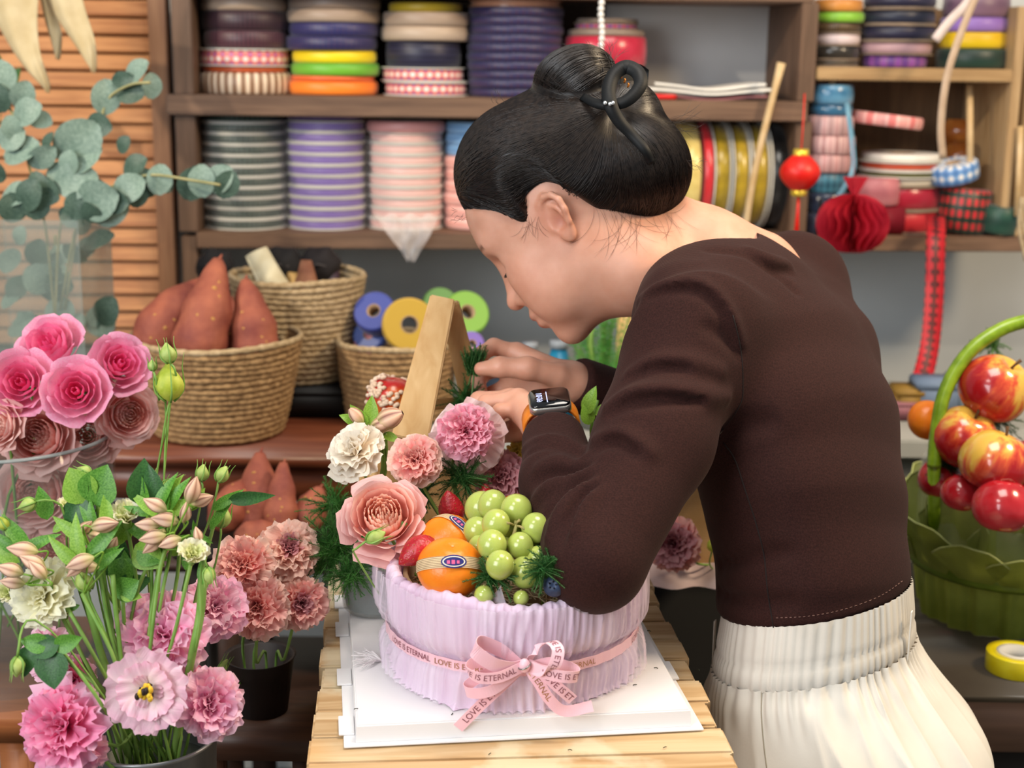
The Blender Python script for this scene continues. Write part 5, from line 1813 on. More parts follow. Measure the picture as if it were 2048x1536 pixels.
# ================================================================== flower toolkit
def petal(L, Wd, cup=.2, curl=.2, ruf=.08, nr=5, point=0.0, seed=0, nu=15, nv=7, fan=1.0, frill=0.0):
    """base at 0, along +y, inner face +z"""
    r_ = random.Random(seed)
    p1, p2, p3 = [r_.uniform(0, 6.28) for _ in range(3)]
    b = MB()
    def fn(u, v):
        x = (u - .5) * 2
        w = Wd * (.16 + .84 * math.sin(min(1, v * (1.02 if fan > .9 else 1.25)) * math.pi * .5) ** .8)
        if point:
            w *= (1 - max(0, (v - .55) / .45) ** 2 * (.35 + .6 * point))
        elif fan <= .9:
            w *= 1 - .25 * max(0, v - .7) / .3
        yy = L * v * (1 - .16 * x * x * v) + L * frill * (.7 * math.sin(x * 11 + p3) + .5 * math.sin(x * 19 + p2)) * max(0, v - .8) / .2
        z = cup * w * x * x * .9 + curl * L * v * v * .6 * (-1) + ruf * L * math.sin(x * nr + p1 + v * 2) * v * v + ruf * .8 * L * math.sin(x * nr * 2.1 + p2) * v ** 4
        return (x * w, yy, z)
    b.grid(fn, nu, nv)
    return b.mesh('petal')
def fl_mat3(q, base, phi, th, s=1.0, roll=0.0):
    er = Vector((math.cos(phi), math.sin(phi), 0)); z = Vector((0, 0, 1))
    y = er * math.sin(th) + z * math.cos(th)
    n = -er * math.cos(th) + z * math.sin(th)
    x = y.cross(n)
    if roll:
        qr = Quaternion(y, roll)
        x = qr @ x; n = qr @ n
    m_ = Matrix((x, y, n)).transposed()
    m_ = q @ m_
    m4 = m_.to_4x4() @ Matrix.Scale(s, 4)
    m4.translation = q @ Vector(base)
    return m4
m_stem = mat('stem_green', '#6c963c', '#88ac54', rough=.5, scale=40, transl=.05)
m_stemd = mat('stem_dark', '#3f6030', '#547a3e', rough=.5, scale=40)
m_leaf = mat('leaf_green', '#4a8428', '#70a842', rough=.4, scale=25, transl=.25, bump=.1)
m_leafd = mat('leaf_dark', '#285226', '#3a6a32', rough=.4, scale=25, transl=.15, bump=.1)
m_leafl = mat('leaf_lime', '#7cac36', '#9cc650', rough=.4, scale=25, transl=.3, bump=.1)
def leaf_mesh(L, Wd, fold=.25, curl=.2, seed=0, name='leaf'):
    b = MB()
    def fn(u, v):
        x = (u - .5) * 2
        w = Wd * math.sin(math.pi * min(1, v ** .75)) ** .9 * (1 if v < .98 else .2) + .0002
        return (x * w, L * v, fold * abs(x) * w - curl * L * v * v)
    b.grid(fn, 5, 9)
    return b.mesh(name)
def place(me, mt, par, loc, ydir, ndir, name='leaf', s=1.0):
    y = Vector(ydir).normalized(); n = Vector(ndir); n = (n - y * n.dot(y))
    if n.length < 1e-4: n = y.orthogonal()
    n.normalize(); x = y.cross(n)
    m4 = (Matrix((x, y, n)).transposed()).to_4x4() @ Matrix.Scale(s, 4)
    m4.translation = Vector(loc)
    o = ob(name, me, mt, par)
    o.matrix_local = m4
    return o
CAMD = -_fw
def ldir(ang, out=0.25):
    """direction in the picture plane: ang degrees, 0 right, 90 up; `out` towards the viewer"""
    return (_rt * math.cos(R(ang)) + _up * math.sin(R(ang)) - _fw * out).normalized()
_LM = [leaf_mesh(1, .26, .3, .15, 1), leaf_mesh(1, .34, .25, .25, 2), leaf_mesh(1, .16, .25, .35, 3), leaf_mesh(1, .46, .2, .1, 4)]
_lmc = {}
def leaf(par, loc, ang, L, kind=0, mt=None, out=.25, face=None):
    key = (kind, (mt or m_leaf).name)
    if key not in _lmc:
        me = _LM[kind].copy(); me.materials.clear(); me.materials.append(mt or m_leaf); _lmc[key] = me
    return place(_lmc[key], None, par, loc, ldir(ang, out), face or (CAMD + Vector((rnd(-.5, .5), 0, rnd(-.2, .6)))), 'leaf', L)
def stem(par, pts, r=.0016, mt=None, name='stem', n=14):
    pp = bez([Vector(p) for p in pts], n)
    return MB().tube(pp, [r * (1.0 - .25 * i / len(pp)) for i in range(len(pp))], 7).ob(name, mt or m_stem, par)
def calyx(par, q, z0, r, h, mt=None):
    b = MB().lathe([(r * .25, z0 - h), (r * .75, z0 - h * .7), (r, z0 - h * .25), (r * .9, z0 + h * .1)], 10)
    b.v = [tuple(q @ Vector(p)) for p in b.v]
    return b.ob('calyx', mt or m_stem, par)
_pm = {}
def ruffle_flower(name, px, py, d, Rpx, axis, mats, label, cat='flower', seed=0, layers=None, group=None, stempts=None, ruf=.10, frill=.05, width=.52, stem_mt=None, stem_r=.0017):
    """carnation / double lisianthus"""
    pos = P(px, py, d)
    Rm = Rpx * d / FPX
    t = empty(name, pos, label, cat, group)
    q = Vector((0, 0, 1)).rotation_difference(Vector(axis).normalized()).to_matrix()
    rs_ = random.Random(seed)
    layers = layers or [(5, 6, .55), (7, 22, .68), (8, 40, .82), (9, 60, .95), (9, 80, 1.05), (8, 98, 1.02)]
    for li, (n, th, L) in enumerate(layers):
        mt = mats[min(len(mats) - 1, li * len(mats) // len(layers))]
        for i in range(n):
            var = rs_.randrange(4)
            key = (name, var, mt.name, ruf, frill, width)
            if key not in _pm:
                me = petal(1, width * (1 + .15 * (var - 1.5)), .22, .16, ruf, 5 + var, 0, var * 7 + 3, frill=frill)
                me.materials.append(mt); _pm[key] = me
            phi = 6.283 * (i + .5 * (li % 2)) / n + rs_.uniform(-.25, .25)
            th_ = R(th + rs_.uniform(-9, 9))
            m4 = fl_mat3(q, (0, 0, -.42 * Rm), phi, th_, Rm * L * rs_.uniform(.88, 1.08) * 1.05, rs_.uniform(-.35, .35))
            o = ob('petal', _pm[key], None, t); o.matrix_local = m4
    calyx(t, q, -.38 * Rm, .22 * Rm, .5 * Rm)
    if stempts:
        pts = [q @ Vector((0, 0, -.7 * Rm))] + [Vector(s_) - pos for s_ in stempts]
        stem(t, pts, stem_r, stem_mt)
    return t
def cup_petal(ha, r0, r1, h, flare, tip, seed, edge=.0, nu=9, nv=8, z0=0.0):
    """petal wrapped about the flower's axis, facing +x"""
    r_ = random.Random(seed); p1 = r_.uniform(0, 6.28)
    b = MB()
    def fn(u, v):
        x = (u - .5) * 2
        w = (math.sin(min(1, .25 + v * .95) * math.pi * .5)) * (1 - max(0, (v - .6) / .4) ** 2 * (.35 if tip else .22))
        a = x * ha * w
        bulge = math.sin(v * math.pi * .62)
        r = r0 + (r1 - r0) * bulge ** .8 + flare * max(0, v - .45) ** 2 * 3.2
        z = z0 + h * v * (1 - .10 * x * x) + (tip * h * (1 - abs(x)) * max(0, v - .6) if tip else 0) - flare * max(0, v - .75) ** 2 * 5
        r += edge * h * math.sin(x * 6 + p1) * v * v * .5 + flare * .35 * x * x * max(0, v - .5)
        return (r * math.cos(a), r * math.sin(a), z)
    b.grid(fn, nu, nv)
    return b.mesh('petal')
def cup_flower(name, px, py, d, Rpx, axis, spec, label, cat='flower', seed=0, group=None, stempts=None, key='', centre=None, stem_mt=None):
    """spec: rows of (n petals, half angle, r0, r1, h, flare, tip, material, z0) for unit radius"""
    pos = P(px, py, d); Rm = Rpx * d / FPX
    t = empty(name, pos, label, cat, group)
    q = Vector((0, 0, 1)).rotation_difference(Vector(axis).normalized())
    rs_ = random.Random(seed)
    q = q @ Quaternion((0, 0, 1), rs_.uniform(0, 6.28))
    for li, (n, ha, r0, r1, h, fl_, tip, mt, z0) in enumerate(spec):
        off_ = rs_.uniform(0, 6.28)
        for i in range(n):
            var = i % 2
            kk = (key, li, var)
            if kk not in _pm:
                me = cup_petal(ha, r0, r1, h * (1 - .08 * var), fl_ * (1 + .2 * var), tip, li * 5 + var, .04, z0=z0)
                me.materials.append(mt); _pm[kk] = me
            qq = q @ Quaternion((0, 0, 1), off_ + 6.283 * i / n + rs_.uniform(-.1, .1))
            m4 = qq.to_matrix().to_4x4() @ Matrix.Scale(Rm, 4)
            m4.translation = q @ Vector((0, 0, -.5 * Rm))
            o = ob('petal', _pm[kk], None, t); o.matrix_local = m4
    qm = q.to_matrix()
    calyx(t, qm, -.48 * Rm, .24 * Rm, .35 * Rm)
    if stempts:
        stem(t, [qm @ Vector((0, 0, -.75 * Rm))] + [Vector(s_) - pos for s_ in stempts], .0019, stem_mt)
    return t
def bud(name, px, py, d, Lpx, ang, label, mt, group=None, stempts=None, fat=.34, sep=True, cat='flower bud', out=.1, twist=True):
    pos = P(px, py, d); L = Lpx * d / FPX
    t = empty(name, pos, label, cat, group)
    dv = ldir(ang, out)
    q = Vector((0, 0, 1)).rotation_difference(dv).to_matrix()
    b = MB()
    def fn(u, v):
        a = u * 6.283; r = L * fat * (math.sin(math.pi * min(1, v ** .8 * .97)) ** .8) * (1 + (.14 * math.sin(a * 3 + v * 5) if twist else .05 * math.sin(a * 6))) + .0003
        if v > .75: r *= 1 - .35 * (v - .75) / .25
        return q @ Vector((r * math.cos(a), r * math.sin(a), L * (v - .5)))
    b.grid(fn, 13, 10)
    b.ob('bud_petals', mt, t)
    if sep:
        for i in range(4):
            a = i * 1.571 + .4
            pts = [q @ Vector((L * fat * k_ * math.cos(a), L * fat * k_ * math.sin(a), L * z_)) for k_, z_ in ((.3, -.5), (1.02, -.25), (1.12, .05), (1.05, .4), (1.25, .75))]
            MB().tube(bez(pts, 8), [.0011, .0012, .001, .0009, .0008, .0006, .0005, .0003, .0002][:9], 5).ob('sepal', m_stem, t)
    if stempts:
        stem(t, [q @ Vector((0, 0, -L * .48))] + [Vector(s_) - pos for s_ in stempts], .0011)
    return t
def fern(name, px, py, d, Rpx, label, n=26, mt=None, squash=.7, group=None, ang=None, seed=0, stempts=None):
    """feathery asparagus fern tuft"""
    rs_ = random.Random(seed + px); pos = P(px, py, d); Rm = Rpx * d / FPX
    t = empty(name, pos, label, 'fern', group)
    nb = MB(); st_ = MB()
    for i in range(int(n * 2.2)):
        if ang is None:
            a = rs_.uniform(0, 6.28)
        else:
            a = R(rs_.uniform(*ang))
        dv = (_rt * math.cos(a) + _up * math.sin(a) * squash - _fw * rs_.uniform(-.5, .6)).normalized()
        L = Rm * rs_.uniform(.5, 1.0)
        p0 = Vector((rs_.uniform(-.2, .2) * Rm, rs_.uniform(-.2, .2) * Rm, rs_.uniform(-.15, .15) * Rm))
        pts = [p0 + dv * L * s_ + Vector((0, 0, -.12 * L * s_ * s_)) for s_ in np.linspace(0, 1, 6)]
        st_.tube(pts, .0004, 4, False)
        side = dv.orthogonal().normalized()
        m_ = 30
        for j in range(m_):
            s_ = j / m_
            b0 = p0 + dv * L * s_ + Vector((0, 0, -.12 * L * s_ * s_))
            for w_ in range(3):
                an = rs_.uniform(0, 6.28)
                sd = (Quaternion(dv, an) @ side)
                nd = (dv * .55 + sd * .85).normalized()
                nl = Rm * .20 * (1 - .5 * s_) * rs_.uniform(.7, 1.2)
                e = sd.cross(dv).normalized() * .00036
                o_ = len(nb.v)
                nb.v += [tuple(b0 + e), tuple(b0 - e), tuple(b0 + nd * nl)]
                nb.f.append((o_, o_ + 1, o_ + 2))
    st_.ob('fronds', m_stemd, t, kind='stuff')
    nb.ob('needles', mt or mat('fern_needles', '#3c7c34', '#5c9c46', rough=.6, scale=30, transl=.3), t, smooth=False, kind='stuff')
    if stempts:
        stem(t, [Vector((0, 0, 0))] + [Vector(s_) - pos for s_ in stempts], .0012, m_stemd)
    return t
# petal colours
M_cpk = petal_mat('carnation_pink', '#e66e8c','#f28ca6','#fbbfce')
M_csal = petal_mat('carnation_salmon', '#e87c84','#f6a09c','#fcc8bc')
M_cpea = petal_mat('carnation_peach', '#eea898','#f8bfae','#fcd8c8')
M_cpale = petal_mat('carnation_pale_outer', '#e4c6b8', '#ecc9cc', '#f3dcd8')
M_cdus = petal_mat('carnation_dusky', '#bc6270', '#d28690', '#e2acb0')
M_cdk = petal_mat('carnation_maroon', '#7c2f40', '#a85468', '#c88a90')
M_hot = petal_mat('lisianthus_hot_pink', '#e65c8e','#f47caa','#fcaccc')
M_hot2 = petal_mat('lisianthus_mid_pink', '#ee86b2','#f7a4c8','#fdcce2')
M_pale = petal_mat('lisianthus_pale', '#f6e6d2','#f9e2e4','#f6c4d6')
M_pk3 = petal_mat('lisianthus_soft_pink', '#f0a0c0','#f8b8d0','#fdd4e2')
M_crm = petal_mat('lisianthus_cream', '#eee6b0','#f5f0c8','#faf7e0')
M_lime = petal_mat('lisianthus_lime', '#c4d07a', '#d8e094', '#eaecb8')
M_wht = petal_mat('ranunculus_white', '#eed6b8', '#f3e6d2', '#f8f0e2')
m_budy = mat('bud_yellow_green', '#b7c73c', '#d2da5c', rough=.5, scale=120, transl=.25)
m_budl = mat('bud_lime', '#a4bc58', '#c2d27c', rough=.5, scale=120, transl=.2)
def alst_mat():
    mt = bpy.data.materials.new('alstroemeria_bud'); mt.use_nodes = True
    k = NT(mt); at = k.n('ShaderNodeAttribute', attribute_name='tint'); k.l(at.outputs['Color'], k.b.inputs['Base Color'])
    k.b.inputs['Roughness'].default_value = .5
    return mt
m_alst = alst_mat()
up = Vector((0, 0, 1))
def ax(x, z, y=-1.0):
    """axis: x right, z up, y away"""
    return Vector((x, y, z)).normalized()
random.seed(21)
# ================================================================== metal bucket of lisianthus and alstroemeria
BK = P(300, 1466, 1.27)
BKR = .0585
m_zinc = mat('brushed_zinc', '#8d9092', '#a6a9aa', rough=.38, metal=.85, scale=40, stretch=(1, 1, .1), bump=.1)
BKZ = .66
BUCK = empty('metal_bucket', Vector((BK.x, BK.y, BKZ)), 'brushed grey metal bucket holding the pink and cream lisianthus', 'bucket')
hb = BK.z - BKZ
MB().lathe([(.0005, .002), (BKR * .8, .0), (BKR * .82, .004), (BKR, hb - .004), (BKR + .0025, hb - .002), (BKR + .0022, hb + .001), (BKR - .001, hb), (BKR - .0015, hb - .004), (BKR * .8, .006), (.0005, .005)], 48).ob('pail', m_zinc, BUCK)
MB().lathe([(.0005, hb - .035), (BKR * .97, hb - .035)], 32).ob('water', mat('bucket_water', '#2a3024', rough=.05, spec=.6), BUCK)
# low stool below the bucket
m_dark = wood('dark_stool', '#3a2218', '#54331f', 'x', 5, .45)
STO = empty('low_stool', Vector((BK.x, BK.y, 0)), 'low dark wooden stool carrying the metal bucket', 'stool')
ob('seat', MB().box(-.14, .12, -.12, .12, BKZ - .03, BKZ - .0006, .004).mesh('seat'), m_dark, STO)
for sx in (-.12, .10):
    for sy in (-.1, .1):
        ob('leg', MB().box(sx - .015, sx + .015, sy - .015, sy + .015, 0, BKZ - .0302, .002).mesh('leg'), m_dark, STO)
def inb(i):
    a = i * 2.4
    return [BK + Vector((.035 * math.cos(a), .03 * math.sin(a), .02)), BK + Vector((.02 * math.cos(a), .02 * math.sin(a), -.06))]
GL = 'lisianthus in the metal bucket'
# open pale flower with dark eye
def open_flower(px, py, d, Rpx, axis, label, seed):
    pos = P(px, py, d); Rm = Rpx * d / FPX
    t = empty('open_lisianthus', pos, label, 'flower', GL)
    q = Vector((0, 0, 1)).rotation_difference(Vector(axis)).to_matrix()
    rs_ = random.Random(seed)
    for li, (n, th, L, w) in enumerate(((6, 76, 1.02, .72), (5, 62, .76, .58), (3, 50, .5, .36))):
        for i in range(n):
            me = petal(1, w, .12, .12, .055, 10, 0, seed + li * 9 + i, nu=19, nv=9, frill=.05)
            me.materials.append(M_pale)
            o = ob('petal', me, None, t)
            o.matrix_local = fl_mat3(q, (0, 0, -.22 * Rm), 6.283 * (i + .5 * li) / n + rs_.uniform(-.15, .15), R(th + rs_.uniform(-6, 6)), Rm * L)
    m_y = mat('stamen_yellow', '#d8a81c', '#efc93c', rough=.6, scale=300); m_k = mat('stamen_dark', '#2c1c14', rough=.6)
    b1, b2 = MB(), MB()
    for i in range(26):
        a = rs_.uniform(0, 6.28); r0 = rs_.uniform(.02, .13) * Rm
        h_ = rs_.uniform(.16, .36) * Rm
        b0 = Vector((.4 * r0 * math.cos(a), .4 * r0 * math.sin(a), -.16 * Rm)); tip = Vector((r0 * 1.5 * math.cos(a), r0 * 1.5 * math.sin(a), h_ - .1 * Rm))
        (b2 if i % 2 else b1).tube([q @ b0, q @ tip], .0008, 5)
        s_ = sph(q @ tip, (.0023, .0023, .0034), 7, 5)
        (b1 if i % 3 else b2).add(s_.v, s_.f)
    b1.ob('stamen', m_y, t); b2.ob('pistil', m_k, t)
    sp_ = MB().lathe([(.20 * Rm, -.10 * Rm), (.10 * Rm, -.15 * Rm), (.015 * Rm, -.17 * Rm)], 14); sp_.v = [tuple(q @ Vector(p)) for p in sp_.v]; sp_.ob('throat', m_k, t)
    stem(t, [q @ Vector((0, 0, -.3 * Rm))] + [s_ - pos for s_ in (P(320, 1440, 1.24), BK + Vector((.01, -.01, -.05)))], .0017)
    return t
open_flower(292, 1383, 1.17, 82, ax(.04, .22), 'open pale pink lisianthus with a dark yellow centre, front of the bucket', 4)
LY = [(4, 8, .5), (6, 26, .68), (7, 46, .86), (8, 66, 1.0), (7, 86, 1.05)]
def lis(px, py, d, Rp, axis, mats, label, i, **kw):
    kw.setdefault('width', .6)
    return ruffle_flower('lisianthus', px, py, d, Rp, axis, mats, label, 'flower', i, LY, GL, [P(px * .35 + 300 * .65, max(py + 40, 1400), d * .5 + .63)] + inb(i), **kw)
lis(322, 1262, 1.225, 88, ax(.15, .9), [M_hot2, M_hot2, M_pk3], 'large pink ruffled lisianthus above the open pale one', 1)
lis(108, 1452, 1.17, 90, ax(-.35, .5), [M_hot, M_hot, M_hot2], 'hot pink ruffled lisianthus hanging over the bucket, bottom left', 2, frill=.06, ruf=.13, width=.5)
lis(423, 1412, 1.215, 66, ax(.5, .35), [M_hot2, M_pk3], 'soft pink ruffled lisianthus at the right of the bucket rim', 3)
lis(432, 1208, 1.31, 62, ax(.4, .7), [M_pk3, M_hot2], 'pink lisianthus behind the green stem, left of the carnations', 4)
lis(374, 1382, 1.24, 46, ax(.3, .1), [M_hot], 'deep pink lisianthus half hidden behind the open pale one', 5)
lis(72, 1186, 1.20, 64, ax(-.45, .55), [M_crm], 'cream ruffled lisianthus at the left edge', 6, frill=.07)
lis(84, 1312, 1.24, 56, ax(-.5, .2), [M_pale, M_pk3], 'pale pink lisianthus behind the dark hanging leaf', 7)
lis(140, 1362, 1.27, 46, ax(-.1, .4), [M_hot, M_hot2], 'small rose pink lisianthus behind the hot pink one', 8)
lis(165, 1508, 1.19, 48, ax(.1, -.2), [M_hot2, M_pk3], 'pink drooping petals of a lisianthus beside the bucket rim', 9)
LB = [(4, 6, .7), (5, 18, .85), (6, 32, 1.0)]
def half(px, py, d, Rp, axis, label, i):
    return ruffle_flower('half_open_lisianthus', px, py, d, Rp, axis, [M_lime, M_lime, M_crm], label, 'flower', i, LB, 'half open lime lisianthus', [P(px * .5 + 150, py + 180, d + .02)] + inb(i), ruf=.07, frill=.05, width=.5)
half(252, 1030, 1.22, 44, ax(.05, 1.0, -.4), 'half open lime lisianthus below the pair of broad leaves', 1)
half(386, 1108, 1.19, 42, ax(.3, .9, -.6), 'half open lime lisianthus above the pink ones at right', 2)
half(136, 1012, 1.23, 30, ax(.1, 1, -.3), 'small half open lime lisianthus at upper left', 3)
half(15, 1185, 1.26, 34, ax(-.3, .6), 'yellowish half open lisianthus cut by the left edge', 4)
half(130, 1222, 1.25, 28, ax(.1, 1, -.4), 'small lime lisianthus right of the cream one', 5)
# buds
GB = 'green lisianthus buds'
for i, (x, y_, d, L, a, m__, lab, st_) in enumerate([
    (338, 765, 1.28, 78, 92, m_budy, 'yellow green bud halfway up the tall stem before the basket', [(333, 830), (322, 900), (308, 1000), (300, 1250)]),
    (336, 706, 1.27, 42, 100, m_budl, 'topmost small bud on the tall stem', [(350, 740), (352, 775), (338, 830)]),
    (305, 730, 1.27, 22, 95, m_budl, 'tiny bud on the tall stem', [(312, 760), (318, 800), (332, 850)]),
    (303, 982, 1.24, 56, 70, m_budy, 'bright yellow green bud beside the dark upright leaf', [(296, 1030), (295, 1150)]),
    (54, 1010, 1.2, 36, 200, m_budl, 'nodding green bud at upper left', [(90, 1000), (122, 1010), (133, 1060), (140, 1130), (200, 1300)]),
    (6, 1046, 1.2, 30, 120, m_budy, 'yellow green bud cut by the left edge, upper one', [(20, 1070), (60, 1110), (150, 1240)]),
    (34, 1334, 1.15, 40, -90, m_budl, 'hanging green bud at lower left', [(38, 1290), (45, 1255), (70, 1240), (140, 1300), (230, 1430)]),
    (405, 945, 1.28, 34, 80, m_budl, 'slim green bud, left of two at upper right', [(405, 980), (395, 1040), (350, 1250)]),
    (445, 948, 1.28, 36, 60, m_budl, 'slim green bud, right of two at upper right', [(432, 990), (415, 1050), (350, 1250)]),
    (445, 1032, 1.28, 46, 80, m_budl, 'green bud beside the long slanting leaf', [(440, 1080), (420, 1160), (350, 1300)]),
    (168, 942, 1.24, 30, 155, m_budl, 'small green bud on the broad leaves at upper left', [(190, 960), (200, 1010), (215, 1150)]),
    (418, 1152, 1.19, 34, 280, m_budl, 'little lime bud under the half open lisianthus', [(405, 1120), (400, 1180), (395, 1280)]),
    (168, 1162, 1.2, 46, 120, m_budl, 'green closed bud in the middle of the bunch', [(180, 1200), (230, 1330)]),
    (340, 972, 1.26, 44, 20, m_budl, 'lime bud lying sideways at the top of the bunch', [(320, 985), (310, 1060), (300, 1200)]),
    (178, 1022, 1.22, 30, 60, m_budl, 'small green bud beside the broad leaves', [(182, 1050), (200, 1200)])]):
    bud('lisianthus_bud', x, y_, d, L, a, lab, m__, GB, [P(u, w_, d + .01 * j) for j, (u, w_) in enumerate(st_)] + inb(i)[1:])
# alstroemeria bud clusters
def stripe(o, nu):
    ca = o.data.color_attributes.new('tint', 'FLOAT_COLOR', 'POINT')
    for i in range(len(o.data.vertices)):
        u = (i % nu) / (nu - 1) * 3 % 1.0; v = (i // nu) / 8
        e = math.exp(-((u - .5) / .13) ** 2); g = max(0, 1 - v * 2.2)
        c = np.array(srgb('#e3bb9e')) * (1 - e) + np.array(srgb('#9a6a52')) * e
        if u < .12 or u > .88: c = np.array(srgb('#7c4a40'))
        c = c * (1 - g * .7) + np.array(srgb('#8fa84e')) * g * .7
        ca.data[i].color = (c[0], c[1], c[2], 1)
    return o
GA = 'alstroemeria bud clusters'
def alst(px, py, d, items, label, seed, st_):
    pos = P(px, py, d); t = empty('alstroemeria', pos, label, 'flower', GA)
    for (dx, dy, L, a) in items:
        c = P(px + dx, py + dy, d + rnd(-.015, .01)) - pos; L = L * d / FPX
        q = Vector((0, 0, 1)).rotation_difference(ldir(a, .2)).to_matrix(); b = MB()
        def fn(u, v):
            th = u * 6.283; r = L * .27 * math.sin(math.pi * (.05 + .93 * v ** .85)) ** 1.0 * (1 + .12 * math.sin(th * 3 + v * 2))
            return c + q @ Vector((r * math.cos(th), r * math.sin(th), L * (v - .5)))
        stripe(b.grid(fn, 25, 9).ob('flower_bud', m_alst, t), 25)
        stem(t, [c - q @ Vector((0, 0, L * .45)), c - q @ Vector((0, 0, L * .8)), Vector((0, .004, -.03))], .0009, m_leafl)
    for i in range(5):
        leaf(t, P(px + rnd(-25, 25), py + rnd(-5, 20), d + .012) - pos, rnd(20, 160), rnd(.03, .045), 2, m_leafl if i % 2 else m_leaf)
    stem(t, [Vector((0, .004, -.03))] + [P(u, w_, d + .01) - pos for u, w_ in st_] + [BK + Vector((rnd(-.03, .03), rnd(-.02, .02), -.05)) - pos], .002)
alst(325, 1035, 1.2, [(-15, -25, 52, 150), (5, 5, 56, 170), (-30, 15, 50, 175), (-20, 40, 54, 190), (60, -55, 60, 70), (80, -35, 50, 20), (45, -10, 46, 80), (15, 50, 48, 200), (70, 35, 36, 100)], 'largest cluster of striped alstroemeria buds, top right of the bunch', 1, [(318, 1150), (300, 1300)])
alst(190, 1065, 1.2, [(20, -15, 60, 10), (10, 8, 52, 350), (-20, -10, 42, 40), (35, 25, 40, 60)], 'striped alstroemeria buds in the middle of the bunch', 2, [(200, 1150), (240, 1330)])
alst(45, 1105, 1.19, [(0, -5, 62, 170), (20, 20, 56, 150), (-25, 35, 54, 160), (30, 35, 50, 130), (-20, 60, 50, 170)], 'brownish alstroemeria buds at the left edge', 3, [(110, 1180), (210, 1350)])
alst(160, 1125, 1.18, [(0, 0, 58, 200), (15, 10, 46, 180), (-10, 15, 40, 220)], 'pale striped alstroemeria buds right of the cream lisianthus', 4, [(170, 1200), (240, 1350)])
alst(315, 1080, 1.215, [(0, 0, 52, 240), (20, 8, 44, 260), (-12, 12, 44, 220)], 'orange tinged alstroemeria buds behind the large broad leaf', 5, [(310, 1180), (300, 1320)])
# foliage sprays: each stem with its leaves
def spray(label, pts, leaves, mt=m_leaf, r=.0018, d=1.22):
    pos = P(pts[0][0], pts[0][1], d)
    t = empty('leafy_stem', pos, label, 'foliage', 'leafy stems in the metal bucket')
    stem(t, [P(x, y_, d + .006 * i) - pos for i, (x, y_) in enumerate(pts)] + [BK + Vector((rnd(-.03, .03), rnd(-.025, .02), -.05)) - pos], r)
    for (x, y_, a, L, kd, *m_) in leaves:
        leaf(t, P(x, y_, d - .004) - pos, a, L * d / FPX, kd, m_[0] if m_ else mt, .2)
    return t
spray('pair of broad light green leaves at the top of the bunch', [(195, 1010), (200, 1060), (215, 1200), (260, 1400)], [(185, 1010, 68, 88, 3, m_leaf), (178, 1005, 118, 80, 3, m_leafl), (200, 1015, 85, 82, 1, m_leaf)])
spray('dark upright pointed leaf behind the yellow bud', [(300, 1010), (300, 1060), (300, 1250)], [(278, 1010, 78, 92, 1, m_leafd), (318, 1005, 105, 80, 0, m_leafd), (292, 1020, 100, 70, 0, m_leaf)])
spray('large broad leaf in the middle of the bunch', [(300, 1120), (270, 1200), (250, 1350)], [(275, 1095, -20, 66, 3, m_leaf), (270, 1090, -35, 74, 3, m_leafl)])
spray('leafy stem with a long slanting leaf towards the sweet potatoes', [(440, 1010), (425, 1060), (380, 1250)], [(425, 1020, 35, 70, 2, m_leaf), (455, 1000, 5, 90, 2, m_leafd), (420, 1060, 60, 70, 2, m_leaf)], d=1.26)
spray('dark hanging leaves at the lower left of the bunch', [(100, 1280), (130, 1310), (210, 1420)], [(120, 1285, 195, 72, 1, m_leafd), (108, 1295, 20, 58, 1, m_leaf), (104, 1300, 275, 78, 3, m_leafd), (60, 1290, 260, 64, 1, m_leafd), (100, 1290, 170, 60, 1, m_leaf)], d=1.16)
spray('green leaves behind the cream lisianthus', [(140, 1060), (150, 1150), (220, 1350)], [(95, 1040, 100, 70, 0), (140, 1050, 65, 74, 1, m_leafd), (105, 1065, 40, 60, 2, m_leafl), (60, 1090, 160, 60, 2), (165, 1000, 90, 60, 0, m_leaf), (30, 1120, 200, 70, 2)])
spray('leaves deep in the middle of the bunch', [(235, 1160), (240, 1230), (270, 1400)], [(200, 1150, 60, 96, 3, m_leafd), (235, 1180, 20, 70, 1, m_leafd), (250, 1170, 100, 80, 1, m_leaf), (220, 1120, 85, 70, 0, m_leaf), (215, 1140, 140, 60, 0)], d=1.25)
spray('thick pale stems right of the large pink lisianthus', [(405, 1150), (400, 1230), (380, 1330)], [(405, 1170, 100, 50, 2)], r=.0042, d=1.21)
spray('leaves at the top right of the bunch', [(350, 1010), (345, 1080), (310, 1300)], [(330, 1000, 60, 60, 2, m_leafl), (360, 1010, 20, 64, 0, m_leaf), (370, 1020, 45, 60, 0, m_leafl), (345, 1030, 100, 62, 2, m_leaf), (380, 1060, 330, 50, 2, m_leaf), (300, 1030, 160, 56, 2, m_leaf)])
spray('leaf behind the large pink lisianthus', [(245, 1180), (250, 1260), (270, 1400)], [(228, 1190, 30, 60, 3, m_leaf), (240, 1185, -10, 44, 1, m_leafl)], d=1.215)
spray('thick dark stems running down to the bucket', [(165, 1160), (200, 1300), (245, 1430)], [(160, 1210, 200, 40, 2)], r=.0034, d=1.205)
spray('small lime leaves scattered above the large pink lisianthus', [(360, 1090), (350, 1180), (310, 1350)], [(340, 1110, 40, 60, 0, m_leafl), (300, 1140, 150, 56, 2, m_leaf), (370, 1140, 70, 56, 0, m_leaf), (260, 1080, 120, 60, 1, m_leafl), (230, 1090, 60, 56, 0, m_leafl), (180, 1090, 140, 54, 2, m_leaf), (120, 1130, 30, 60, 0, m_leafl), (290, 1075, 80, 56, 2, m_leafl), (400, 1090, 110, 50, 2, m_leaf)], d=1.235)
spray('long bare stems leaning into the bucket', [(225, 1150), (235, 1250), (262, 1420)], [], r=.0022, d=1.2)
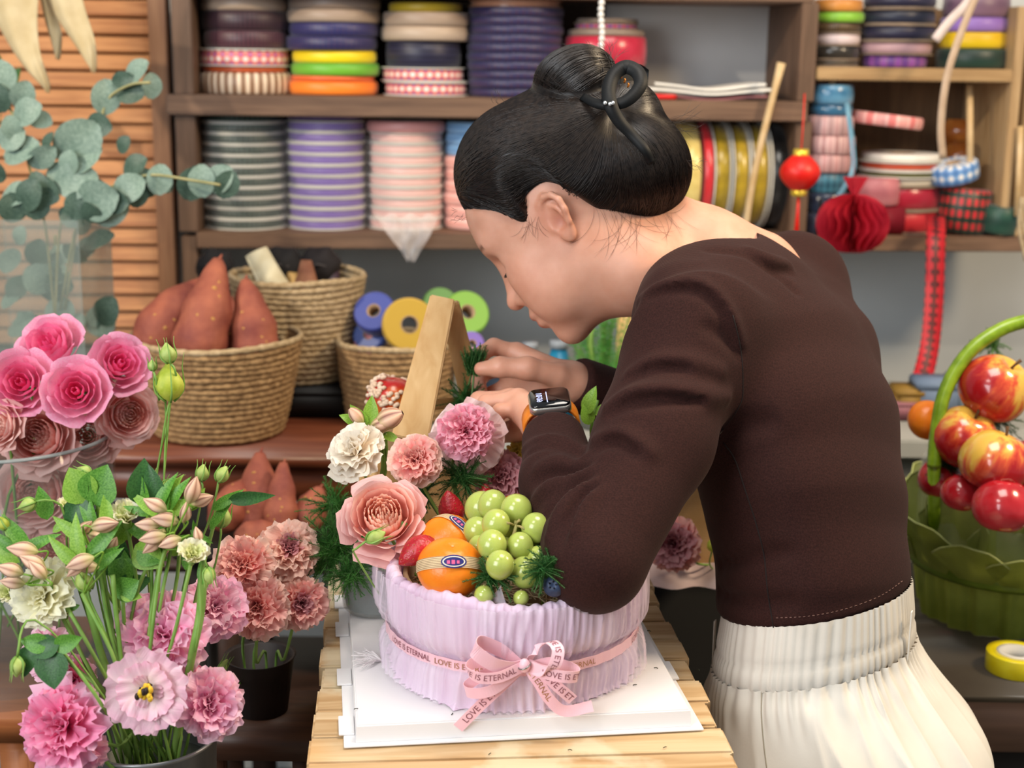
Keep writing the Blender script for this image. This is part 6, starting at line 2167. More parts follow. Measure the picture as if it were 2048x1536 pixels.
# ================================================================== salmon carnations behind the bucket
GC = 'salmon carnations in the dark pot'
PT = P(520, 1312, 1.50)
m_pot = mat('dark_pot', '#1f1613', '#2b201b', rough=.5, scale=20)
POT = empty('dark_pot', Vector((PT.x, PT.y, .82)), 'dark round pot holding the salmon carnations', 'pot')
ph_ = PT.z - .82
MB().lathe([(.0005, .001), (.028, .0), (.036, ph_), (.038, ph_ + .002), (.033, ph_), (.026, .006), (.0005, .006)], 32).ob('pot_body', m_pot, POT)
for i, (x, y_, d, Rp, a, ms, lab) in enumerate([
    (480, 1124, 1.36, 60, ax(-.2, .8), [M_csal, M_csal, M_cpea], 'salmon pink carnation beside the lime lisianthus'),
    (580, 1092, 1.40, 57, ax(.3, .9, -.9), [M_cdus, M_cpea, M_cpea], 'peach carnation, highest of the four by the fern'),
    (512, 1214, 1.35, 63, ax(.05, .35), [M_csal, M_csal, M_cpea], 'rose pink carnation, lowest of the four by the fern'),
    (606, 1208, 1.39, 53, ax(.45, .3), [M_cdus, M_csal, M_cpea], 'pink carnation beside the table edge')]):
    ruffle_flower('carnation', x, y_, d, Rp, a, ms, lab, 'flower', 30 + i, None, GC, [P(x * .6 + 205, y_ + 110, d + .04), PT + Vector((.012 * i - .02, .01, .0)), PT + Vector((.008 * i - .01, 0, -.06))], frill=.06)
bud('carnation_bud', 445, 1335, 1.36, 40, 60, 'thin bud among the dark stems below the carnations', m_budl, None, [P(470, 1370, 1.4), PT + Vector((-.02, 0, -.03))], fat=.2)
PS = empty('pot_stand', Vector((PT.x, PT.y, 0)), 'dark wooden plant stand under the dark pot', 'stand')
ob('stand_board', MB().box(-.10, .085, -.05, .05, .784, .8194, .003).mesh('stand_board'), m_dark, PS)
for sx in (-.05, .045):
    ob('leg', MB().box(sx - .012, sx + .012, -.012, .012, 0, .7838, .002).mesh('leg'), m_dark, PS)
# ================================================================== flowers set behind the fruit
GF = 'flowers set in the gift basket'
def foot(i):
    return [BC + Vector((-.055 + .02 * i, .06 + .008 * (i % 3), .055)), BC + Vector((-.05 + .02 * i, .055, .03))]
ruffle_flower('ranunculus', 702, 892, 1.40, 60, ax(-.55, .75, -.6), [M_wht], 'cream white ruffled flower at the left of the basket flowers', 'flower', 50, [(4, 8, .6), (6, 28, .75), (8, 50, .92), (8, 72, 1.0), (7, 92, 1.05)], GF, [P(735, 960, 1.42)] + foot(0), ruf=.07, frill=.02, width=.62)
ruffle_flower('carnation', 932, 858, 1.395, 53, ax(.05, .45), [M_cpk], 'bright pink carnation under the left hand', 'flower', 51, None, GF, [P(905, 960, 1.43)] + foot(2), ruf=.12, frill=.03)
ruffle_flower('carnation', 930, 876, 1.425, 76, ax(-.05, .30), [M_cpale], 'large pale outer petals behind the bright pink carnation', 'flower', 52, [(6, 84, .95), (6, 96, 1.0)], GF, [P(905, 970, 1.45)] + foot(2), ruf=.06, frill=.0, width=.55)
ruffle_flower('carnation', 828, 914, 1.385, 51, ax(-.15, .75), [M_csal, M_csal, M_cpea], 'salmon carnation between the white flower and the bright pink carnation', 'flower', 53, None, GF, [P(850, 980, 1.41)] + foot(1), ruf=.10, frill=.02)
ruffle_flower('carnation', 1002, 950, 1.46, 50, ax(.05, .5), [M_cdus], 'dusky rose carnation in the shade of the left arm', 'flower', 54, None, GF, [P(980, 1010, 1.46)] + foot(4))
ruffle_flower('lisianthus', 1035, 905, 1.50, 36, ax(.1, .6), [petal_mat('yellow_petal', '#d8b020', '#e8cc4c', '#f2e08c')], 'small yellow flower behind the dusky rose carnation', 'flower', 55, LB, GF, [P(1020, 980, 1.5)] + foot(5))
m_gr = [petal_mat('garden_rose_in', '#f49a80', '#fabca6', '#fde0d0', .85, axis=2), petal_mat('garden_rose_mid', '#f4a898', '#f8b8a8', '#fbd2c8', .8, axis=2), petal_mat('garden_rose_out', '#f4b8b2', '#f8c8c4', '#fce2de', .7, axis=2)]
ghost = []
def garden_spec(ms):
    s_ = []
    for j in range(5):
        s_.append((6 + 2 * j, .42 - .02 * j, .04 + .085 * j, .09 + .090 * j, .80 - .01 * j, -.03 - .01 * (j % 2), 0, ms[0], .06 - .012 * j))
    s_.append((5, .75, .40, .58, .78, .02, 0, ms[1], 0)); s_.append((5, .78, .42, .66, .80, .08, 0, ms[1], -.02))
    s_.append((5, .66, .40, .74, .70, .12, .20, ms[2], -.05)); s_.append((5, .62, .36, .82, .56, .20, .34, ms[2], -.10)); s_.append((5, .52, .32, .88, .40, .26, .45, ms[2], -.12))
    return s_
cup_flower('garden_rose', 766, 1030, 1.325, 86, ax(.02, .75, -.9), garden_spec(m_gr), 'large peach garden rose leaning over the lilac tulle rim', 'flower', 3, GF, [P(790, 1090, 1.36), BC + Vector((-.08, .03, .05))], key='garden')
bud('lisianthus_bud', 752, 1073, 1.27, 42, 25, 'small green bud on a bent stem before the peach garden rose', m_budl, GF, [P(712, 1098, 1.275), P(708, 1106, 1.28), P(740, 1160, 1.31), P(760, 1190, 1.33)], fat=.34)
# alstroemeria head at upper left of the basket flowers
pos = P(770, 850, 1.43)
t = empty('alstroemeria', pos, 'closed alstroemeria buds and leaves above the white flower', 'flower', GF)
for (x, y_, L, a) in ((778, 838, 62, 25), (762, 850, 48, 20), (712, 832, 40, 130)):
    c = P(x, y_, 1.425) - pos; L = L * 1.43 / FPX; q = Vector((0, 0, 1)).rotation_difference(ldir(a, .2)).to_matrix()
    b = MB().grid(lambda u, v: c + q @ Vector((L * .34 * math.sin(math.pi * (.06 + .9 * v)) ** .7 * (1 + .1 * math.sin(u * 18.85)) * math.cos(u * 6.283), L * .34 * math.sin(math.pi * (.06 + .9 * v)) ** .7 * (1 + .1 * math.sin(u * 18.85)) * math.sin(u * 6.283), L * (v - .5))), 15, 9)
    stripe(b.ob('flower_bud', m_alst, t), 15)
for (x, y_, a, L, kd) in ((740, 850, 85, 60, 0), (735, 852, 130, 55, 0), (750, 855, 30, 52, 2), (720, 850, 150, 46, 0), (765, 868, 340, 40, 0)):
    leaf(t, P(x, y_, 1.43) - pos, a, L * 1.43 / FPX, kd, m_leafl)
for i in range(3):
    stem(t, [P(755 + 8 * i, 865, 1.43) - pos, P(765 + 5 * i, 920, 1.435) - pos, P(775 + 3 * i, 1000, 1.44) - pos, foot(0)[1] - pos], .0016, m_stem)
# leaves right of the watch
pos = P(1190, 860, 1.46)
t = empty('leafy_stem', pos, 'green leafy stem showing between the sleeve and the watch strap', 'foliage', None)
stem(t, [P(1195, 800, 1.47) - pos, P(1182, 860, 1.47) - pos, P(1180, 930, 1.47) - pos, BC + Vector((.04, .06, .03)) - pos], .0018)
for (x, y_, a, L, kd) in ((1172, 830, 75, 62, 0), (1190, 830, 30, 50, 0), (1178, 850, 100, 46, 1), (1190, 870, 50, 50, 1), (1175, 890, 250, 50, 2), (1195, 900, 300, 60, 2)):
    leaf(t, P(x, y_, 1.455) - pos, a, L * 1.45 / FPX, kd, m_leafl)
# ferns
m_fd = mat('fern_dark', '#2c602c', '#46843e', rough=.6, scale=30, transl=.25)
fern('asparagus_fern', 672, 1092, 1.42, 110, 'large green asparagus fern spilling at the left of the basket', 40, None, .8, 'asparagus fern tufts', seed=1, stempts=[BC + Vector((-.085, .04, .05))])
fern('asparagus_fern', 668, 1012, 1.5, 70, 'soft fern tuft beside the sweet potatoes', 22, None, .8, 'asparagus fern tufts', seed=2, stempts=[P(700, 1100, 1.45)])
fern('asparagus_fern', 700, 1150, 1.40, 62, 'drooping fern tuft above the white board corner', 18, None, .9, 'asparagus fern tufts', seed=3, stempts=[P(720, 1110, 1.41)])
fern('asparagus_fern', 925, 955, 1.42, 70, 'fern tuft below the bright pink carnation', 26, m_fd, .9, 'asparagus fern tufts', seed=4, stempts=foot(3))
fern('asparagus_fern', 848, 985, 1.43, 52, 'dark fern tuft behind the strawberry', 16, m_fd, .9, 'asparagus fern tufts', seed=5, stempts=foot(1))
fern('asparagus_fern', 845, 1068, 1.34, 42, 'small fern tuft beside the peach garden rose', 14, m_fd, .8, 'asparagus fern tufts', seed=8, stempts=[BC + Vector((-.06, .0, .05))])
fern('asparagus_fern', 985, 1150, 1.235, 56, 'fern tuft between the front mandarin and the grapes', 22, m_fd, .8, 'asparagus fern tufts', seed=6, stempts=[P(1000, 1190, 1.26)])
fern('asparagus_fern', 1090, 1135, 1.22, 58, 'fern tuft before the grapes by the elbow', 26, m_fd, .9, 'asparagus fern tufts', seed=7, stempts=[P(1080, 1190, 1.25)])
# sprig held in the right hand
pos = P(952, 735, 1.55)
sp_ = fern('fern_sprig', 948, 745, 1.555, 62, 'fern sprig held in the raised right hand', 30, m_fd, 1.5, None, ang=(60, 120), seed=9)
stem(sp_, [P(950, 690, 1.555) - P(948, 745, 1.555), P(945, 780, 1.555) - P(948, 745, 1.555), P(930, 850, 1.56) - P(948, 745, 1.555)], .0012, m_stemd)
fern('asparagus_fern', 930, 800, 1.57, 62, 'fern tuft hanging below the raised right hand', 22, m_fd, 1.0, 'asparagus fern tufts', seed=11, stempts=[P(945, 740, 1.558)])
# ================================================================== fruit in the gift basket
ZF = BC.z + .052                     # bed of the fruit inside the basket
m_or = mat('mandarin_peel', '#ef7a12', '#f58c22', rough=.33, scale=30, bump=.35, bscale=220, bdist=.0012, spec=.5, sss=.1, sssr=(1, .4, .1))
m_orstem = mat('mandarin_scar', '#c9a060', rough=.8)
def mandarin(px, py, d, Rpx, axis, label, band_axis=None):
    pos = P(px, py, d); r = Rpx * d / FPX
    t = empty('mandarin', pos, label, 'mandarin', 'mandarins in the gift basket')
    q = Vector((0, 0, 1)).rotation_difference(Vector(axis).normalized()).to_matrix()
    b = MB()
    prof = []
    for i in range(25):
        a = math.pi * i / 24
        rr_ = r * math.sin(a) * (1.0); z = -r * .88 * math.cos(a)
        dimp = .10 * r * math.exp(-((math.pi - a) / .22) ** 2)
        prof.append((max(rr_, 1e-5), z - dimp))
    b.lathe(prof, 40)
    b.v = [tuple(q @ Vector(p)) for p in b.v]
    b.ob('peel', m_or, t)
    s_ = sph((0, 0, .80 * r), (.05 * r, .05 * r, .02 * r), 8, 5); s_.v = [tuple(q @ Vector(p)) for p in s_.v]; s_.ob('stem_scar', m_orstem, t)
    return t, pos, r
def paper_band(t, r, axis, label_dir, tilt_off, width):
    """striped kraft band round the fruit + oval label"""
    mt = bpy.data.materials.get('kraft_band')
    if not mt:
        mt = bpy.data.materials.new('kraft_band'); mt.use_nodes = True
        k = NT(mt); tc = k.n('ShaderNodeTexCoord'); sp = k.n('ShaderNodeSeparateXYZ'); k.l(tc.outputs['UV'], sp.inputs[0])
        v = k.math('SINE', k.math('MULTIPLY', sp.outputs[1], 44.0))
        k.l(k.ramp(k.math('MULTIPLY_ADD', v, .5, .5), [(.12, '#6e5138'), (.35, '#d9ba8e'), (1, '#e2c69c')]), k.b.inputs['Base Color'])
        k.b.inputs['Roughness'].default_value = .75
    q = Vector((0, 0, 1)).rotation_difference(Vector(axis).normalized()).to_matrix()
    b = MB(); n = 60
    hs = [tilt_off - width / 2, tilt_off - width / 4, tilt_off, tilt_off + width / 4, tilt_off + width / 2]
    for h in hs:
        rr_ = math.sqrt(max(1e-6, 1 - h * h)) * r * 1.015
        for i in range(n):
            a = 6.2832 * i / n
            b.v.append(tuple(q @ Vector((rr_ * math.cos(a), rr_ * math.sin(a), h * r * 1.01))))
    for j in range(4):
        for i in range(n):
            b.f.append((j * n + i, j * n + (i + 1) % n, (j + 1) * n + (i + 1) % n, (j + 1) * n + i))
    o = b.ob('paper_band', mt, t)
    uv = o.data.uv_layers.new(name='UVMap')
    for lp in o.data.loops:
        uv.data[lp.index].uv = ((lp.vertex_index % n) / n, (lp.vertex_index // n) / 4)
    # oval label
    zax = q @ Vector((0, 0, 1)); ld = Vector(label_dir); ld = (ld - zax * ld.dot(zax)).normalized()
    hm = tilt_off
    c = ld * math.sqrt(1 - hm * hm) + zax * hm
    tx = zax.cross(ld).normalized(); ty = c.cross(tx).normalized()
    if ty.dot(zax) < 0: ty = -ty
    if tx.dot(_rt) < 0: tx = -tx
    def surf(x, y, lift=1.03):
        v = (c + tx * x + ty * y).normalized()
        return v * r * lift
    def oval(sx, sy, lift, m_, name):
        bb = MB(); bb.v.append(tuple(surf(0, 0, lift)))
        for i in range(28):
            a = 6.283 * i / 28; bb.v.append(tuple(surf(sx * math.cos(a), sy * math.sin(a), lift)))
        for i in range(28): bb.f.append((0, 1 + i, 1 + (i + 1) % 28))
        bb.ob(name, m_, t)
    m_nv = mat('label_navy', '#262a6c', rough=.4)
    oval(.40, .20, 1.028, m_nv, 'oval_label'); oval(.345, .155, 1.032, mat('label_cream', '#e8dccb', rough=.5), 'label_field'); oval(.30, .125, 1.036, m_nv, 'label_core')
    m_mg = mat('label_pink', '#d85a8a', rough=.5)
    bb = MB()
    for sx0, sy0, w_, h_ in ((-.16, -.02, .09, .10), (-.02, -.02, .10, .12), (.12, -.02, .08, .09)):
        k0 = len(bb.v)
        for dx, dy in ((-1, -1), (1, -1), (1, 1), (-1, 1)):
            bb.v.append(tuple(surf(sx0 + dx * w_ / 2, sy0 + dy * h_ / 2, 1.040)))
        bb.f.append((k0, k0 + 1, k0 + 2, k0 + 3))
    bb.ob('label_print', m_mg, t, smooth=False)
t, pos, r = mandarin(900, 1136, 1.262, 67, ax(.1, .9, -.25), 'front mandarin with a striped paper band and oval navy label')
paper_band(t, r, Vector((-.04, .49, .85)), Vector((.15, -.85, .5)), .02, .34)
t, pos, r = mandarin(897, 1092, 1.335, 64, ax(-.25, .15), 'rear mandarin with a striped paper band, left of the grapes')
paper_band(t, r, Vector((.545, .6675, .0825)), Vector((.3, -.35, .85)), .05, .34)
t, pos, r = mandarin(1040, 1038, 1.40, 56, ax(.1, 1, -.2), 'mandarin behind the grapes at the sleeve')
# strawberries
m_sb = mat('strawberry_red', '#9c1420', '#b8242c', rough=.35, scale=60, spec=.6, bump=.6, bscale=260, bdist=.002)
m_seed = mat('strawberry_seed', '#a8642c', rough=.6)
def strawberry(px, py, d, Rpx, ang, label):
    pos = P(px, py, d); r = Rpx * d / FPX
    t = empty('strawberry', pos, label, 'strawberry', 'strawberries in the gift basket')
    q = Vector((0, 0, 1)).rotation_difference(ldir(ang, .35)).to_matrix()
    pts = [(max(1e-5, r * .86 * math.sin(math.pi * v ** .9) ** .75 * (1 - .18 * v)), r * 1.25 * (2 * v - 1)) for v in [i / 18 for i in range(19)]]
    b = MB().lathe(pts, 28)
    sd = MB()
    for j in range(9):
        v = .12 + .78 * j / 8
        rr_ = r * .86 * math.sin(math.pi * v ** .9) ** .75 * (1 - .18 * v); z = r * 1.25 * (2 * v - 1)
        n = max(5, int(13 * rr_ / r))
        for i in range(n):
            a = 6.283 * (i + .5 * (j % 2)) / n
            c = Vector((rr_ * 1.0 * math.cos(a), rr_ * math.sin(a), z))
            s_ = sph(c, (.03 * r, .03 * r, .05 * r), 5, 3); sd.add(s_.v, s_.f)
            # pit around the seed
            for vi in range(len(b.v)):
                pass
    b.v = [tuple(q @ Vector(p)) for p in b.v]; sd.v = [tuple(q @ Vector(p)) for p in sd.v]
    b.ob('flesh', m_sb, t); sd.ob('seed', m_seed, t, kind='stuff')
strawberry(833, 1103, 1.275, 36, 215, 'strawberry at the left of the front mandarin')
strawberry(902, 1018, 1.40, 33, 100, 'dark red strawberry behind the rear mandarin')
strawberry(970, 990, 1.43, 20, 90, 'small strawberry peeping out behind the grapes')
# blueberries
def blueberry(px, py, d, Rpx, label):
    pos = P(px, py, d); r = Rpx * d / FPX
    t = empty('blueberry', pos, label, 'blueberry')
    q = Vector((0, 0, 1)).rotation_difference(ax(-.2, .5)).to_matrix()
    b = MB().lathe([(max(1e-5, r * math.sin(math.pi * i / 16)), -r * .92 * math.cos(math.pi * i / 16) - (.25 * r if i == 16 else .1 * r if i == 15 else 0)) for i in range(17)], 24)
    b.v = [tuple(q @ Vector(p)) for p in b.v]
    b.ob('skin', mat('blueberry_skin', '#1d2740', '#3a4a68', rough=.5, scale=90), t)
    cr = MB()
    for i in range(5):
        a = i * 1.2566
        cr.tube([q @ Vector((.30 * r * math.cos(a), .30 * r * math.sin(a), .86 * r)), q @ Vector((.42 * r * math.cos(a), .42 * r * math.sin(a), 1.02 * r))], [.10 * r, .04 * r], 5)
    cr.ob('crown', mat('blueberry_crown', '#141a2a', rough=.6), t)
blueberry(1108, 1172, 1.225, 22, 'dark blueberry beside the elbow at the basket rim')
blueberry(1088, 1150, 1.25, 16, 'blueberry half hidden under the fern by the elbow')
# grapes
m_gp = mat('green_grape', '#aebd52', '#c4cf74', rough=.16, scale=60, spec=.6, sss=.55, sssr=(.6, .8, .25), coat=.3, bump=.05, bscale=90)
m_gp.node_tree.nodes['Principled BSDF'].inputs['Transmission Weight'].default_value = .12
m_gs = mat('grape_stalk', '#8c8a4c', '#a8905c', rough=.7, scale=150)
gpos = P(1010, 1080, 1.27)
GR = empty('grape_bunch', gpos, 'bunch of pale green grapes between the mandarins and the sleeve', 'grapes')
gl = [(962, 1016, 33, 1.33), (985, 1010, 30, 1.315), (1033, 1020, 32, 1.29), (992, 1048, 29, 1.27), (955, 1062, 28, 1.305), (1072, 1056, 30, 1.27), (984, 1090, 30, 1.25), (1040, 1092, 27, 1.26), (1000, 1130, 29, 1.228), (1050, 1145, 32, 1.245), (1068, 1100, 26, 1.285), (1020, 1060, 27, 1.30), (1075, 1118, 26, 1.26), (1010, 1100, 25, 1.285), (960, 1095, 24, 1.29), (1060, 1020, 26, 1.32)]
gme = sph((0, 0, 0), 1.0, 24, 16).mesh('grape')
gme.materials.append(m_gp)
nd = P(1028, 1078, 1.285)
for x, y_, rp, d in gl:
    o = ob('grape', gme, None, GR)
    o.location = P(x, y_, d) - gpos
    rr_ = rp * d / FPX
    o.scale = (rr_, rr_, rr_ * 1.06)
    o.rotation_euler = (rnd(-.5, .5), rnd(-.5, .5), rnd(0, 6))
stk = MB()
stk.tube(bez([P(1025, 1028, 1.30) - gpos, P(1032, 1050, 1.272) - gpos, P(1025, 1075, 1.268) - gpos, P(1012, 1095, 1.262) - gpos, P(1026, 1122, 1.25) - gpos], 16), .0017, 7)
for a, b_ in (((1030, 1052, 1.272), (1050, 1058, 1.262)), ((1030, 1052, 1.272), (1012, 1046, 1.262)), ((1012, 1095, 1.262), (1004, 1090, 1.25)), ((1026, 1122, 1.25), (1012, 1112, 1.24)), ((1026, 1122, 1.25), (1046, 1124, 1.24)), ((1025, 1075, 1.268), (1036, 1082, 1.255)), ((1030, 1052, 1.272), (1040, 1040, 1.27))):
    stk.tube([P(*a) - gpos, (P(*a) * .5 + P(*b_) * .5) - gpos + Vector((0, 0, .001)), P(*b_) - gpos], [.0014, .0011, .0016], 6)
stk.ob('stalk', m_gs, GR)
for i, (x, y_, rp, d) in enumerate(((968, 1190, 20, 1.232), (1042, 1196, 16, 1.236))):
    t = empty('loose_grape', P(x, y_, d), ['yellowish loose grape at the front tulle rim', 'loose grape nearly hidden behind the front tulle rim'][i], 'grape', 'loose grapes at the rim')
    o = ob('grape_skin', sph((0, 0, 0), rp * d / FPX, 20, 14).mesh('grape_skin'), m_gp, t)
    sph((0, 0, rp * d / FPX * .98), .0012, 6, 4).ob('stem_end', m_gs, t)
# raffia bedding
rf = MB(); rs_ = random.Random(3)
for i in range(420):
    a = rs_.uniform(0, 6.28); r0 = BR * .84 * math.sqrt(rs_.random())
    p_ = Vector((r0 * math.cos(a), r0 * math.sin(a), .058 + rs_.uniform(0, .014)))
    dv = Vector((rs_.uniform(-1, 1), rs_.uniform(-1, 1), rs_.uniform(-.2, .2))).normalized() * rs_.uniform(.01, .022)
    rf.tube([p_ - dv, p_ + Vector((0, 0, .003)), p_ + dv], .0008, 4, False)
rf.ob('raffia_bedding', mat('raffia', '#c9b48c', '#d8c6a2', rough=.8), loc=BC, label='pale shredded raffia bedding under the fruit', cat='raffia', kind='stuff')
# ================================================================== wooden fruit stand with A-shaped handle behind the flowers
m_ply = wood('plywood', '#c79a5e', '#d9b27a', 'z', 4, .6)
m_plyx = wood('plywood_rail', '#bf9258', '#d3a96f', 'x', 4, .6)
WS = empty('wooden_carrier', P(890, 985, 1.56), 'pale wooden carrier with an A shaped handle behind the flowers', 'carrier')
wo = WS.location
def plank(name, a, b_, wdir, w0, w1, th, mt, par=WS, org=None):
    """board from a to b: wdir width direction"""
    org = org or wo
    a = Vector(a) - org; b_ = Vector(b_) - org; t_ = (b_ - a).normalized()
    w = Vector(wdir); w = (w - t_ * w.dot(t_)).normalized(); n = t_.cross(w)
    bm = bmesh.new(); vs = []
    for p_, ww in ((a, w0), (b_, w1)):
        for sx, sy in ((-1, -1), (1, -1), (1, 1), (-1, 1)):
            vs.append(bm.verts.new(p_ + w * sx * ww / 2 + n * sy * th / 2))
    for f in ((3, 2, 1, 0), (4, 5, 6, 7), (0, 1, 5, 4), (1, 2, 6, 5), (2, 3, 7, 6), (3, 0, 4, 7)):
        bm.faces.new([vs[i] for i in f])
    bmesh.ops.recalc_face_normals(bm, faces=bm.faces[:])
    bmesh.ops.bevel(bm, geom=bm.edges[:], offset=min(.0015, th * .2), segments=2, affect='EDGES')
    me = bpy.data.meshes.new(name); bm.to_mesh(me); bm.free()
    return ob(name, me, mt, par)
plank('handle_board', P(820, 880, 1.53), P(886, 596, 1.565), _rt, .040, .028, .011, m_ply)
plank('handle_board', P(945, 800, 1.63), P(898, 606, 1.585), _rt, .026, .022, .011, m_ply)
plank('rail', P(722, 960, 1.53), P(1010, 942, 1.66), _up, .052, .052, .010, m_plyx)
plank('rail', P(722, 1040, 1.53), P(1010, 1018, 1.66), _up, .052, .052, .010, m_plyx)
plank('rail', P(820, 812, 1.58), P(960, 802, 1.62), _up, .012, .012, .010, m_plyx)
plank('post', P(735, 1080, 1.537), P(735, 930, 1.537), _rt, .02, .02, .012, m_ply)
plank('post', P(1000, 1078, 1.665), P(1000, 920, 1.665), _rt, .02, .02, .012, m_ply)
zc = PZ(890, 1090, ZT)
plank('foot', Vector((P(735, 1080, 1.54).x, P(735, 1080, 1.54).y, ZT + .001)), P(735, 1060, 1.54), _rt, .022, .022, .012, m_ply)
plank('foot', Vector((P(1000, 1078, 1.666).x, P(1000, 1078, 1.666).y, ZT + .001)), P(1000, 1058, 1.666), _rt, .022, .022, .012, m_ply)
# red apple in a straw net
AP = P(782, 800, 1.60); ra = 50 * 1.60 / FPX
t = empty('netted_apple', AP, 'red and yellow apple in a knotted straw net behind the buds', 'apple')
b = MB().lathe([(max(1e-5, ra * math.sin(math.pi * i / 20) * (1 + .08 * math.cos(math.pi * i / 20) * -1)), -ra * .95 * math.cos(math.pi * i / 20) - .12 * ra * math.exp(-((20 - i) / 2.0) ** 2)) for i in range(21)], 32)
b.ob('apple_skin', mat('apple_red', '#b81e1a', '#d8802c', rough=.25, scale=22, coat=.3, lo=.5, hi=.72), t)
nt = MB(); rs_ = random.Random(9)
for i in range(170):
    a = rs_.uniform(0, 6.28); th = rs_.gauss(1.15, .22)
    c = Vector((math.sin(th) * math.cos(a), math.sin(th) * math.sin(a), math.cos(th)))
    q = Vector((.45, -.3, .85)).normalized(); c = Vector((0, 0, 1)).rotation_difference(q) @ c
    s_ = sph(c * ra * 1.05, (.0032, .0032, .0026), 6, 4); nt.add(s_.v, s_.f)
nt.ob('straw_net', mat('straw_net', '#d8b89a', '#e8cdb4', rough=.8, scale=120), t, kind='stuff')
MB().box(-.03, .03, -.03, .03, ZT + .001 - AP.z, -ra * .96, .003).ob('card_cup', mat('cup_kraft', '#8f6f4c', rough=.9), t)
# clear plastic tub behind the basket's left side
TP = PZ(742, 1262, ZT + .0205)
m_clr = mat('clear_plastic', '#dfe8e6', rough=.08, alpha=.28, spec=.8)
m_tubin = mat('tub_contents', '#2c3836', '#46524e', rough=.3, scale=40)
TB = empty('plastic_tub', Vector((P(752, 1215, 1.47).x, P(752, 1215, 1.47).y, ZB + .0005)), 'small clear plastic tub with dark contents behind the lilac basket', 'tub')
MB().lathe([(.0005, 0), (.030, 0), (.034, .004), (.040, .058), (.042, .060), (.039, .058), (.033, .005), (.0005, .003)], 32).ob('tub_wall', m_clr, TB)
MB().lathe([(.0005, .0045), (.0305, .0045), (.036, .046), (.0005, .05)], 28).ob('tub_filling', m_tubin, TB)
fe = MB(); rs_ = random.Random(4)
for i in range(60):
    a = rs_.uniform(2.2, 4.2); L = rs_.uniform(.012, .03)
    p0 = PZ(764, 1322, ZB + .001)
    fe.tube([p0, p0 + Vector((L * .6 * math.cos(a), L * .5 * math.sin(a), .004)), p0 + Vector((L * math.cos(a), L * math.sin(a), rs_.uniform(.001, .006)))], .0003, 4, False)
fe.ob('white_feather', mat('feather_white', '#ece6e6', rough=.8), label='wisps of white feather at the left foot of the lilac basket', cat='feather', kind='stuff')
# ================================================================== back counter, stand, baskets
ZC = 1.5 - 2.1 * (.225 + .0468)          # top of the reddish stand
m_red = wood('red_brown_wood', '#5a2c1b', '#74402a', 'x', 4, .35)
m_redl = wood('orange_brown_wood', '#8a4c28', '#a8683c', 'x', 4, .4)
m_darkw = wood('dark_brown_wood', '#2c1a13', '#40281d', 'x', 4, .5)
fr = PZ(450, 908, ZC).y; x0 = PZ(-160, 908, ZC).x; x1 = PZ(735, 908, ZC).x
STD = empty('wooden_stand', Vector((x0, fr, 0)), 'reddish brown wooden stand under the sweet potato basket', 'stand')
wS = x1 - x0; dS = 0.37
ob('stand_top', MB().box(0, wS, 0, dS, ZC - .022, ZC, .003).mesh('stand_top'), m_red, STD)
ob('apron', MB().box(.01, wS - .01, .012, .03, ZC - .075, ZC - .0225, .002).mesh('apron'), m_red, STD)
zl = ZC - .43
ob('lower_shelf', MB().box(.01, wS - .01, .02, dS - .02, zl - .05, zl, .003).mesh('lower_shelf'), m_darkw, STD)
zm = ZC - .185
ob('middle_shelf', MB().box(.01, wS - .01, .05, dS - .02, zm - .018, zm, .002).mesh('middle_shelf'), m_darkw, STD)
for lx in (.01, wS * .62, wS - .05):
    for ly in (.02, dS - .06):
        ob('leg', MB().box(lx, lx + .04, ly + .012, ly + .04, 0, ZC - .0226, .002).mesh('leg'), m_darkw, STD)
# long pale counter further right, against the wall
ZK = .93
xa = P(745, 700, 2.35).x; xb = 1.6
CNT = empty('wall_counter', Vector((xa, 2.12, 0)), 'pale grey counter along the wall behind the woman', 'counter')
m_cnt = mat('counter_grey', '#9a9a94', '#a8a8a2', rough=.5, scale=6)
ob('counter_top', MB().box(0, xb - xa, 0, .42, ZK - .03, ZK, .003).mesh('counter_top', False), m_cnt, CNT)
ob('counter_front', MB().box(.01, xb - xa - .01, .02, .40, .0, ZK - .0305, .003).mesh('counter_front', False), mat('counter_front', '#77756f', rough=.6), CNT)
# woven baskets
m_wv = mat('seagrass', '#7a5c3a', '#a9875c', rough=.85, scale=120, stretch=(1, 1, 1), bump=.6, bscale=150, bdist=.003)
m_wvl = mat('seagrass_pale', '#9a825e', '#bca480', rough=.85, scale=120, bump=.6, bscale=150, bdist=.003)
def woven(name, pos, r0, r1, h, n, label, mt, squash=1.0, tilt=0):
    t = empty(name, pos, label, 'basket', 'woven baskets at the back')
    hh = h / n
    for j in range(n):
        v = (j + .5) / n
        r = r0 + (r1 - r0) * v ** .8
        bb = MB(); na_, nb_ = 90, 8
        ph_ = rnd(0, 6.28)
        for i in range(na_):
            a = 6.2832 * i / na_
            tw = 1 + .14 * math.sin(a * 34 + ph_) + .06 * math.sin(a * 5 + ph_)
            zz = h * v + hh * .18 * math.sin(a * 3 + j) * (j / n) + tilt * r * math.cos(a) * v
            for k_ in range(nb_):
                b_ = 6.2832 * k_ / nb_
                rr_ = r + .0045 * tw * math.cos(b_)
                bb.v.append((rr_ * math.cos(a), rr_ * math.sin(a) * squash, zz + hh * .56 * tw * math.sin(b_)))
        for i in range(na_):
            for k_ in range(nb_):
                i2 = (i + 1) % na_; k2 = (k_ + 1) % nb_
                bb.f.append((i * nb_ + k_, i2 * nb_ + k_, i2 * nb_ + k2, i * nb_ + k2))
        bb.ob('coil', mt if j < n - 1 else m_wvl, t)
    MB().lathe([(.0005, .003), (r0 * .98, .003)], 32).ob('basket_floor', mt, t)
    return t
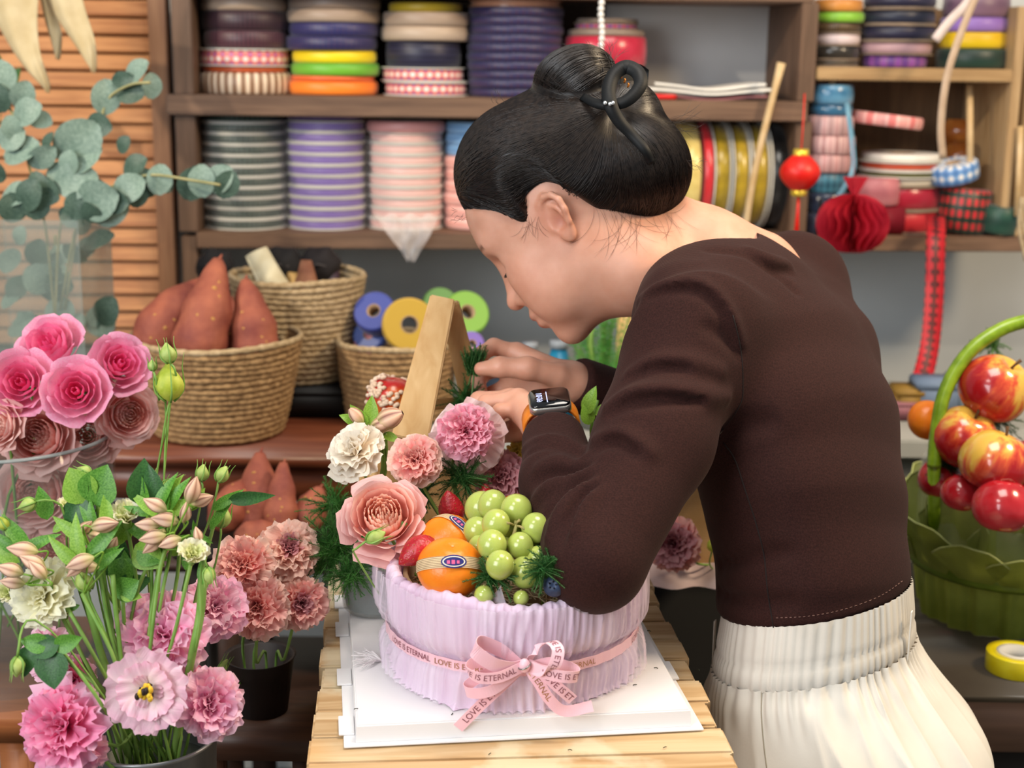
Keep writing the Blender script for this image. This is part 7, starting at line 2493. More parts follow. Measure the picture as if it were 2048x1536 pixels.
def rest(px, py, z):
    return PZ(px, py, z)
b1 = PZ(440, 862, ZC)
woven('seagrass_basket', Vector((b1.x, b1.y, ZC + .004)), .094, .127, .150, 17, 'round woven basket full of sweet potatoes at the front of the stand', m_wv)
b2 = P(600, 780, 2.36); 
woven('seagrass_basket', Vector((b2.x, b2.y, ZC + .05)), .074, .108, .172, 18, 'taller woven basket behind the sweet potatoes with husks inside', m_wvl)
BX = empty('black_box', Vector((b2.x, b2.y, ZC)), 'low black box under the taller woven basket', 'box')
ob('box_body', MB().box(-.09, .10, -.09, .09, .0006, .046, .004).mesh('box_body'), mat('black_card', '#0d0c0c', rough=.6), BX)
ob('box_lid', MB().box(-.092, .102, -.092, .092, .0352, .048, .004).mesh('box_lid'), _M['black_card'], BX)
b3 = P(795, 815, 2.30)
woven('seagrass_basket', Vector((b3.x, b3.y, ZK + .004)), .080, .094, .125, 14, 'small woven basket of ribbon rolls behind the A shaped handle', m_wv)
# sweet potatoes
m_sp = mat('sweet_potato_skin', '#78372e', '#a86046', rough=.7, scale=22, bump=.7, bscale=60, bdist=.003, lo=.3, hi=.7)
m_spy = mat('sweet_potato_scuff', '#b8874a', rough=.9)
def spud(pts, rad, label, seed, group):
    rs_ = random.Random(seed); pp = bez(pts, 18); n = len(pp)
    c0 = pp[0]
    t = empty('sweet_potato', c0, label, 'sweet potato', group)
    rr_ = [rad * max(.04, math.sin(math.pi * (.03 + .94 * (i / (n - 1)))) ** .48) * (1 - .48 * (i / (n - 1)) ** 1.3) * 1.12 * (1 + .05 * math.sin(i * 1.1 + seed)) for i in range(n)]
    b = MB().tube([q - c0 for q in pp], rr_, 18)
    b.v = [tuple(Vector(p) + Vector((rs_.uniform(-1, 1), rs_.uniform(-1, 1), rs_.uniform(-1, 1))) * rad * .012) for p in b.v]
    b.ob('skin', m_sp, t)
    sc_ = MB()
    for i in range(6):
        j = rs_.randrange(4, n - 4)
        dv = (-_fw + _rt * rs_.uniform(-.8, .8) + _up * rs_.uniform(-.3, .3)).normalized()
        tt = (pp[j + 1] - pp[j - 1]).normalized(); dv = (dv - tt * dv.dot(tt)).normalized()
        s_ = sph(pp[j] - c0 + dv * rr_[j] * .97, (rad * rs_.uniform(.05, .11), rad * rs_.uniform(.05, .09), rad * .03), 7, 4, ax=dv); sc_.add(s_.v, s_.f)
    sc_.ob('scuff', m_spy, t)
    MB().tube([pp[-1] - c0 - (pp[-1] - pp[-2]) * .5, pp[-1] - c0 + (pp[-1] - pp[-2]).normalized() * rad * .22 + _rt * rad * .1], [rad * .12, rad * .03], 6).ob('root_tip', m_sp, t)
GS = 'sweet potatoes in the front basket'
spud([P(285, 735, 2.12), P(320, 660, 2.13), P(360, 610, 2.15), P(420, 560, 2.2)], .040, 'sweet potato leaning left in the woven basket', 1, GS)
spud([P(385, 745, 2.09), P(400, 680, 2.09), P(420, 600, 2.10), P(436, 520, 2.12)], .042, 'tallest sweet potato in the middle of the basket', 2, GS)
spud([P(512, 735, 2.12), P(508, 660, 2.12), P(490, 560, 2.13)], .038, 'sweet potato at the right in the woven basket', 3, GS)
spud([P(450, 730, 2.19), P(460, 660, 2.19), P(462, 600, 2.19)], .028, 'sweet potato deep between the others in the basket', 4, GS)
G2s = 'sweet potatoes in the dark tray'
spud([P(505, 1082, 1.92), P(515, 1000, 1.93), P(520, 905, 1.94)], .033, 'upright sweet potato in the dark tray, thickest of them', 5, G2s)
spud([P(560, 1080, 1.89), P(562, 1010, 1.90), P(567, 925, 1.91)], .024, 'slim upright sweet potato in the dark tray', 6, G2s)
spud([P(435, 1062, 1.90), P(462, 1010, 1.91), P(500, 960, 1.95)], .027, 'sweet potato leaning left in the dark tray', 7, G2s)
spud([P(605, 1066, 1.92), P(625, 1015, 1.92), P(640, 975, 1.93)], .025, 'round end of a sweet potato beside the fern', 8, G2s)
spud([P(470, 1078, 1.86), P(520, 1068, 1.87), P(565, 1058, 1.89)], .021, 'sweet potato lying under the upright ones', 9, G2s)
# dark tray they stand in
TR = empty('dark_tray', PZ(520, 1150, zm) if False else Vector((P(535, 1090, 1.90).x, P(535, 1090, 1.90).y, P(535, 1092, 1.90).z - .012)), 'dark legged tray holding the lower sweet potatoes', 'tray')
MB().box(-.11, .11, -.05, .05, .0006, .012, .004).ob('tray_body', mat('tray_dark', '#1c1411', rough=.6), TR)
ob('tray_rim', MB().box(-.114, .114, -.054, .054, .010, .016, .002).mesh('tray_rim'), _M['tray_dark'], TR)
for sx in (-.09, .09):
    for sy in (-.035, .035):
        ob('leg', MB().box(sx - .01, sx + .01, sy - .01, sy + .01, -TR.location.z, .0, .002).mesh('leg'), _M['tray_dark'], TR)
# husks in the taller basket
def husk(px0, py0, px1, py1, w0, w1, d, mt, label, name='corn_husk'):
    a, b_ = P(px0, py0, d), P(px1, py1, d + .01)
    t_ = (b_ - a); wv = t_.cross(_fw).normalized()
    bb = MB()
    def fn(u, v):
        w = (w0 + (w1 - w0) * v) * d / FPX
        x = (u - .5)
        return (t_ * v + wv * x * w + _fw * (x * x * w * 1.2 - .003) + _fw * .004 * math.sin(v * 8 + u * 3))
    bb.grid(fn, 9, 8); k0 = len(bb.v)
    bb.grid(lambda u, v: fn(u, v) + _fw * .004, 9, 8)
    for i in range(8): bb.f.append((56 + i, 57 + i, k0 + 57 + i, k0 + 56 + i)); 
    for j in range(7):
        bb.f.append((j * 9, j * 9 + 9, k0 + j * 9 + 9, k0 + j * 9)); bb.f.append((j * 9 + 8, j * 9 + 17, k0 + j * 9 + 17, k0 + j * 9 + 8))
    return bb.ob(name, mt, loc=a, label=label, cat='husk')
husk(560, 600, 510, 502, 62, 46, 2.30, mat('husk_cream', '#d9cca8', '#e8dfc0', rough=.7, scale=40, transl=.2), 'cream folded husk standing in the taller basket')
husk(610, 600, 612, 520, 70, 20, 2.30, mat('husk_brown', '#7a4a34', '#9c6a4c', rough=.7, scale=30), 'pointed brown dried husk in the taller basket')
husk(585, 595, 590, 545, 40, 30, 2.32, mat('husk_tan', '#b08a4c', '#c49c60', rough=.7), 'tan husk beside the cream one')
husk(480, 610, 485, 548, 40, 34, 2.33, mat('husk_cream', ''), 'pale husk end behind the sweet potatoes')
husk(655, 610, 655, 530, 42, 44, 2.36, mat('husk_plum', '#3a2634', '#4a3444', rough=.4), 'dark plum wrapped packet in the taller basket', 'plum_packet')
# dark clutter under the shelf
for i, (x, y_, d, r, c, lab) in enumerate(((430, 535, 2.38, .032, '#1c1a1c', 'dark bundle behind the tallest sweet potato'), (565, 535, 2.38, .035, '#161314', 'dark bundle behind the husks'), (640, 535, 2.385, .035, '#1a1416', 'dark bundle at the back of the taller basket'))):
    bb = sph((0, 0, 0), 1, 18, 12); rs_ = random.Random(i)
    bb.v = [tuple(Vector(p) * r * (1 + .12 * math.sin(p[0] * 7 + i) * math.sin(p[2] * 6))) for p in bb.v]
    t = empty('dark_bundle', P(x, y_, d), lab, 'bundle')
    bb.ob('cloth', mat('dark_cloth_%d' % i, c, rough=.8), t)
    MB().tube([Vector((-r * .9, -r * .3, 0)), Vector((0, -r * 1.05, .01)), Vector((r * .9, -r * .3, 0))], .003, 6).ob('tie', mat('dark_tie', '#3a3434', rough=.6), t)
    ob('stand', MB().lathe([(.0005, -(P(x, y_, d).z - ZC) + .001), (.03, -(P(x, y_, d).z - ZC) + .001), (.03, -r * .8), (.0005, -r * .8)], 16).mesh('stand'), mat('dark_tie', ''), t)
# ribbon rolls in the small basket
def roll(px, py, d, Rpx, wpx, axis, c1, c2, label, kind='plain'):
    r = Rpx * d / FPX; h = wpx * d / FPX
    rb, core, fm, ft = spool_meshes(r, h, None)
    q = Vector((0, 0, 1)).rotation_difference(Vector(axis).normalized())
    t = empty('ribbon_roll', P(px, py, d) - (q @ Vector((0, 0, h / 2))), label, 'ribbon roll', 'rolls in the small basket')
    t.rotation_mode = 'QUATERNION'; t.rotation_quaternion = q
    o = ob('ribbon', rb.copy(), rib_mat(kind, c1, c2), t); o.data.materials.clear(); o.data.materials.append(rib_mat(kind, c1, c2))
    ob('core', core, m_core, t)
roll(818, 650, 2.24, 54, 36, ax(.15, .25), '#b08c28', '#cca83e', 'gold yellow ribbon roll with a dark core in the small basket')
roll(752, 628, 2.28, 42, 40, ax(-.2, .6), '#26327c', '#3a4898', 'royal blue ribbon roll in the small basket')
roll(742, 672, 2.31, 34, 30, ax(-.3, .5), '#4a60a8', '#6478bc', 'pale blue ribbon roll in the small basket')
roll(735, 690, 2.31, 26, 26, ax(-.1, .6), '#b87480', '#c88890', 'pink ribbon roll at the left rim of the small basket')
roll(930, 630, 2.30, 46, 40, ax(.4, .6), '#558c16', '#74a82c', 'lime green ribbon roll beside the A shaped handle')
roll(880, 612, 2.34, 36, 30, ax(.2, .7), '#46781a', '#5e9428', 'green ribbon roll behind the tip of the A shaped handle')
roll(942, 690, 2.27, 26, 30, ax(.2, .4), '#7a62b0', '#947ac8', 'violet ribbon roll under the lime green one')
roll(945, 722, 2.25, 24, 26, ax(.2, .4), '#dc9cae', '#f0b8c4', 'pink ribbon roll under the violet one')
# blurred things on the wall counter near the face
def vase(px, py, d, prof, mt, label, name='bottle'):
    p = P(px, py, d); t = empty(name, Vector((p.x, p.y, ZK + .0005)), label, 'bottle')
    MB().lathe(prof, 28).ob('bottle_body', mt, t)
    top = prof[-2]
    MB().lathe([(.0005, top[1]), (top[0] * 1.1 + .002, top[1]), (top[0] * 1.1 + .002, top[1] + .012), (.0005, top[1] + .012)], 20).ob('bottle_cap', mat('cap_grey', '#8c929a', rough=.5), t)
vase(1060, 690, 2.36, [(.0005, 0), (.028, 0), (.03, .06), (.018, .085), (.010, .095), (.0005, .097)], mat('grey_bottle', '#8d979c', '#a5aeb2', rough=.3, scale=10), 'small grey bottle on the wall counter left of the chin')
vase(1000, 720, 2.4, [(.0005, 0), (.034, 0), (.034, .03), (.02, .045), (.0005, .046)], mat('dark_bottle', '#3d4a5c', rough=.4), 'low dark blue jar on the wall counter')
vase(1118, 690, 2.30, [(.0005, 0), (.030, 0), (.026, .06), (.012, .11), (.0005, .112)], mat('teal_plastic', '#0f6f94', '#1d86ac', rough=.35, scale=12), 'teal plastic bottle on the wall counter under the chin')
# green plant under the chin
PLT = P(1205, 790, 2.24)
t = empty('feathery_plant', Vector((PLT.x, PLT.y, ZK)), 'bright green feathery plant behind the face and sleeve', 'plant')
fb = MB(); rs_ = random.Random(12); fs = MB()
for i in range(70):
    a = rs_.uniform(0, 6.28); sp_ = rs_.uniform(0, .075)
    p0 = Vector((sp_ * .4 * math.cos(a), sp_ * .4 * math.sin(a), .05)); p1 = Vector((sp_ * 1.4 * math.cos(a), sp_ * math.sin(a), rs_.uniform(.10, .22)))
    fs.tube([p0, (p0 + p1) / 2 + Vector((0, 0, .01)), p1], .0007, 4, False)
    for j in range(42):
        s_ = rs_.random(); b0 = p0.lerp(p1, .25 + .75 * s_); dv = Vector((rs_.gauss(0, 1), rs_.gauss(0, 1), rs_.gauss(.4, .8))).normalized() * rs_.uniform(.008, .018)
        e = dv.orthogonal().normalized() * .0007; k0 = len(fb.v)
        fb.v += [tuple(b0 + e), tuple(b0 - e), tuple(b0 + dv)]; fb.f.append((k0, k0 + 1, k0 + 2))
fb.ob('fronds', mat('bright_fern', '#3f8a34', '#5cab48', rough=.6, scale=20, transl=.3), t, smooth=False, kind='stuff')
fs.ob('stalks', m_stem, t, kind='stuff')
MB().lathe([(.0005, .0006), (.035, .0006), (.042, .055), (.040, .055), (.0005, .05)], 24).ob('pot', mat('pot_grey', '#6a6d68', rough=.6), t)
stem(t, [Vector((.0, -.02, .05)), P(1180, 690, 2.2) - t.location, P(1205, 600, 2.2) - t.location], .004, m_stem, 'thick_stem')
# wooden stick behind the plant
MB().box(-.012, .012, -.006, .006, 0, .16, .002).ob('wooden_lath', m_ply, loc=Vector((P(1248, 660, 2.35).x, P(1248, 660, 2.35).y, ZK + .0005)), label='upright wooden lath behind the green plant', cat='lath')
# clutter at right on the wall counter
for i, (x, y_, w_, h_, c, lab) in enumerate(((1815, 770, .045, .05, '#8a6a28', 'small mustard box on the wall counter behind the back'), (1870, 775, .07, .065, '#6c7e98', 'grey blue folded cloth box beside the tartan ribbon end'), (1800, 800, .06, .03, '#8a5660', 'dusky pink packet on the wall counter'), (1930, 760, .05, .07, '#7a8896', 'slate blue box behind the basket handle'))):
    p = P(x, y_, 2.33); t = empty('small_box', Vector((p.x, p.y + .03 * i * 0, ZK + .0005)), lab, 'box')
    ob('box_body', MB().box(-w_ / 2, w_ / 2, -.03, .03, 0, h_, .005).mesh('box_body'), mat('clut_%d' % i, c, rough=.6), t)
    ob('box_lid', MB().box(-w_ / 2 - .001, w_ / 2 + .001, -.031, .031, h_ * .75, h_ + .001, .003).mesh('box_lid'), mat('clut_%d' % i, c), t)

# ================================================================== right hand cabinet, fruit basket, tape
ZR = 1.5 - 1.72 * (.225 + .974 * .2105)
fy = PZ(2000, 1388, ZR).y; rx0 = PZ(1690, 1388, ZR).x
CAB = empty('side_cabinet', Vector((rx0, fy, 0)), 'dark topped wooden side cabinet under the green fruit basket', 'cabinet')
ob('cabinet_top', MB().box(0, 1.0, 0, .46, ZR - .012, ZR, .002).mesh('cabinet_top'), mat('cabinet_top', '#4a4238', '#575044', rough=.18, scale=6), CAB)
ob('cabinet_body', MB().box(.0, 1.0, .03, .46, .05, ZR - .085, .002).mesh('cabinet_body'), mat('cab_inside', '#181310', rough=.8), CAB)
m_drw = wood('drawer_wood', '#5c4234', '#735645', 'x', 4, .5)
for i in range(2):
    ob('drawer_front', MB().box(.004 + .5 * i, .496 + .5 * i, .012, .03, ZR - .083, ZR - .0125, .002).mesh('drawer_front'), m_drw, CAB)
ob('lower_rail', MB().box(0, 1.0, .012, .03, ZR - .20, ZR - .17, .002).mesh('lower_rail'), m_drw, CAB)
for lx in (.0, .95):
    ob('leg', MB().box(lx, lx + .05, .05, .1, 0, .0495, .002).mesh('leg'), m_drw, CAB)
FBp = PZ(1995, 1250, ZR); FB = Vector((FBp.x + .02, FBp.y + .055, ZR))
m_gtul = mat('olive_organza', '#76822e', '#949f48', rough=.5, scale=14, transl=.2, bump=.2, bscale=300, bdist=.0006)
m_gtul2 = mat('olive_organza_light', '#88944a', '#a2ac60', rough=.5, scale=14, transl=.2)
FBK = empty('fruit_basket', FB + Vector((0, 0, .0006)), 'round fruit basket wrapped in olive green organza on the side cabinet', 'basket')
rb_, hb_ = .125, .115
bb = MB(); na_ = 200
for j in range(16):
    v = j / 15
    for i in range(na_):
        a = 6.2832 * i / na_
        r = rb_ * (.86 + .16 * v) + .004 * math.sin(a * 14 + 2 * math.sin(a * 3)) * (1 - .4 * v) + .002 * math.sin(a * 37)
        bb.v.append((r * math.cos(a), r * math.sin(a), hb_ * v))
for j in range(15):
    for i in range(na_): bb.f.append((j * na_ + i, j * na_ + (i + 1) % na_, (j + 1) * na_ + (i + 1) % na_, (j + 1) * na_ + i))
bb.ob('organza_wrap', m_gtul, FBK)
rs_ = random.Random(6)
m_fredge = mat('organza_edge', '#a8b268', '#bcc47e', rough=.5)
for i in range(26):    # standing folded frills, in two rows
    row = i % 2
    a0 = 6.2832 * i / 26 + rs_.uniform(-.06, .06)
    hh_ = (.105, .062)[row] * rs_.uniform(.8, 1.2); fl_ = (.012, .040)[row] * rs_.uniform(.7, 1.3); wd_ = rs_.uniform(.26, .36); cu_ = rs_.uniform(.010, .024)
    def fn(u, v, a0=a0, hh_=hh_, fl_=fl_, wd_=wd_, cu_=cu_, row=row):
        x = (u - .5) * 2
        a = a0 + x * wd_ * (.55 + .45 * math.sin(v * 1.57))
        r = rb_ * 1.03 + .003 * row + fl_ * v + cu_ * v * (x * x - .35) * (1 if row == 0 else -1) + .003 * math.sin(x * 9) * v
        return (r * math.cos(a), r * math.sin(a), hb_ * .70 + hh_ * v * (1 - .38 * x * x))
    f_ = MB().grid(fn, 13, 8).ob('organza_frill', m_gtul if row else m_gtul2, FBK)
    MB().tube([fn(u_, 1.0) for u_ in np.linspace(0, 1, 13)], .0011, 5).ob('frill_edge', m_fredge, f_)
bt = MB(); bt.lathe([(rb_ * 1.03 + .002 * math.cos(k_), hb_ * .72 + .012 * math.sin(k_)) for k_ in np.linspace(0, 6.28, 9)], 60); bt.ob('tie_band', mat('olive_ribbon', '#566a1c', '#6c8228', rough=.3), FBK)
# handle
hp = [P(1868, 935, 1.80), P(1872, 880, 1.80), P(1885, 800, 1.80), P(1915, 735, 1.80), P(1960, 685, 1.80), P(2030, 648, 1.80), P(2110, 645, 1.80), P(2180, 740, 1.80), P(2205, 880, 1.80), P(2200, 960, 1.81)]
hpp = bez(hp, 80)
hb3 = MB(); hb3.tube([q - FBK.location for q in hpp], [.0088 + .0003 * (i % 2) for i in range(len(hpp))], 12)
hb3.ob('handle', mat('olive_wrap', '#6a8a12', '#8cac24', rough=.3, scale=60, spec=.7), FBK)
MB().tube([P(1868, 925, 1.80) - FBK.location, FB + Vector((-.10, -.02, .06)) - FBK.location], .008, 10).ob('handle_end', _M['olive_wrap'], FBK)
MB().tube([P(2200, 950, 1.81) - FBK.location, FB + Vector((.105, .0, .06)) - FBK.location], .008, 10).ob('handle_end', _M['olive_wrap'], FBK)
# fruit
def apple_mat():
    mt = bpy.data.materials.new('apple_blush'); mt.use_nodes = True
    k = NT(mt); tc = k.n('ShaderNodeTexCoord')
    mp = k.n('ShaderNodeMapping'); mp.inputs['Scale'].default_value = (6, 6, 1.0); k.l(tc.outputs['Object'], mp.inputs[0])
    nz = k.n('ShaderNodeTexNoise'); nz.inputs['Scale'].default_value = 14; nz.inputs['Detail'].default_value = 4; k.l(mp.outputs[0], nz.inputs['Vector'])
    sp = k.n('ShaderNodeSeparateXYZ'); k.l(tc.outputs['Object'], sp.inputs[0])
    f = k.math('MULTIPLY_ADD', sp.outputs[2], 7.0, k.math('MULTIPLY_ADD', sp.outputs[0], 8.0, nz.outputs[0]))
    k.l(k.ramp(f, [(.28, '#a8171c'), (.5, '#cf5030'), (.72, '#deb04a')]), k.b.inputs['Base Color'])
    k.b.inputs['Roughness'].default_value = .22; k.b.inputs['Coat Weight'].default_value = .5
    return mt
m_ap = apple_mat()
def apple(px, py, d, Rpx, label, rot, mt=None):
    r = Rpx * d / FPX
    t = empty('apple', P(px, py, d), label, 'apple', 'apples in the green basket', rot=rot)
    prof = []
    for i in range(25):
        a = math.pi * i / 24; k_ = 1 + .10 * math.sin(a * .5) ** 3
        z = -r * .93 * math.cos(a); z -= .22 * r * math.exp(-((math.pi - a) / .30) ** 2); z += .12 * r * math.exp(-(a / .25) ** 2)
        prof.append((max(1e-5, r * math.sin(a) * (1 - .10 * math.cos(a) * -1)), z))
    MB().lathe(prof, 32).ob('skin', mt or m_ap, t)
    MB().tube([(0, 0, .66 * r), (.03 * r, 0, .85 * r), (.10 * r, 0, 1.05 * r)], [.05 * r, .04 * r, .06 * r], 6).ob('stalk', mat('apple_stalk', '#5a3c20', rough=.8), t)
m_apr = mat('apple_deep_red', '#a3131c', '#c23038', rough=.22, scale=30, coat=.5)
apple(1990, 775, 1.80, 72, 'blushed yellow red apple at the top of the green basket', (.5, .3, .4))
apple(1930, 872, 1.80, 66, 'yellow red apple behind the basket handle', (.3, -.4, 1.4))
apple(1990, 922, 1.73, 70, 'large glossy apple at the front of the green basket', (.2, -.3, 2.6))
apple(2050, 940, 1.76, 66, 'pinkish apple at the right edge of the green basket', (.2, .5, 3), m_apr)
apple(2005, 1010, 1.70, 60, 'red apple low at the front behind the olive frill', (0, .2, 1), m_apr)
apple(1880, 955, 1.84, 44, 'dark red apple beside the foot of the handle', (0, .2, 2), m_apr)
apple(1922, 985, 1.76, 40, 'small dark red apple above the olive frill', (0, .2, .3), m_apr)
t, pos, r = mandarin(1855, 840, 1.86, 40, ax(.2, .6), 'orange mandarin at the left of the green basket')
t['group'] = 'fruit in the green basket'
fern('asparagus_fern', 1990, 835, 1.82, 62, 'dark green filler leaves between the apples', 26, mat('filler_green', '#1c4422', '#2c5c2c', rough=.6), .7, None, seed=30)
fern('asparagus_fern', 1890, 930, 1.82, 40, 'dark filler leaves low between the apples', 18, _M['filler_green'], .7, None, seed=31)
fern('asparagus_fern', 1985, 690, 1.95, 48, 'green sprig behind the basket handle', 16, mat('filler_mid', '#4a7a2c', '#5c8c38', rough=.6), 1.2, None, seed=32, stempts=[P(1985, 800, 1.9), FB + Vector((0, .03, .08))])
m_cello = mat('cellophane', '#ffffff', rough=.06, alpha=.09, spec=1.0, bump=.7, bscale=9, bdist=.02)
cb_ = MB()
def cf(u, v):
    a = u * 6.2832; th = v * 1.45
    r = (rb_ + .012) * math.cos(th) ** .6 + .006 * math.sin(a * 7 + v * 9)
    return (r * math.cos(a), r * math.sin(a), hb_ * .9 + .165 * math.sin(th) + .004 * math.sin(a * 11))
cb_.grid(cf, 60, 20)
cb_.ob('cellophane', m_cello, FBK)
# yellow tape
tp_ = PZ(2030, 1340, ZR); TPp = Vector((tp_.x, tp_.y, ZR + .0006))
t = empty('tape_roll', TPp, 'roll of bright yellow tape lying on the side cabinet', 'tape')
MB().lathe([(.024, 0), (.036, 0), (.0365, .001), (.0365, .023), (.036, .024), (.024, .024)], 48, close=True).ob('tape', mat('yellow_tape', '#e0cc10', '#ece030', rough=.25, scale=30, coat=.3), t)
MB().lathe([(.0165, .0), (.0238, .0), (.0238, .0245), (.0165, .0245)], 40, close=True).ob('core', mat('tape_core', '#d8d6d0', rough=.7), t)
# things under the cabinet rail
# ================================================================== behind the gap between table and woman
BAG = empty('black_bag', Vector((P(1365, 1300, 1.75).x - .02, P(1365, 1300, 1.75).y + .10, 0)), 'tall black crate behind the work table', 'crate')
zb_ = P(1365, 1165, 1.75).z
m_blk = mat('matt_black', '#060606', rough=.9)
ob('crate_body', MB().box(-.16, .10, -.05, .10, .002, zb_ - .004, .006).mesh('crate_body'), m_blk, BAG)
ob('crate_rim', MB().box(-.164, .104, -.054, .104, zb_ - .0036, zb_ + .006, .003).mesh('crate_rim'), m_blk, BAG)
m_kp = mat('kraft_wrap', '#b08a58', '#c8a472', rough=.8, scale=20, bump=.3, bscale=30, bdist=.004, transl=.15)
bq = P(1395, 1085, 1.72)
WR_ = empty('wrapped_bouquet', Vector((bq.x, bq.y, zb_ + .007)), 'kraft paper wrapped bouquet lying on the black crate', 'bouquet')
def wrapf(u, v):
    a = (u - .5) * 3.6
    r = .018 + .06 * v + .006 * math.sin(a * 5) * v
    return Vector((-.005 + r * math.sin(a) * 1.0 + .02 * v, .02 - r * math.cos(a) * .25 + .02 * v, .004 + .115 * v + .012 * math.cos(a * 2) * v))
MB().grid(wrapf, 30, 10).ob('kraft_paper', m_kp, WR_)
MB().grid(lambda u, v: Vector(((u - .5) * .13 - .01, -.035 + .05 * v + .006 * math.sin(u * 14), .006 + .018 * math.sin(v * 3.14) * (1 + .3 * math.sin(u * 9)) + .008 * v)), 20, 8).ob('tissue', mat('pink_tissue', '#e0c8cc', '#ecd8da', rough=.7, transl=.2), WR_)
ruffle_flower('carnation', 1342, 1088, 1.66, 52, ax(-.4, .25), [M_cdk, M_cdus, M_csal], 'dusky red carnation in the gap under the arm', 'flower', 70, None, None, [P(1390, 1125, 1.70), P(1440, 1130, 1.73)], frill=.05)
bud('carnation_bud', 1426, 1090, 1.69, 30, 80, 'lime green bud in the gap beside the dusky red carnation', m_budy, None, [P(1420, 1130, 1.70), P(1440, 1150, 1.72)], fat=.42, sep=False)

# ================================================================== roses in the glass vase, left
VS = P(20, 1388, 1.62); zv = 1.5 - 1.62 * (.225 + .974 * .2175)
VC = Vector((P(22, 1100, 1.64).x, P(22, 1100, 1.64).y, zv + .0006))
rv = 212 * 1.62 / FPX
rimz = P(40, 915, 1.64 - rv).z
hv = rimz - VC.z
VASE = empty('glass_vase', VC, 'tall clear glass cylinder vase with pink roses at the left edge', 'vase')
m_glass = mat('clear_glass', '#8c9894', rough=.03, alpha=.13, spec=.9)
MB().lathe([(.0005, 0), (rv, 0), (rv, hv * .5), (rv, hv), (rv - .0015, hv + .001), (rv - .003, hv), (rv - .003, .012), (.0005, .012)], 64).ob('vase_wall', m_glass, VASE)
MB().lathe([(rv + .0004, hv - .001), (rv + .0012, hv + .0008), (rv - .001, hv + .003), (rv - .0034, hv + .0008), (rv - .0030, hv - .001)], 64, close=True).ob('vase_rim', mat('glass_rim', '#aab4b2', rough=.08, alpha=.6), VASE)
ST2 = empty('side_stool', Vector((VC.x, VC.y, 0)), 'orange brown wooden stool under the glass vase', 'stool')
ob('seat', MB().box(-.20, .05, -.125, .16, zv - .035, zv, .004).mesh('seat'), m_redl, ST2)
for sx in (-.18, .03):
    for sy in (-.1, .13):
        ob('leg', MB().box(sx - .016, sx + .016, sy - .016, sy + .016, 0, zv - .0352, .002).mesh('leg'), m_redl, ST2)
def rose_spec(a, b_, c):
    return [(3, 1.25, .02, .10, .66, -.03, 0, a, .12), (3, 1.1, .06, .20, .70, .0, 0, a, .08), (4, 1.0, .10, .31, .74, .02, 0, b_, .06), (5, .85, .16, .42, .76, .04, .05, b_, .03), (5, .80, .22, .54, .74, .10, .10, c, 0), (5, .78, .26, .66, .66, .18, .18, c, -.03)]
pinkA = mat('rose_pink_in', '#f45a96', '#fa74a8', rough=.55, scale=25, transl=.3); pinkB = mat('rose_pink_mid', '#fb84b4', '#fd9cc2', rough=.55, scale=25, transl=.3); pinkC = mat('rose_pink_out', '#fda4c6', '#febed6', rough=.55, scale=25, transl=.3)
GRs = 'hot pink roses in the glass vase'
def vst(i): return [VC + Vector((.05 * math.cos(i * 1.7), .05 * math.sin(i * 1.7), hv * .8)), VC + Vector((.03 * math.cos(i * 2.7), .03 * math.sin(i * 2.7), .02))]
for i, (x, y_, d, Rp, a, lab) in enumerate(((42, 765, 1.53, 88, ax(.05, .42), 'hot pink rose at the left edge, facing the viewer'), (152, 782, 1.52, 86, ax(.12, .38), 'hot pink rose in the middle front of the four'), (98, 690, 1.60, 88, ax(-.25, .9), 'hot pink rose at the top of the four, seen from the side'), (240, 728, 1.57, 80, ax(.55, .55, -.8), 'hot pink rose at the right, next to the sweet potato basket'))):
    cup_flower('rose', x, y_, d, Rp, a, rose_spec(pinkA, pinkB, pinkC), lab, 'flower', 20 + i, GRs, vst(i), key='rose')
pe = [petal_mat('peach_rose_in', '#f4a898', '#fac0b2', '#fddcd2', .85, axis=2), petal_mat('peach_rose_mid', '#f6b8ae', '#fac8c0', '#fddcd6', .8, axis=2), petal_mat('peach_rose_out', '#f4bcb2', '#f8d0c8', '#fce2dc', .7, axis=2)]
GP = 'peach garden roses in the glass vase'
for i, (x, y_, d, Rp, a, lab) in enumerate(((75, 872, 1.56, 76, ax(-.05, .5), 'peach garden rose under the hot pink roses'), (175, 872, 1.60, 60, ax(.2, .3), 'peach garden rose in the shade beside the vase rim'), (258, 828, 1.60, 62, ax(.6, .2), 'pale peach garden rose leaning out of the vase to the right'), (-5, 850, 1.52, 50, ax(-.3, .3), 'peach garden rose cut by the left edge'), (70, 985, 1.60, 86, ax(-.05, .25), 'pink garden rose seen through the glass, upper one'), (110, 1085, 1.62, 70, ax(.1, .2), 'pink garden rose seen through the glass, lower one'))):
    cup_flower('garden_rose', x, y_, d, Rp, a, garden_spec(pe), lab, 'flower', 40 + i, GP, [VC + Vector((.02 * i - .05, .0, .05))], key='gpeach')
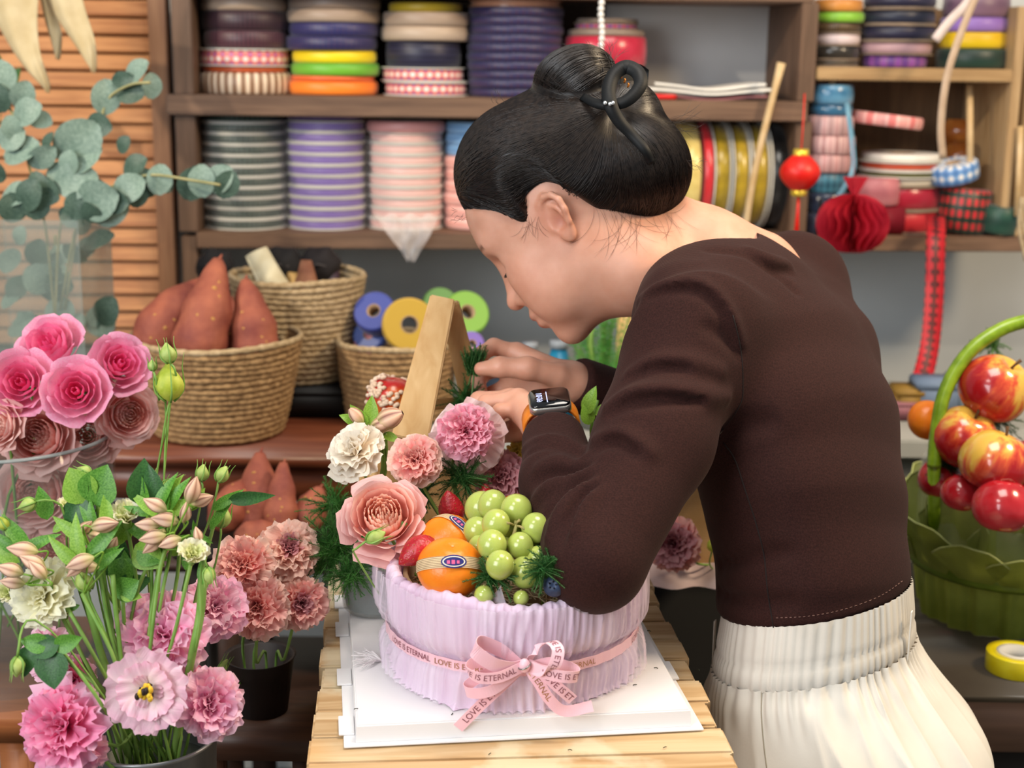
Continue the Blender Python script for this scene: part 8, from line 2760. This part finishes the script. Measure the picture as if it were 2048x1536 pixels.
# ================================================================== eucalyptus in the acrylic box
EB = Vector((P(100, 800, 2.18).x, P(100, 800, 2.18).y, ZC + .0006))
bwid = 225 * 2.1 / FPX; btop = P(110, 432, 2.09).z - EB.z
EV = empty('acrylic_vase', EB, 'square clear acrylic vase of eucalyptus behind the roses', 'vase')
ew = bwid / 2; x_ = -.0
m_acr = mat('acrylic', '#8f9c96', '#a5b0aa', rough=.12, alpha=.26, spec=.8, scale=5)
for nm, bx_ in (('vase_wall', (-ew, ew, -ew, -ew + .003)), ('vase_wall', (-ew, ew, ew - .003, ew)), ('vase_wall', (-ew, -ew + .003, -ew + .0032, ew - .0032)), ('vase_wall', (ew - .003, ew, -ew + .0032, ew - .0032))):
    ob(nm, MB().box(*bx_, 0, btop, .0006).mesh(nm, False), m_acr, EV)
ob('vase_floor', MB().box(-ew + .0032, ew - .0032, -ew + .0032, ew - .0032, .0, .004).mesh('vase_floor', False), m_acr, EV)
m_eu = mat('eucalyptus_leaf', '#6f897c', '#94aa9c', rough=.5, scale=14, transl=.15, lo=.3, hi=.7)
m_eu2 = mat('eucalyptus_leaf_dark', '#3c5448', '#566e60', rough=.5, scale=14, transl=.15)
def euleaf(L, Wd, seed):
    b = MB()
    b.grid(lambda u, v: ((u - .5) * 2 * (Wd * math.sin(math.pi * (.02 + .96 * v)) ** .55 + .0003), L * v, .12 * L * math.sin(v * 3) + .10 * abs(u - .5) * L), 7, 9)
    k0 = len(b.v)
    return b.mesh('leaf')
_eu = []
for m_ in (m_eu, m_eu2):
    for w_ in (.42, .34, .5):
        me = euleaf(1, w_, 0); me.materials.append(m_); _eu.append(me)
def eucalypt(label, path, leaves, d=2.08):
    pos = P(path[-1][0], path[-1][1], d)
    t = empty('eucalyptus_branch', pos, label, 'eucalyptus', 'eucalyptus branches in the acrylic vase')
    pts = [P(x, y_, d + dd) - pos for x, y_, dd in path]
    stem(t, pts, .0022, mat('eucalyptus_twig', '#8c8a5c', '#a8a070', rough=.7), 'twig', 20)
    for (x, y_, a, L, kd, out) in leaves:
        place(_eu[kd], None, t, P(x, y_, d + rnd(-.01, .01)) - pos, ldir(a, out), CAMD + Vector((rnd(-.8, .8), 0, rnd(-.3, .7))), 'leaf', L * d / FPX)
rs_ = random.Random(14)
eucalypt('long eucalyptus branch reaching right over the shelf upright', [(440, 370, -.05), (380, 360, -.04), (300, 350, -.02), (230, 370, 0), (160, 430, .02), (120, 620, .06)],
    [(405, 395, 88, 66, 0, .2), (440, 395, 60, 60, 3, .2), (375, 400, 70, 70, 3, .3), (340, 385, 110, 60, 1, .3), (315, 390, 80, 62, 0, .1), (300, 395, 100, 60, 3, .4), (270, 415, 80, 56, 3, .2), (250, 350, 30, 60, 3, .3), (395, 380, 90, 50, 4, .4), (420, 380, 40, 66, 0, .3)])
eucalypt('eucalyptus branch rising to the louvred shutter', [(300, 165, -.03), (260, 170, -.02), (215, 200, 0), (195, 270, 0), (170, 350, .01), (130, 620, .06)],
    [(205, 230, 80, 72, 0, .1), (255, 170, 40, 66, 0, .3), (300, 198, 85, 52, 0, .2), (235, 175, -20, 66, 3, .3), (225, 165, 10, 50, 4, .3), (150, 255, -40, 50, 2, .5), (175, 245, -15, 60, 3, .3), (120, 320, 40, 110, 0, .2), (130, 330, 20, 88, 2, .2), (240, 305, 50, 40, 3, .4)])
L3 = []
for (x, y_, a, L, kd) in ((10, 190, 100, 70, 0), (35, 215, 60, 60, 0), (30, 240, 20, 70, 0), (5, 225, 90, 60, 3), (60, 235, -20, 50, 0), (10, 320, 20, 80, 0), (20, 310, 60, 60, 3), (60, 330, 30, 70, 1), (95, 340, -20, 60, 0), (70, 370, -30, 70, 3), (5, 400, 10, 70, 0), (10, 360, 140, 60, 3), (110, 370, 10, 90, 0), (150, 380, -15, 80, 3), (160, 410, 10, 100, 0), (180, 430, 20, 90, 0), (120, 420, -30, 60, 4), (210, 400, -10, 60, 3), (50, 420, 60, 70, 3), (90, 400, 110, 60, 4), (140, 350, 80, 50, 2), (30, 280, 100, 50, 0), (0, 290, 30, 60, 2), (90, 310, 60, 50, 4), (230, 395, 30, 70, 0), (75, 440, 90, 60, 5), (150, 440, 70, 60, 5), (20, 445, 80, 60, 5), (200, 445, 120, 50, 5)):
    L3.append((x, y_, a, L, kd, rs_.uniform(.0, .5)))
eucalypt('dense eucalyptus branch at the left edge', [(5, 190, 0), (40, 260, 0), (60, 340, .01), (90, 450, .03), (110, 640, .06)], L3[:16])
eucalypt('eucalyptus branch crowding over the acrylic vase rim', [(200, 380, -.02), (150, 400, 0), (120, 460, .03), (110, 640, .06)], L3[16:], 2.07)
LI = [(rs_.uniform(20, 205), rs_.uniform(470, 670), rs_.uniform(0, 360), rs_.uniform(40, 70), rs_.randrange(6), rs_.uniform(0, .5)) for _ in range(26)]
eucalypt('eucalyptus leaves pressed behind the acrylic wall', [(110, 470, .05), (110, 560, .06), (105, 680, .07)], LI, 2.15)
# ================================================================== cloth pieces hanging at the top left
m_bur = mat('cream_linen', '#cdb98e', '#dccba4', rough=.85, scale=30, bump=.3, bscale=500, bdist=.0006, transl=.2)
def cloth(pts_l, pts_r, d, label):
    a = bez([P(x, y_, d) for x, y_ in pts_l], 16); b_ = bez([P(x, y_, d) for x, y_ in pts_r], 16); n = min(len(a), len(b_))
    bb = MB()
    for lay in (0, .0012):
        for j in range(n):
            for i in range(9):
                u = i / 8
                q = a[j].lerp(b_[j], u) + _fw * (lay + .012 * math.sin(u * 3.14) * -1 + .004 * math.sin(u * 9 + j * .4))
                bb.v.append(tuple(q))
    k0 = n * 9
    for L_ in (0, k0):
        for j in range(n - 1):
            for i in range(8): bb.f.append((L_ + j * 9 + i, L_ + j * 9 + i + 1, L_ + j * 9 + 10 + i, L_ + j * 9 + 9 + i))
    for j in range(n - 1):
        bb.f.append((j * 9, j * 9 + 9, k0 + j * 9 + 9, k0 + j * 9)); bb.f.append((j * 9 + 8, j * 9 + 17, k0 + j * 9 + 17, k0 + j * 9 + 8))
    return bb.ob('hanging_cloth', m_bur, label=label, cat='cloth', group='cream cloth points at top left')
cloth([(-60, -60), (0, 60), (45, 130), (88, 176), (95, 186)], [(80, -60), (76, 40), (82, 110), (98, 165), (97, 187)], 2.2, 'broad cream cloth point hanging at the top left corner')
cloth([(70, -60), (110, 30), (150, 90), (180, 135), (186, 146)], [(150, -60), (172, 20), (190, 80), (192, 130), (188, 147)], 2.22, 'cream cloth point hanging before the louvred shutter, right of the broad one')
cloth([(78, -10), (88, 40), (103, 85), (112, 115), (114, 119)], [(100, -10), (118, 40), (124, 70), (120, 108), (117, 120)], 2.24, 'thin cream cloth point between the two larger ones')
# dark green leaf behind cloth
t = empty('dark_leaf_sprig', P(5, 150, 2.3), 'dark green leaf showing behind the broad cloth point', 'foliage')
leaf(t, Vector((0, 0, -.02)), 110, .07, 1, m_leafd); leaf(t, Vector((0, 0, -.03)), 60, .05, 1, m_leafd); stem(t, [Vector((0, 0, -.02)), Vector((-.01, 0, -.08))], .001, m_stemd)
